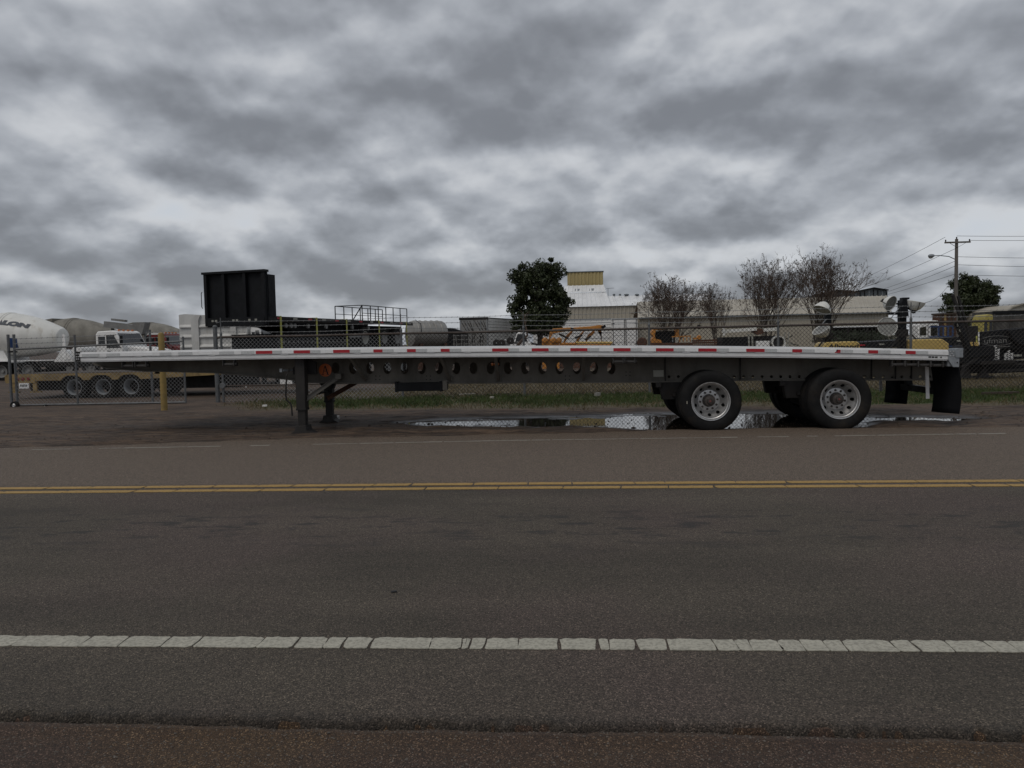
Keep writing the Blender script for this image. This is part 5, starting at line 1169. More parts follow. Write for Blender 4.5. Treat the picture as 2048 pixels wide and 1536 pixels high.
for k in range(5):
    zz = 0.6 + k * (b_.z - 0.9) / 5; W_(MB().bar((a.x + 0.03, Yk2 - 0.03, zz), (b_.x, Yk2 - 0.03, zz - 0.03), 0.05, 0.03), 'slat', M['dark_steel'], dk)
# scrap heaps, each piece apart
def scrap(px0, px1, py0, py1, Y, n, mats, name, label):
    t = thing(name, label, 'scrap', (at((px0 + px1) / 2, py1, Y).x, Y, 0))
    xa, xb = at(px0, py1, Y).x, at(px1, py1, Y).x; zt_ = at(px0, py0, Y).z
    for k in range(n):
        x = rnd.uniform(xa, xb); z = rnd.uniform(0.1, zt_ * 0.9) ; y = Y + rnd.uniform(0, 1.2); ln = rnd.uniform(0.3, 1.0); an = rnd.uniform(-0.8, 0.8)
        typ = rnd.random(); mb = MB()
        p = Vector((x, y, z)); q = p + Vector((math.cos(an) * ln, rnd.uniform(-.3, .3), math.sin(an) * ln * 0.6)); q.z = min(max(q.z, 0.05), zt_)
        if typ < 0.45: mb.bar(p, q, rnd.uniform(0.05, 0.14), rnd.uniform(0.03, 0.1)); nm = 'beam'
        elif typ < 0.75: mb.tube([p, p.lerp(q, 0.5) + Vector((0, 0, rnd.uniform(-.1, .1))), q], rnd.uniform(0.02, 0.06), 7); nm = 'pipe'
        else: mb.lathe([(0.04, -0.1), (0.2, -0.08), (0.22, 0), (0.2, 0.08), (0.04, 0.1)], 12, shift(AXY, *p)); nm = 'drum'
        W_(mb, nm, M[rnd.choice(mats)], t)
    MB_ = MB().box(xa - t.location.x, xb - t.location.x, 0.2, 1.2, 0, zt_ * 0.45).build('bin', M[mats[0]], t)
    return t
scrap(985, 1055, 672, 692, 44, 34, ['dark_steel', 'white', 'grey_paint', 'white_worn', 'galv'], 'scrap_heap', 'heap of white and dark machine scrap under the big dark tree')
scrap(1056, 1084, 676, 692, 46, 10, ['black', 'rust', 'dark_steel'], 'scrap_bin', 'small dark bin of scrap beside the orange boom')
scrap(1560, 1590, 664, 692, 42, 16, ['white', 'label_grey', 'dark_steel'], 'scrap_pile', 'pile of pale pipes beside the dark round hatch')
def car(px0, px1, pyt, Y, m, label):
    a, b_ = at(px0, 690, Y).x, at(px1, 690, Y).x; L = b_ - a; h = max(1.2, at((px0 + px1) / 2, pyt, Y).z)
    t = thing('parked_car', label, 'car', ((a + b_) / 2, Y, 0)); f = lambda p, q, d: (p * L - L / 2, d, q * h)
    bd = MB().prism([(0, 0.2), (0, 0.5), (0.06, 0.6), (0.2, 0.64), (0.34, 0.96), (0.42, 1.0), (0.68, 1.0), (0.84, 0.66), (0.97, 0.6), (1.0, 0.5), (1.0, 0.2)], f, 0, 1.8).build('body', m, t); bevel(bd, 0.06)
    MB().prism([(0.26, 0.67), (0.36, 0.93), (0.67, 0.93), (0.78, 0.67)], f, -0.02, -0.004).build('window', M['glass'], bd)
    for x in (0.2, 0.8):
        for y in (0.1, 1.7): yard_wheel(t, (x - 0.5) * L, y, 0.33, 0.22, _rl)
car(1018, 1066, 664, 60, M['white'], 'white car parked beneath the big dark tree')

# orange boom machines
def boom_machine():
    Y = 40.0; t = thing('boom_mower', 'orange machine with two long folded boom arms resting above stacked orange pipes', 'machine', (at(1160, 690, Y).x, Y, 0))
    A = lambda a, b, y=Y: at(a, b, y)
    def arm(pts, wds, y0, y1, m='orange', name='boom_arm'):
        up = []; dn = []
        for (a, b), w_ in zip(pts, wds):
            p = A(a, b); up.append((p.x, p.z + w_ / 2)); dn.append((p.x, p.z - w_ / 2))
        o = W_(MB().prism(up + dn[::-1], lambda p, q, d: (p, d, q), y0, y1), name, M[m], t); bevel(o, 0.02); return o
    arm([(1097, 690), (1100, 670), (1106, 662), (1142, 658), (1148, 659)], [0.5, 0.36, 0.26, 0.16, 0.14], Y, Y + 0.3)
    arm([(1146, 658), (1180, 656.5), (1198, 656), (1211, 653)], [0.14, 0.2, 0.3, 0.10], Y + 0.02, Y + 0.3)
    arm([(1126, 690), (1132, 676), (1145, 662)], [0.22, 0.26, 0.14], Y + 0.5, Y + 0.7)
    arm([(1150, 690), (1158, 676), (1168, 662)], [0.22, 0.24, 0.12], Y + 0.5, Y + 0.7)
    arm([(1172, 684), (1176, 674), (1190, 662)], [0.2, 0.24, 0.14], Y + 0.5, Y + 0.7)
    arm([(1195, 658), (1203, 660), (1202, 676), (1204, 690)], [0.2, 0.22, 0.16, 0.16], Y + 0.1, Y + 0.3)
    W_(MB().bar(A(1203, 655.5), A(1211, 651.5), 0.22, 0.13), 'boom_end', M['black'], t)
    W_(MB().bar(A(1141, 658), A(1148, 660), 0.34, 0.16), 'hinge', M['black'], t)
    for q0, q1, h in (((1118, 668), (1137, 677), 0.05), ((1150, 676), (1165, 670), 0.05), ((1170, 680), (1182, 672), 0.05)): W_(MB().tube([A(*q0), A(*q1)], h, 8), 'hydraulic_ram', M['dark_steel'], t)
    W_(MB().box(A(1084, 690).x, A(1118, 690).x, Y, Y + 0.9, 0, A(1090, 678).z), 'base_frame', M['orange'], t)
    for k, px_ in enumerate((1090, 1107, 1118)):
        p = A(px_, 681); W_(MB().lathe([(0.0, -0.08), (0.08, -0.08), (0.16, -0.02), (0.16, 0.02), (0.08, 0.05)], 14, shift(AXY, p.x, Y - 0.05, p.z)), 'gear_housing', M['orange'], t)
    for k, (a0, a1, b) in enumerate(((1119, 1150, 687.5), (1119, 1151, 691.5), (1152, 1225, 685.5), (1153, 1222, 690.5))):
        W_(MB().tube([A(a0, b), A(a1, b)], 0.065, 10), 'pipe', M['orange'] if k != 2 else M['yellow'], t)
    W_(MB().box(A(1119, 690).x, A(1222, 690).x, Y + 0.1, Y + 0.8, 0, 1.15), 'pipe_rack', M['rust'], t)
    for k in range(4):
        p = A(1152 + 8 * k, 655); W_(MB().lathe([(0.05, -0.01), (0.065, 0), (0.05, 0.01)], 10, shift(AXY, p.x, Y + 0.1, p.z), True), 'lifting_eye', M['orange'], t)
boom_machine()
def orange_frame():
    Y = 41.0; t = thing('orange_loader_frame', 'orange yellow machine frame with railings on rusty beams below the bare tree', 'machine', (at(1330, 690, Y).x, Y, 0)); A = lambda a, b: at(a, b, Y)
    o = W_(MB().prism([(A(*p).x, A(*p).z) for p in ((1304, 662), (1310, 655), (1340, 653.5), (1341, 658), (1312, 660), (1310, 672), (1312, 678), (1322, 680), (1324, 686), (1303, 686), (1303, 678), (1307, 674), (1303, 668))], lambda p, q, d: (p, d, q), Y, Y + 0.8), 'cab_frame', M['orange'], t); bevel(o, 0.02)
    W_(MB().prism([(A(*p).x, A(*p).z) for p in ((1352, 658), (1358, 658), (1358, 674), (1351, 674))], lambda p, q, d: (p, d, q), Y, Y + 0.6), 'rear_post', M['orange'], t)
    W_(MB().bar(A(1340, 655), A(1356, 656.5), 0.4, 0.08), 'roof_strip', M['label_grey'], t)
    W_(MB().box(A(1311, 680).x, A(1352, 680).x, Y + 0.4, Y + 0.7, 0.6, A(1330, 662).z), 'radiator', M['black'], t)
    for k in range(6):
        x0_ = A(1345 + 7 * k, 680); W_(MB().bar(Vector((x0_.x, Y - 0.1, A(1345, 684).z)), Vector((x0_.x, Y - 0.1, A(1345, 674).z)), 0.04, 0.04), 'railing_post', M['orange'] if k > 1 else M['galv'], t)
    W_(MB().bar(Vector((A(1343, 674).x, Y - 0.1, A(1345, 673.5).z)), Vector((A(1381, 674).x, Y - 0.1, A(1381, 672).z)), 0.05, 0.06), 'railing_top', M['orange'], t)
    p = A(1398, 675); W_(MB().lathe([(0.0, -0.1), (0.1, -0.1), (0.13, 0), (0.1, 0.1), (0.0, 0.1)], 12, shift(AXY, p.x, Y, p.z)).box(p.x - 0.3, p.x - 0.1, Y - .08, Y + .08, p.z - 0.1, p.z), 'motor', M['orange'], t)
    p = A(1284, 685); W_(MB().lathe([(0.0, -0.15), (0.22, -0.15), (0.27, -0.08), (0.27, 0.08), (0.2, 0.15)], 16, shift(AXY, p.x, Y, p.z)), 'hose_reel', M['rust'], t)
    W_(MB().box(p.x - 0.15, p.x + 0.15, Y - 0.1, Y + 0.1, 0, p.z - 0.2), 'reel_stand', M['rust'], t)
    for k, (a, b, c, d) in enumerate(((1300, 688, 1385, 687), (1302, 692, 1440, 690), (1385, 682, 1440, 680), (1385, 686, 1440, 685))):
        W_(MB().bar(A(a, b), A(c, d), 0.3, 0.10), 'rusty_beam', M['rust'], t)
    W_(MB().box(A(1300, 690).x, A(1440, 690).x, Y + 0.05, Y + 0.7, 0, 0.85), 'stand', M['rust'], t)
orange_frame()
# black and white drill rig
def drill():
    Y = 39.0; t = thing('drill_rig', 'dark trailer mounted rig with white beam and round black hatch under the bare trees', 'machine', (at(1500, 690, Y).x, Y, 0)); A = lambda a, b: at(a, b, Y)
    W_(MB().bar(A(1445, 663), A(1512, 658), 0.3, 0.16), 'white_beam', M['white_worn'], t); W_(MB().bar(A(1526, 660), A(1556, 658), 0.3, 0.16), 'white_beam', M['white_worn'], t)
    W_(MB().bar(A(1365, 656.5), A(1440, 652.5), 0.08, 0.05), 'drill_rod', M['dark_steel'], t)
    p = A(1398, 654); W_(MB().box(p.x - 0.06, p.x + 0.06, Y - 0.1, Y + 0.1, p.z - 0.1, p.z + 0.1), 'rod_clamp', M['dark_steel'], t)
    W_(MB().prism([(A(*q).x, A(*q).z) for q in ((1502, 664), (1512, 658), (1524, 658), (1528, 666), (1516, 670))], lambda a, b, d: (a, d, b), Y - 0.1, Y + 0.2), 'winch_head', M['rust'], t)
    W_(MB().box(A(1445, 690).x, A(1500, 690).x, Y, Y + 1.4, 0.5, A(1470, 674).z), 'engine_box', M['black'], t)
    W_(MB().box(A(1500, 690).x, A(1556, 690).x, Y + 0.3, Y + 1.2, 0.5, A(1520, 672).z), 'frame', M['dark_steel'], t)
    for a in (1498, 1505): W_(MB().bar(A(a, 692), A(a - 1, 668), 0.08, 0.08), 'mast_leg', M['label_grey'], t)
    W_(MB().box(A(1512, 690).x, A(1538, 690).x, Y - 0.1, Y + 0.4, 0.8, A(1512, 682).z), 'white_box', M['white'], t)
    p = A(1557, 685); rg = W_(MB().lathe([(0.28, -0.06), (0.33, -0.06), (0.33, 0.3), (0.28, 0.3)], 18, shift(AXY, p.x, Y, p.z), True), 'hatch_ring', M['white_worn'], t)
    W_(MB().lathe([(0.0, 0.1), (0.28, 0.1)], 18, shift(AXY, p.x, Y, p.z)), 'hatch', M['ink'], rg)
    for k in range(5): W_(MB().lathe([(0.0, -0.02), (0.05, -0.02), (0.06, 0.03)], 8, shift(AXY, A(1446 + 1.5 * (k % 2), 660 + 3 * k).x, Y - 0.2, A(1446, 658 + 3 * k).z)), 'roller', M['white_worn'], t)
    for a in (1455, 1475, 1530): yard_wheel(t, A(a, 690).x - t.location.x, -0.1, 0.38)
    for a in (1575, 1567): W_(MB().bar(A(a, 692), A(a + 3, 664), 0.05, 0.05), 'hose_stand', M['label_grey'], t)
drill()

# ------------------------------------------------------------------ light towers
def bowl(t, px_, py_, Y, r, axis, m='white_worn'):
    p = at(px_, py_, Y); ax = Vector(axis).normalized(); x = ax.cross(Vector((0, 0, 1)) if abs(ax.z) < 0.9 else Vector((1, 0, 0))).normalized(); y = ax.cross(x)
    f = lambda a, b, h: tuple(p + x * a + y * b + ax * h)
    o = MB().lathe([(0.02, -r * 0.95), (r * 0.35, -r * 0.93), (r * 0.62, -r * 0.7), (r * 0.86, -r * 0.35), (r * 0.98, -r * 0.04), (r, 0), (r * 0.97, 0.01), (r * 0.8, -r * 0.3), (r * 0.5, -r * 0.7), (0.02, -r * 0.85)], 24, f).build('lamp_head', M[m], t, world=True)
    MB().lathe([(0.0, -0.02), (r * 0.93, -0.015)], 24, f).build('lamp_glass', M['lamp_glass'], o, world=True)
    MB().lathe([(0.0, -r * 1.25), (r * 0.22, -r * 1.25), (r * 0.26, -r * 0.9)], 12, f).build('lamp_socket', M['dark_steel'], o, world=True)
    MB().tube([f(r * 1.02, 0, 0), f(r * 0.9, 0, -r * 0.9), f(0, 0, -r * 1.3), f(-r * 0.9, 0, -r * 0.9), f(-r * 1.02, 0, 0)], 0.012, 6).build('yoke', M['dark_steel'], o, world=True)
    return o
M['lamp_glass'] = mat('frosted_lamp_glass', (0.22, 0.22, 0.205), 0.25, 0, 0.25, 9, dirt=0.3, dirt_col=(0.2, 0.19, 0.17), dscale=6)
def light_tower(px_, Y, label, word, body_px, heads, mast_top):
    t = thing('light_tower', label, 'light tower', (at(px_, 690, Y).x, Y, 0), 0, 'towable light towers')
    (a, b, ztop) = body_px; p, q = at(a, ztop, Y), at(b, ztop, Y); zt_ = p.z
    poly = [(p.x - 0.02, zt_ - 0.62), (p.x - 0.02, zt_ - 0.02), (p.x + 0.04, zt_), (q.x - 0.22, zt_), (q.x, zt_ - 0.16), (q.x, zt_ - 0.62)] if not word else [(p.x - 0.1, zt_ - 0.7), (p.x, zt_ - 0.06), (p.x + 0.12, zt_), (q.x - 0.12, zt_ + 0.01), (q.x, zt_ - 0.05), (q.x + 0.1, zt_ - 0.7)]
    bo = W_(MB().prism(poly, lambda c, d, e: (c, e, d), Y - 0.35, Y + 0.75), 'engine_hood', M['yellow'], t); bevel(bo, 0.03)
    W_(MB().box(p.x - 0.2, q.x + 0.2, Y - 0.35, Y + 0.75, 0.42, zt_ - 0.63), 'trailer_bed', M['black'], t)
    for dx in (0.4,):
        for y in (-0.5, 0.9): yard_wheel(t, (p.x + q.x) / 2 - t.location.x, y, 0.34, 0.22)
    if word:
        me = text_mesh('lettering', word, 0.25, M['ink'], 0.003, 0.006, 0.1)
        place(me, 'lettering', bo, Vector(((p.x + q.x) / 2 + 0.05, Y - 0.356, zt_ - 0.185)) - t.location, (math.pi / 2, 0, 0), (1.35, 1, 1))
    mt = at(px_, mast_top, Y); mo = W_(MB().box(mt.x - 0.11, mt.x + 0.11, Y + 0.0, Y + 0.22, 0.5, mt.z), 'mast', M['black'], t); bevel(mo, 0.01)
    W_(MB().box(mt.x - 0.16, mt.x + 0.16, Y - 0.03, Y + 0.25, zt_ + 0.1, zt_ + 0.35), 'mast_collar', M['dark_steel'], mo)
    for h in heads: bowl(t, *h)
    for h in heads:
        pa = at(h[0], h[1], h[2]); W_(MB().bar((mt.x, Y + 0.1, min(pa.z, mt.z) - 0.05), pa + Vector(h[4]).normalized() * (-h[3] * 1.1), 0.05, 0.05), 'lamp_arm', M['black'], mo)
    W_(MB().tube([(mt.x - 0.1, Y - 0.04, mt.z - 0.2), (mt.x - 0.35, Y - 0.05, mt.z - 0.5), (mt.x - 0.5, Y - 0.05, mt.z - 0.75), (mt.x - 0.2, Y - 0.05, mt.z - 1.0)], 0.016, 6), 'cable', M['galv'], mo)
    for s_ in (-0.55, 0.55): W_(MB().bar((mt.x + s_ * 0.3, Y - 0.2, zt_ + 0.2), (mt.x + s_, Y - 0.3, zt_ - 0.3), 0.04, 0.04), 'stay', M['dark_steel'], mo)
    return t
t1 = light_tower(1657, 30.0, 'light tower with folded white lamp heads and a lettered yellow hood', 'Allmand', (1642, 1712, 684.5),
    [(1644, 620, 29.8, 0.33, (-0.45, -0.25, -0.85)), (1642, 658, 29.8, 0.35, (-0.55, -0.25, 0.80))], 628)
t2 = light_tower(1807, 27.0, 'light tower with four lamp heads round a black mast and a plain yellow hood', None, (1818, 1888, 679),
    [(1782, 607, 26.8, 0.27, (0.5, -0.78, -0.38)), (1775, 653, 26.7, 0.32, (-0.1, -1, 0.25)), (1832, 604, 26.8, 0.30, (0.22, -0.05, 0.97))], 600)
for a, b_ in ((1770, 626), (1790, 626)):
    pass
p = at(1777, 627, 27); q = at(1812, 627, 27)
W_(MB().bar(p, q, 0.08, 0.09), 'cross_arm', M['black'], t2); W_(MB().bar(p, at(1776, 612, 27), 0.06, 0.06), 'arm_end', M['black'], t2)
p = at(1806, 612, 26.9); W_(MB().prism([(-0.14, -0.35), (-0.06, 0.28), (0.16, 0.28), (0.16, 0.22), (0.08, 0.2), (0.14, -0.35)], lambda c, d, e: (p.x + c, p.y + e, p.z + d), -0.12, 0.12), 'mast_head', M['black'], t2)

# ------------------------------------------------------------------ black gooseneck equipment trailer
def gooseneck():
    Y = 24.0; t = thing('gooseneck_trailer', 'black gooseneck equipment trailer with lettered side board, coil springs and jack legs', 'trailer', (at(1985, 755, Y).x, Y, 0)); A = lambda a, b, y=Y: at(a, b, y)
    B = lambda pts, y0, y1, nm, m: bevel(W_(MB().prism([(A(*q).x, A(*q).z) for q in pts], lambda a, b, d: (a, d, b), y0, y1), nm, M[m], t), 0.012)
    B([(1966, 664), (2075, 652), (2075, 700), (1966, 694)], Y + 0.2, Y + 0.35, 'neck_beam', 'black')
    B([(1940, 690), (1990, 694), (1990, 716), (1975, 732), (1930, 726), (1930, 700)], Y, Y + 0.9, 'toolbox', 'black')
    B([(1985, 700), (2090, 692), (2090, 716), (1985, 726)], Y + 0.5, Y + 0.7, 'main_frame', 'black')
    bd = B([(1968, 674), (2024, 669), (2024, 692), (1968, 694)], Y + 0.15, Y + 0.19, 'side_board', 'black')
    p = A(1999, 681.5); me = text_mesh('lettering', 'ufman', 0.24, M['grey_paint'], 0.002, 0.0)
    place(me, 'lettering', bd, Vector((p.x - 0.04, Y + 0.145, p.z)) - t.location, (math.pi / 2, R_(-2), 0), (1.15, 1, 1))
    ov = MB(); n = 36; rx_, rz_ = 0.47, 0.145
    ov.tube([(p.x + rx_ * math.cos(R_(-150 + 300 * k / n)), Y + 0.145, p.z + rz_ * math.sin(R_(-150 + 300 * k / n))) for k in range(n + 1)], 0.007, 5); W_(ov, 'logo_oval', M['grey_paint'], bd)
    W_(MB().bar((p.x - 0.02, Y + 0.145, p.z - 0.19), (p.x + 0.38, Y + 0.145, p.z - 0.175), 0.02, 0.004, (0, 1, 0)), 'small_print', M['grey_paint'], bd)
    # hydraulic block with yellow fittings
    B([(1945, 653), (1967, 651), (1968, 690), (1944, 692)], Y + 0.3, Y + 0.5, 'jack_housing', 'dark_steel')
    B([(1956, 664), (1958.5, 664), (1959, 691), (1956.5, 691)], Y - 0.02, Y + 0.02, 'white_strip', 'white'); B([(1952, 672), (1955, 672), (1955, 692), (1952, 692)], Y - 0.01, Y + 0.02, 'yellow_strip', 'yellow_green')
    for a in (1940, 1952): B([(a - 2, 684), (a + 2, 684), (a + 3, 692), (a - 3, 692)], Y - 0.1, Y + 0.05, 'yellow_cap', 'yellow')
    # ramps raised
    for (a, b), (c, d), w_ in (((1905, 590), (1939, 688), 0.11), ((1916, 592), (1943, 684), 0.07)):
        W_(MB().bar(A(a, b), A(c, d), w_, 0.06), 'ramp_bar', M['dark_steel'], t)
    W_(MB().bar(A(1915, 645), A(1937, 700), 0.28, 0.10), 'ramp_foot', M['black'], t)
    for a, b in ((1919, 650), (1923, 661)): p = A(a, b, Y - 0.1); W_(MB().box(p.x - 0.06, p.x + 0.06, p.y, p.y + 0.02, p.z - 0.04, p.z + 0.04), 'reflector', M['label_grey'], t)
    B([(1900, 702), (1996, 700), (1988, 748), (1912, 752)], Y + 0.7, Y + 1.2, 'lower_frame', 'black')
    B([(1990, 726), (2085, 722), (2085, 746), (1996, 750)], Y + 0.8, Y + 1.3, 'lower_frame', 'black')
    # coil springs
    for a, top, nn in ((1992, 690, 6), (2019, 701, 5)):
        for dx in (-0.085, 0.0, 0.085) if a < 2000 else (-0.09, 0.0, 0.09):
            p0 = A(a, 720); h = A(a, top).z - p0.z; pts = []
            hh = h if dx == 0 else h * 0.72
            for k in range(nn * 10 + 1): th = k / 10 * 2 * math.pi; pts.append((p0.x + dx + 0.032 * math.cos(th), Y + 0.05 + 0.032 * math.sin(th), p0.z + hh * k / (nn * 10)))
            W_(MB().tube(pts, 0.010, 5), 'coil_spring', M['white'], t)
    W_(MB().bar(A(1960, 726), A(2028, 723), 0.2, 0.09), 'spring_plate', M['dark_steel'], t)
    B([(1940, 694), (1978, 692), (1988, 704), (1980, 712), (1935, 716)], Y - 0.05, Y + 0.0, 'fender', 'black')
    # jack legs with base plates
    for a in (1938, 1974):
        B([(a - 3, 724), (a + 3, 724), (a + 4, 742), (a + 11, 755), (a - 11, 755), (a - 4, 742)], Y + 0.1, Y + 0.35, 'jack_leg', 'dark_steel')
    B([(1915, 755), (1987, 752), (1987, 756.5), (1915, 759)], Y - 0.05, Y + 0.5, 'base_plate', 'black')
    for a, b, c, d in ((1960, 712, 1925, 735), (1995, 742, 2080, 738), (2000, 730, 2080, 726)): W_(MB().bar(A(a, b), A(c, d), 0.08, 0.06), 'brace', M['dark_steel'], t)
    for a, b in ((2044, 682), (2040, 711)): W_(MB().box(A(a, b).x - 0.1, A(a, b).x + 0.12, Y + 0.12, Y + 0.14, A(a, b).z - 0.03, A(a, b).z + 0.03), 'reflector', M['label_grey'], t)
    B([(2020, 660), (2090, 650), (2090, 690), (2040, 690), (2024, 676)], Y + 0.0, Y + 0.4, 'neck_head', 'black')
gooseneck()
# low black flatbed between the light tower and the gooseneck
Yq = 34.0; p = at(1700, 690, Yq); q = at(1925, 676, Yq)
dk = thing('dark_flatbed', 'low dark flatbed trailer behind the light tower with four lamps', 'trailer', ((p.x + q.x) / 2, Yq, 0))
W_(MB().prism([(p.x, 0.9), (q.x, 0.95), (q.x, 1.32), (p.x, 1.15)], lambda a, b, d: (a, d, b), Yq, Yq + 2.4), 'deck', M['black'], dk)
for k in range(6): W_(MB().box(p.x + 0.4 + k * 0.8, p.x + 0.62 + k * 0.8, Yq - 0.02, Yq - 0.002, 1.02 + 0.02 * k, 1.08 + 0.02 * k), 'reflector', M['label_grey'] if k % 2 else M['tape_red'], dk)
for a in (0.3, 0.45):
    for y in (0.3, 2.1): yard_wheel(dk, (q.x - p.x) * (a - 0.2), y, 0.4)

# vehicles at the far side
def block_cab(px0, px1, pyt, Y, m, label, win=True, name='truck_cab'):
    a, b_ = at(px0, 690, Y).x, at(px1, 690, Y).x; zt_ = at((px0 + px1) / 2, pyt, Y).z; L = b_ - a
    t = thing(name, label, 'truck', ((a + b_) / 2, Y, 0)); f = lambda c, d, e: (a - t.location.x + c * L, e, d * zt_)
    c_ = MB().prism([(0, 0.25), (0, 0.86), (0.18, 0.98), (0.45, 1.0), (0.95, 0.985), (1.0, 0.95), (1.0, 0.25)], f, 0, 1.3).build('cab', m, t); bevel(c_, 0.05)
    if win:
        MB().prism([(0.08, 0.60), (0.08, 0.80), (0.38, 0.84), (0.38, 0.60)], f, -0.02, -0.004).build('window', M['glass'], c_); MB().prism([(0.60, 0.58), (0.60, 0.86), (0.92, 0.86), (0.92, 0.58)], f, -0.02, -0.004).build('window', M['glass'], c_)
        MB().prism([(0.46, 0.28), (0.46, 0.90), (0.48, 0.90), (0.48, 0.28)], f, -0.02, -0.004).build('door_seam', M['dark_steel'], c_)
        MB().prism([(0.62, 0.40), (0.62, 0.45), (0.70, 0.45), (0.70, 0.40)], f, -0.02, -0.004).build('door_handle', M['ink'], c_)
    for x in (0.2, 0.85):
        for y in (0.2, 1.1): yard_wheel(t, (x - 0.5) * L, y, 0.5)
    return t
block_cab(1836, 1878, 640.5, 50, M['white'], 'white truck cab with two dark windows beyond the yellow hood')
M['dull_yellow'] = mat('dull_yellow_paint', (0.36, 0.30, 0.07), 0.5, 0, 0.2, 3, dirt=0.35, dirt_col=(0.12, 0.10, 0.05))
t = block_cab(1966, 1986, 628.5, 46, M['dull_yellow'], 'yellow truck cab in front of the dark container', True)
Yb = 47.0
bf = thing('blue_forklift', 'dark blue forklift with open mast beside the white truck cab', 'forklift', (at(1890, 690, Yb).x, Yb, 0))
a, b_ = at(1877, 690, Yb).x, at(1905, 690, Yb).x; zt_ = at(1890, 654, Yb).z; zc_ = at(1890, 672, Yb).z
W_(MB().box(a, b_, Yb, Yb + 1.2, 0.3, zc_), 'body', M['blue'], bf)
for k in range(4): W_(MB().bar((a + (b_ - a) * k / 3, Yb, zc_), (a + (b_ - a) * k / 3, Yb, zt_), 0.07, 0.07), 'mast_post', M['blue'], bf)
W_(MB().box(a, b_, Yb - 0.03, Yb + 1.2, zt_, zt_ + 0.08), 'overhead_guard', M['blue'], bf)
for x in (a + 0.2, b_ - 0.2): yard_wheel(bf, x - bf.location.x, -0.05, 0.35)
bc = thing('brown_crate_tower', 'tall brown timber crate standing above the blue forklift', 'crate', (at(1886, 690, 50).x, 50.5, 0))
a, b_ = at(1879, 690, 50.5).x, at(1912, 690, 50.5).x; zt_ = at(1890, 628, 50.5).z
W_(MB().box(a, b_, 50.5, 51.5, 0.1, zt_ - 0.05), 'crate_body', M['rust'], bc)
for k in range(4): W_(MB().box(a + (b_ - a) * k / 4, a + (b_ - a) * k / 4 + 0.12, 50.44, 50.497, 0.05, zt_), 'plank', M['tan_paint'] if k == 1 else M['wood'], bc)
W_(MB().box(a - 0.05, b_ + 0.05, 50.40, 51.55, zt_ - 0.04, zt_ + 0.06), 'lid', M['wood'], bc)
Yc = 48.0; a, b_ = at(1985, 690, Yc).x, at(2110, 690, Yc).x; zt_ = at(2015, 622, Yc).z
dc = thing('dark_container', 'long dark grimy container at the picture\'s edge behind the gooseneck trailer', 'container', ((a + b_) / 2, Yc, 0))
M['grimy'] = mat('grimy_dark_steel', (0.055, 0.053, 0.05), 0.75, 0.1, 0.4, 2.5, dirt=0.5, dirt_col=(0.16, 0.15, 0.135), dscale=2.4, streak=2)
W_(MB().box(a, b_, Yc, Yc + 2.4, 0.1, zt_), 'body', M['grimy'], dc)
for k in range(5): W_(MB().box(a + 0.02 + k * 0.95, a + 0.12 + k * 0.95, Yc - 0.06, Yc - 0.002, 0.1, zt_ - 0.02), 'post', M['grimy'], dc)
W_(MB().box(a - 0.02, b_, Yc - 0.07, Yc + 0.02, zt_ - 0.16, zt_ + 0.02), 'top_rail', M['black'], dc)
# ------------------------------------------------------------------ buildings
def corr(mb, o, u, v, n, pitch, depth):
    """trapezoid ribbed sheet: origin o, width vector u, height vector v, rib direction n"""
    o, u, v, n = Vector(o), Vector(u), Vector(v), Vector(n); L = u.length; k = max(2, int(L / pitch)); st = []
    for i in range(k):
        for f_, d in ((0.0, 0), (0.35, 0), (0.5, 1), (0.85, 1)): st.append(((i + f_) / k, d))
    st.append((1.0, 0)); V = []
    for s_, d in st: p = o + u * s_ + n * (depth * d); V += [p, p + v]
    return mb.add(V, [(2 * i, 2 * i + 2, 2 * i + 3, 2 * i + 1) for i in range(len(st) - 1)])
Yw = 124.0
wt = thing('metal_tower', 'flared white metal roof tower with a tan ribbed box on top behind the dark tree', 'building', (at(1170, 680, Yw).x, Yw, 0))
P3 = lambda a, b, Y: at(a, b, Y)
back = Vector((0, -1, 0))
a, b_, c, d = P3(1134.5, 545, 130), P3(1206, 543, 130), P3(1206, 567, 130), P3(1134.5, 568, 130)
zt1, zt0 = (a.z + b_.z) / 2, (c.z + d.z) / 2 - 0.3
tb_ = W_(corr(MB(), (a.x, 130, zt0), (b_.x - a.x, 0, 0), (0, 0, zt1 - zt0), back, 0.55, 0.10), 'tower_box', M['tan_wall'], wt, recalc=False)
W_(MB().box(a.x + 0.02, b_.x - 0.02, 130.02, 134, zt0, zt1 - 0.05), 'tower_core', M['tan_wall'], wt)
W_(MB().box(a.x - 0.12, b_.x + 0.12, 129.8, 134.1, zt1 - 0.03, zt1 + 0.10), 'coping', M['dark_shed'], wt)
e0, e1 = P3(1118, 614, Yw), P3(1223, 612, Yw); t0, t1_ = Vector((a.x - 0.4, 129.6, zt0)), Vector((b_.x + 0.1, 129.6, zt0))
m0, m1 = e0.lerp(t0, 0.66) , e1.lerp(t1_, 0.66); m0.z -= 0.1; m1.z -= 0.1
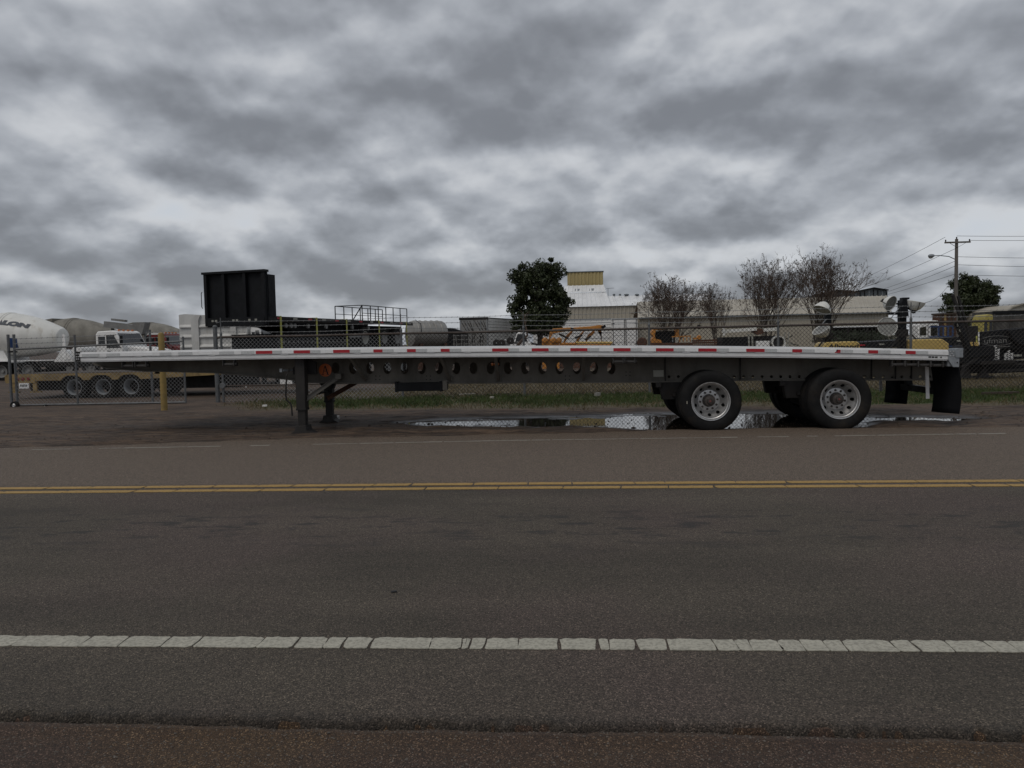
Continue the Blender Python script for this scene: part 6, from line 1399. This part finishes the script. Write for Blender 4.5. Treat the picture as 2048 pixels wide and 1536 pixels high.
def slope(lo0, lo1, hi0, hi1, pitch, depth, name, m, parent):
    """ribbed sheet whose lower and upper edge differ in width"""
    n = max(2, int((lo1 - lo0).length / pitch)); V = []; st = []
    nn = (lo1 - lo0).cross(hi0 - lo0).normalized()
    if nn.y > 0: nn = -nn
    for i in range(n):
        for f_, d_ in ((0.0, 0), (0.6, 0), (0.7, 1), (0.9, 1)): st.append(((i + f_) / n, d_))
    st.append((1.0, 0))
    for s_, d_ in st: V += [lo0.lerp(lo1, s_) + nn * depth * d_, hi0.lerp(hi1, s_) + nn * depth * d_]
    return W_(MB().add(V, [(2 * i, 2 * i + 2, 2 * i + 3, 2 * i + 1) for i in range(len(st) - 1)]), name, m, parent, recalc=False)
slope(e0, e1, m0, m1, 0.75, 0.06, 'lower_roof', M['roof_metal'], wt)
ur = slope(m0 + Vector((0, -0.1, 0.1)), m1 + Vector((0, -0.1, 0.1)), t0, t1_, 0.75, 0.06, 'upper_roof', M['roof_metal'], wt)
for f_ in (0.27, 0.62):
    p = (m0.lerp(m1, f_) * 0.45 + t0.lerp(t1_, f_) * 0.55); q = p + (m1 - m0).normalized() * 0.75; dn = (m0 - t0).normalized() * 0.6
    off = Vector((0, -0.16, 0.02)); W_(MB().add([p + off, q + off, q + dn * 1.2 + off, p + dn * 1.2 + off, p + off + Vector((0, .1, 0)), q + off + Vector((0, .1, 0)), q + dn * 1.2 + off + Vector((0, .1, 0)), p + dn * 1.2 + off + Vector((0, .1, 0))],
        [(0, 1, 2, 3), (0, 4, 5, 1), (1, 5, 6, 2), (2, 6, 7, 3), (3, 7, 4, 0)]), 'skylight', M['galv'], ur)
W_(MB().prism([(Yw + 0.3, e1.z - 0.1), (129.5, zt0), (134, zt0), (138, e1.z - 0.1)], lambda p, q, d: (d, p, q), m1.x - 0.5, m1.x - 0.3), 'gable', M['roof_metal'], wt)
rp0, rp1 = P3(1214, 592.5, Yw + 4), P3(1420, 588, Yw + 4)
hl = thing('long_metal_hall', 'long beige metal hall with pale roof joined to the flared metal tower', 'building', (at(1290, 680, Yw).x, Yw, 0))
slope(P3(1222, 612, Yw), P3(1420, 606, Yw), rp0, rp1, 1.1, 0.08, 'roof', M['roof_metal'], hl)
x0_, x1_ = P3(1118, 640, Yw + 0.4).x, P3(1420, 640, Yw + 0.4).x
W_(corr(MB(), (x0_, Yw + 0.4, 0), (x1_ - x0_, 0, 0), (0, 0, e1.z + 0.02), back, 0.62, 0.10), 'wall', M['beige_wall'], hl, recalc=False)
W_(MB().box(x0_, x1_, Yw + 0.45, Yw + 8, 0, e1.z - 0.2), 'wall_core', M['beige_wall'], hl)
for px_, r_ in ((1228, 0.25), (1240, 0.22), (1253, 0.45), (1274, 0.4)):
    p = P3(px_, 591, Yw + 4); W_(MB().lathe([(r_ * 0.5, -0.6), (r_ * 0.5, 0.0), (r_, 0.05), (r_ * 0.8, 0.22), (0.0, 0.3)], 10, shift(AXZ, p.x, p.y, p.z)), 'roof_vent', M['dark_shed'], hl)
p = P3(1216, 577, Yw + 4); W_(MB().bar(p, (p.x, p.y, p.z - 1.5), 0.07, 0.07).bar((p.x - 0.3, p.y, p.z), (p.x + 1.0, p.y, p.z + 0.05), 0.05, 0.05), 'antenna', M['dark_shed'], hl)
# beige warehouse with gable roof
Ys = 88.0
ws = thing('beige_warehouse', 'wide beige ribbed warehouse with low sloping roof behind the bare trees', 'building', (at(1580, 680, Ys).x, Ys, 0))
ea0, ea1 = P3(1275, 634, Ys), P3(1777, 622.5, Ys); zev = (ea0.z + ea1.z) / 2; ea0.z = ea1.z = zev
ri0, ri1 = P3(1275, 603, Ys + 8), P3(1774, 592.5, Ys + 8); zri = (ri0.z + ri1.z) / 2; ri0.z = ri1.z = zri
slope(ea0 + Vector((0, -0.4, -0.1)), ea1 + Vector((0.2, -0.4, -0.1)), ri0, ri1, 0.5, 0.06, 'roof', M['beige_roof'], ws)
W_(MB().add([ri0, ri1, Vector((ri1.x, Ys + 16, zev)), Vector((ri0.x, Ys + 16, zev))], [(0, 1, 2, 3)]), 'roof', M['beige_roof'], ws)
xs_ = P3(1655, 660, Ys).x; zdk = P3(1720, 652, Ys).z
W_(corr(MB(), (ea0.x, Ys, 0), (xs_ - ea0.x, 0, 0), (0, 0, zev), back, 0.32, 0.06), 'wall', M['beige_wall'], ws, recalc=False)
W_(corr(MB(), (xs_, Ys, zdk), (ea1.x - xs_, 0, 0), (0, 0, zev - zdk), back, 0.32, 0.06), 'wall', M['beige_wall'], ws, recalc=False)
W_(MB().prism([(Ys, 0), (Ys, zev), (Ys + 8, zri - 0.1), (Ys + 16, zev), (Ys + 16, 0)], lambda p, q, d: (d, p, q), ea1.x - 0.1, ea1.x), 'end_wall', M['beige_wall'], ws)
W_(MB().box(xs_, ea1.x - 0.12, Ys + 3.5, Ys + 3.6, 0, zev), 'bay_wall', M['dark_steel'], ws)
W_(MB().box(xs_, ea1.x, Ys - 0.08, Ys + 0.1, zdk - 0.12, zdk + 0.02), 'wall_base_trim', M['roof_metal'], ws)
for k in range(4): x = xs_ + 0.1 + (ea1.x - xs_ - 0.4) * k / 3; W_(MB().box(x, x + 0.18, Ys, Ys + 0.18, 0, zdk), 'bay_post', M['dark_steel'], ws)
W_(MB().box(ea0.x, ea1.x + 0.2, Ys - 0.52, Ys - 0.40, zev - 0.22, zev - 0.08), 'gutter', M['dark_shed'], ws)
def shed(pts, Y, label):
    q = [P3(a_, b2, Y) for a_, b2 in pts]; x0_, x1_ = q[0].x, q[-1].x
    t = thing('dark_shed', label, 'shed', ((x0_ + x1_) / 2, Y, 0), 0, 'dark gabled sheds')
    prof = [(x0_, 0)] + [(p.x, p.z) for p in q[1:-1]] + [(x1_, 0)]
    W_(MB().prism(prof, lambda p, r_, d: (p, d, r_), Y, Y + 10), 'wall', M['dark_shed'], t)
    tp = [(p.x, p.z) for p in q[1:-1]]
    for (a_, b2), (c2, d2) in zip(tp[:-1], tp[1:]):
        if abs(c2 - a_) < 0.3: continue
        W_(MB().bar((a_, Y - 0.3, b2 + 0.08), (c2, Y - 0.3, d2 + 0.08), 0.25, 0.16), 'roof_edge', M['black'], t)
        W_(MB().add([(a_, Y - 0.3, b2 + 0.05), (c2, Y - 0.3, d2 + 0.05), (c2, Y + 10, d2 + 0.05), (a_, Y + 10, b2 + 0.05)], [(0, 1, 2, 3)]), 'roof', M['dark_shed'], t)
    k = 0; x = x0_ + 0.25
    while x < x1_ - 0.1:
        zz = float(np.interp(x, [p[0] for p in tp], [p[1] for p in tp])) - 0.15
        W_(MB().box(x, x + 0.12, Y - 0.08, Y - 0.002, 3, zz), 'rib', M['black'] if k % 3 else M['galv'], t); x += 0.62; k += 1
shed([(1628, 640), (1628, 591), (1672, 582), (1706, 583.5), (1706, 640)], 118, 'dark grey gabled shed partly hidden by the bare tree')
shed([(1707, 640), (1707, 585), (1746, 577), (1775, 581.5), (1775, 640)], 116, 'dark grey gabled shed standing clear above the beige roof')
dm = thing('tan_roof', 'tan sloping roof just showing over the dark container', 'building', (at(2060, 640, 80).x, 80, 0))
q = [P3(2010, 625, 80), P3(2022, 615, 80), P3(2044, 608.5, 80), P3(2110, 606, 80)]
W_(MB().prism([(p.x, p.z) for p in q] + [(q[-1].x, 0), (q[0].x, 0)], lambda p, r_, d: (p, d, r_), 80, 90), 'wall', M['beige_wall'], dm)
for a_, b2 in zip(q[:-1], q[1:]): W_(MB().bar(a_ + Vector((0, -.1, .04)), b2 + Vector((0, -.1, .04)), 0.4, 0.12), 'roof_edge', M['beige_roof'], dm)

# ------------------------------------------------------------------ trees
def leaf_mesh(name, centers, radii, per, size, m, squash=0.85):
    n = len(centers) * per
    c = np.repeat(centers, per, 0); r = np.repeat(radii, per)[:, None]
    d = nr.normal(size=(n, 3)); d /= np.linalg.norm(d, axis=1)[:, None]; rad = r * nr.uniform(0.35, 1.05, (n, 1)) ** 0.7
    p = c + d * rad * np.array([1, 1, squash]); s = size * nr.uniform(0.5, 1.3, (n, 1))
    a = nr.normal(size=(n, 3)); a /= np.linalg.norm(a, axis=1)[:, None]; b_ = np.cross(a, d + 0.6 * nr.normal(size=(n, 3))); b_ /= np.linalg.norm(b_, axis=1)[:, None] + 1e-9
    co = np.stack([p - a * s, p + b_ * s * 0.5, p + a * s, p - b_ * s * 0.5], 1).reshape(-1, 3)
    me = bpy.data.meshes.new(name); i = np.arange(n)[:, None] * 4 + np.arange(4)[None]
    me.from_pydata(co.tolist(), [], i.tolist()); me.materials.append(m); return me
def evergreen(px_, Y, ells, label, nclump, per, size, seed):
    base = at(px_, 690, Y); base.z = 0; sc_ = Y / FPX
    t = thing('evergreen_tree', label, 'tree', base)
    C = []; Rr = []
    g = np.random.default_rng(seed)
    wts = np.array([e[2] * e[3] for e in ells], float); wts /= wts.sum()
    for k in range(nclump):
        e = ells[g.choice(len(ells), p=wts)]; c = at(e[0], e[1], Y); d = g.normal(size=3); d /= np.linalg.norm(d)
        rr = g.uniform(0.45, 0.98) if g.random() < 0.8 else g.uniform(0, 0.5)
        C.append([c.x + d[0] * rr * e[2] * sc_, c.y + d[1] * rr * e[2] * sc_ * 0.9, c.z + d[2] * rr * e[3] * sc_]); Rr.append(g.uniform(0.28, 0.85) * (7 if Y < 85 else 6.5) / 9)
    C = np.array(C) - np.array(base); C[:, 2] = np.maximum(C[:, 2], 0.6); Rr = np.array(Rr)
    place(leaf_mesh('crown', C, Rr, per, size, M['leaf']), 'crown', t)
    zc_ = np.mean(C[:, 2]); mb = MB().tube([(0, 0, -0.1), (0.05, 0, zc_ * 0.5), (0.0, 0.1, zc_ * 1.2)], [0.34, 0.26, 0.10], 10)
    mb.build('trunk', M['bark'], t)
    br = MB()
    for k in range(26):
        q = C[g.integers(len(C))]; st = Vector((0, 0, max(0.8, q[2] * 0.5))); br.tube([st, st.lerp(Vector(q), 0.5) + Vector((0, 0, 0.3)), Vector(q)], [0.11, 0.07, 0.025], 6)
    br.build('limbs', M['bark'], t)
evergreen(1080, 76, [(1084, 592, 50, 70), (1046, 560, 24, 40), (1095, 548, 34, 32), (1122, 600, 24, 36), (1040, 618, 26, 38), (1085, 640, 56, 30), (1070, 650, 54, 18)], 'big dark leafy evergreen tree left of the metal tower', 480, 85, 0.15, 3)
evergreen(1938, 88, [(1940, 598, 46, 42), (1900, 612, 22, 26), (1966, 585, 26, 30), (1924, 572, 22, 24), (1980, 608, 20, 30), (1940, 635, 52, 18)], 'round dark evergreen tree behind the utility pole', 340, 75, 0.16, 5)

def crape(px_, Y, top_py, half_px, label, stems, seed, lean=0.0, wid_top=1.0):
    g = random.Random(seed); base = at(px_, 690, Y); base.z = 0; sc_ = Y / FPX; H_ = at(px_, top_py, Y).z; hw = half_px * sc_
    t = thing('bare_tree', label, 'tree', base, 0, 'bare multi stemmed trees before the warehouse')
    limbs = MB(); twigs = MB(); tips = []
    def grow(p, d, ln, r, lvl):
        n = 3; pts = [p.copy()]; dd = d.copy()
        for k in range(n):
            dd = (dd + Vector((g.gauss(0, 0.13), g.gauss(0, 0.13), 0.04 + g.gauss(0, 0.07)))).normalized(); p = p + dd * (ln / n); pts.append(p.copy())
        (limbs if lvl < 2 else twigs).tube(pts, [r, r * 0.88, r * 0.76, r * 0.64], 5 if lvl < 2 else 3, False)
        if lvl >= 4 or p.z > H_ * 1.0:
            tips.append(p.copy())
            for _ in range(3):
                q = p + (dd + Vector((g.gauss(0, 0.6), g.gauss(0, 0.6), g.gauss(0, 0.4)))).normalized() * g.uniform(0.25, 0.55); twigs.tube([p, p.lerp(q, 0.5) + Vector((0, 0, 0.03)), q], [0.010, 0.008, 0.006], 3, False); tips.append(q)
            return
        for k in range(g.choice((2, 2, 3)) if lvl < 3 else g.choice((2, 2, 3))):
            nd = (dd + Vector((g.gauss(0, 0.36), g.gauss(0, 0.36), g.gauss(0.0, 0.16)))).normalized()
            grow(p, nd, ln * g.uniform(0.62, 0.86), max(r * 0.62, 0.011), lvl + 1)
        if lvl >= 1 and g.random() < 0.8:
            m_ = pts[2]; nd = (dd + Vector((g.gauss(0, 0.4), g.gauss(0, 0.4), 0.1))).normalized(); grow(m_, nd, ln * g.uniform(0.5, 0.8), max(r * 0.45, 0.010), lvl + 2)
    for k in range(stems):
        a = 2 * math.pi * k / stems + g.uniform(-0.3, 0.3); sp = g.uniform(0.08, 1.0)
        d = Vector((math.cos(a) * sp * hw * 0.82 / H_ * 1.25 + lean, math.sin(a) * sp * hw * 0.8 / H_, 1.0)).normalized()
        grow(Vector((math.cos(a) * 0.25, math.sin(a) * 0.25, 0)), d, H_ * g.uniform(0.28, 0.36), g.uniform(0.045, 0.075), 0)
    # scale so that the outline meets the real height
    zs = [p.z for p in tips]; zs.sort(); f = H_ / zs[int(len(zs) * 0.996)]
    xs2 = sorted(abs(p.x) for p in tips); fx = hw / xs2[int(len(xs2) * 0.98)]
    fx = min(max(fx, 0.5), 1.6)
    for mb in (limbs, twigs): mb.v = [(v[0] * fx, v[1] * fx, v[2] * f) for v in mb.v]
    limbs.build('trunk', M['bark'], t, recalc=False); twigs.build('twigs', M['twig'], t, recalc=False)
    cs = np.array([(p.x * fx, p.y * fx, p.z * f + 0.04) for p in tips]); 
    keep = g.sample(range(len(cs)), int(len(cs) * 0.22)); cs = cs[keep]
    place(leaf_mesh('seed_heads', cs, np.full(len(cs), 0.09), 6, 0.045, M['seed']), 'seed_heads', t)
crape(1338, 60, 551, 68, 'leftmost bare multi stemmed tree, broad and low, beside the white container', 19, 11)
crape(1432, 66, 566, 28, 'slim bare multi stemmed tree, smallest of the row', 12, 12)
crape(1530, 58, 512, 66, 'tall bare tree with many upright stems, second from the light towers', 21, 13)
crape(1640, 57, 503, 78, 'tallest bare tree spreading towards the utility pole', 21, 14, 0.03)
# a thin bare sapling before the big evergreen
g = random.Random(4); p = at(1050, 690, 42); sp_ = MB()
pts = [at(a_, b2, 42) for a_, b2 in ((1036, 690), (1046, 679), (1055, 671), (1052, 655), (1049, 640), (1050, 628))]
sp_.tube([Vector((pts[0].x - 0.1, 42, 0))] + pts, [0.12, 0.11, 0.09, 0.06, 0.04, 0.03, 0.012], 6)
for k in range(9):
    q = pts[3].lerp(pts[5], g.random()); sp_.tube([q, q + Vector((g.uniform(-.35, .35), g.uniform(-.2, .2), g.uniform(0.1, 0.45)))], [0.018, 0.006], 4)
s_ = sp_.build('sapling', M['twig'], None, recalc=False); tag(s_, 'thin bare leaning sapling in front of the big evergreen', 'tree')
# hedge in the shade of the warehouse bay
for px_ in (1668, 1700, 1732, 1764):
    p = at(px_, 690, 84); c = nr.normal(size=(26, 3)) * np.array([0.75, 0.35, 0.45]) + np.array([0, 0, 1.0]); c[:, 2] = np.maximum(c[:, 2], 0.3)
    h = thing('shrub', {1668: 'dark shrub beside the folded light tower', 1700: 'dark shrub in the middle of the open warehouse bay', 1732: 'dark shrub at the bay\'s third post', 1764: 'dark shrub at the open end of the warehouse bay'}[px_], 'shrub', (p.x, 84, 0), 0, 'shrubs before the warehouse bay')
    place(leaf_mesh('foliage', c, np.full(26, 0.45), 60, 0.10, M['hedge']), 'foliage', h); MB().tube([(0, 0, 0), (0.05, 0, 0.6), (0, 0.05, 1.1)], [0.06, 0.05, 0.02], 6).build('stem', M['bark'], h)

# ------------------------------------------------------------------ utility pole and wires
Yp = 62.0; p = at(1911.5, 640, Yp); top = at(1914, 478, Yp)
up_ = thing('utility_pole', 'wooden utility pole with crossarm and curved street lamp arm', 'utility pole', (p.x, Yp, 0))
X_ = p.x; ZT = top.z
W_(MB().tube([(X_, Yp, -0.3), (X_, Yp, ZT)], [0.17, 0.11], 12), 'pole', M['wood_pole'], up_)
ca = at(1914, 485, Yp).z
arm_ = W_(MB().box(X_ - 0.95, X_ + 0.95, Yp - 0.20, Yp - 0.10, ca - 0.06, ca + 0.06), 'crossarm', M['wood_pole'], up_)
for s_ in (-1, 1): W_(MB().bar((X_ + s_ * 0.6, Yp - 0.2, ca - 0.05), (X_, Yp - 0.12, ca - 0.40), 0.04, 0.02), 'arm_brace', M['dark_steel'], arm_)
ins = []
for dx in (-0.88, 0.88): W_(MB().lathe([(0.02, 0), (0.05, 0.03), (0.04, 0.08), (0.06, 0.1), (0.03, 0.16), (0.0, 0.17)], 10, shift(AXZ, X_ + dx, Yp - 0.15, ca + 0.06)), 'insulator', M['dark_steel'], arm_); ins.append((dx, ca + 0.2))
W_(MB().lathe([(0.02, 0), (0.05, 0.03), (0.04, 0.08), (0.06, 0.1), (0.03, 0.16), (0.0, 0.17)], 10, shift(AXZ, X_, Yp, ZT)), 'insulator', M['dark_steel'], up_)
l0, l1, l2, l3 = at(1911, 519, Yp), at(1898, 513, Yp), at(1880, 511, Yp), at(1868, 511.5, Yp)
la = W_(MB().tube([l0, l1, l2, l3], 0.035, 8), 'lamp_arm', M['galv'], up_)
W_(MB().lathe([(0.0, -0.05), (0.10, -0.03), (0.16, 0.05), (0.15, 0.14), (0.09, 0.20), (0.0, 0.22)], 14, lambda a_, b2, h: (l3.x - 0.2 + a_ * 1.6, l3.y + b2, l3.z - 0.08 + h)), 'lamp_head', M['galv'], la)
W_(MB().lathe([(0.0, -0.14), (0.10, -0.10), (0.14, 0.0)], 14, lambda a_, b2, h: (l3.x - 0.24 + a_ * 1.3, l3.y + b2, l3.z - 0.08 + h)), 'lamp_bowl', M['lamp_glass'], la)
def wire(p, q, sag, label, r=0.014):
    p = Vector(p); q = Vector(q); n = 14
    o = MB().tube([p.lerp(q, k / n) - Vector((0, 0, sag * 4 * (k / n) * (1 - k / n))) for k in range(n + 1)], r, 4).build('overhead_wire', M['ink'], None, recalc=False)
    tag(o, label, 'wire', 'overhead wires on the utility pole')
Q = lambda a_, b2, Y=Yp: at(a_, b2, Y)
for k, (py_, pr) in enumerate(((472, 469), (482, 476), (513.5, 511), (529.5, 530.5), (549.5, 548))):
    st = (X_ if k != 1 else X_ + 0.88, Yp - 0.05 - 0.1 * (k == 1), Q(1914, py_).z)
    names = ('topmost', 'second', 'third', 'fourth', 'lowest')
    wire(st, Q(2300, pr - (2 if k < 2 else -3)), 0.1, '%s wire running right from the utility pole' % names[k])
for k, (py_, lx, ly) in enumerate(((474, 1700, 566), (496, 1725, 573), (521, 1740, 584), (531, 1745, 590), (547, 1730, 597))):
    st = (X_ if k else X_ - 0.88, Yp - 0.05, Q(1912, py_).z)
    e = Q(lx, ly, 112)
    wire(st, e + (e - Vector(st)) * 0.25, 0.25, '%s wire running from the pole down towards the warehouse' % ('topmost', 'second', 'third', 'fourth', 'lowest')[k], 0.016)
wire((X_ - 0.1, Yp, Q(1910, 548).z), Q(1846, 606, 45), 0.5, 'slack service wire dropping from the pole to the light tower side', 0.012)

# ------------------------------------------------------------------ litter
def litter(px_, py_, l, w_, h, rz, m, name, label, dz=0.012):
    p = on_ground(px_, py_); p.z = float(ground_h(p.x, p.y)) + dz
    n = 5; V = []; g_ = random.Random(int(px_))
    mb = MB().prism([(-l / 2, -w_ / 2), (l * 0.1, -w_ * 0.55), (l / 2, -w_ * 0.4), (l * 0.46, w_ * 0.5), (-l * 0.1, w_ * 0.45), (-l * 0.5, w_ * 0.3)], lambda a_, b2, d: (a_, b2, d + 0.02 * a_), 0, h)
    o = mb.build(name, m, None); o.location = p; o.rotation_euler = (0, 0, rz); tag(o, label, 'litter')
litter(935, 799, 0.42, 0.05, 0.03, 0.12, M['pale_wood'], 'wood_stick', 'pale stick lying on the grass below the tool tray', 0.06)
litter(2000, 797, 0.75, 0.10, 0.05, -0.08, M['wood'], 'dark_plank', 'dark plank lying in the dry grass by the mud flaps', 0.05)
litter(672, 840, 0.14, 0.12, 0.06, 0.4, M['white'], 'crumpled_wrapper', 'crumpled pale wrapper beside the far landing leg')
litter(530, 821, 0.10, 0.07, 0.04, 0.2, M['white'], 'white_scrap', 'small white scrap in the grass near the landing gear', 0.05)
litter(984, 806, 0.10, 0.08, 0.05, 0.9, M['pale_wood'], 'wood_chip', 'pale chip of wood at the grass edge', 0.05)
litter(1195, 801, 0.13, 0.11, 0.08, 0.5, M['concrete'], 'grey_stone', 'grey stone in the grass behind the puddle', 0.05)
litter(788, 1185, 0.035, 0.018, 0.006, 0.2, M['ink'], 'dead_leaf', 'single dark dead leaf on the near lane', 0.002)
bpy.data.objects['dead_leaf'].location.z = 0.004
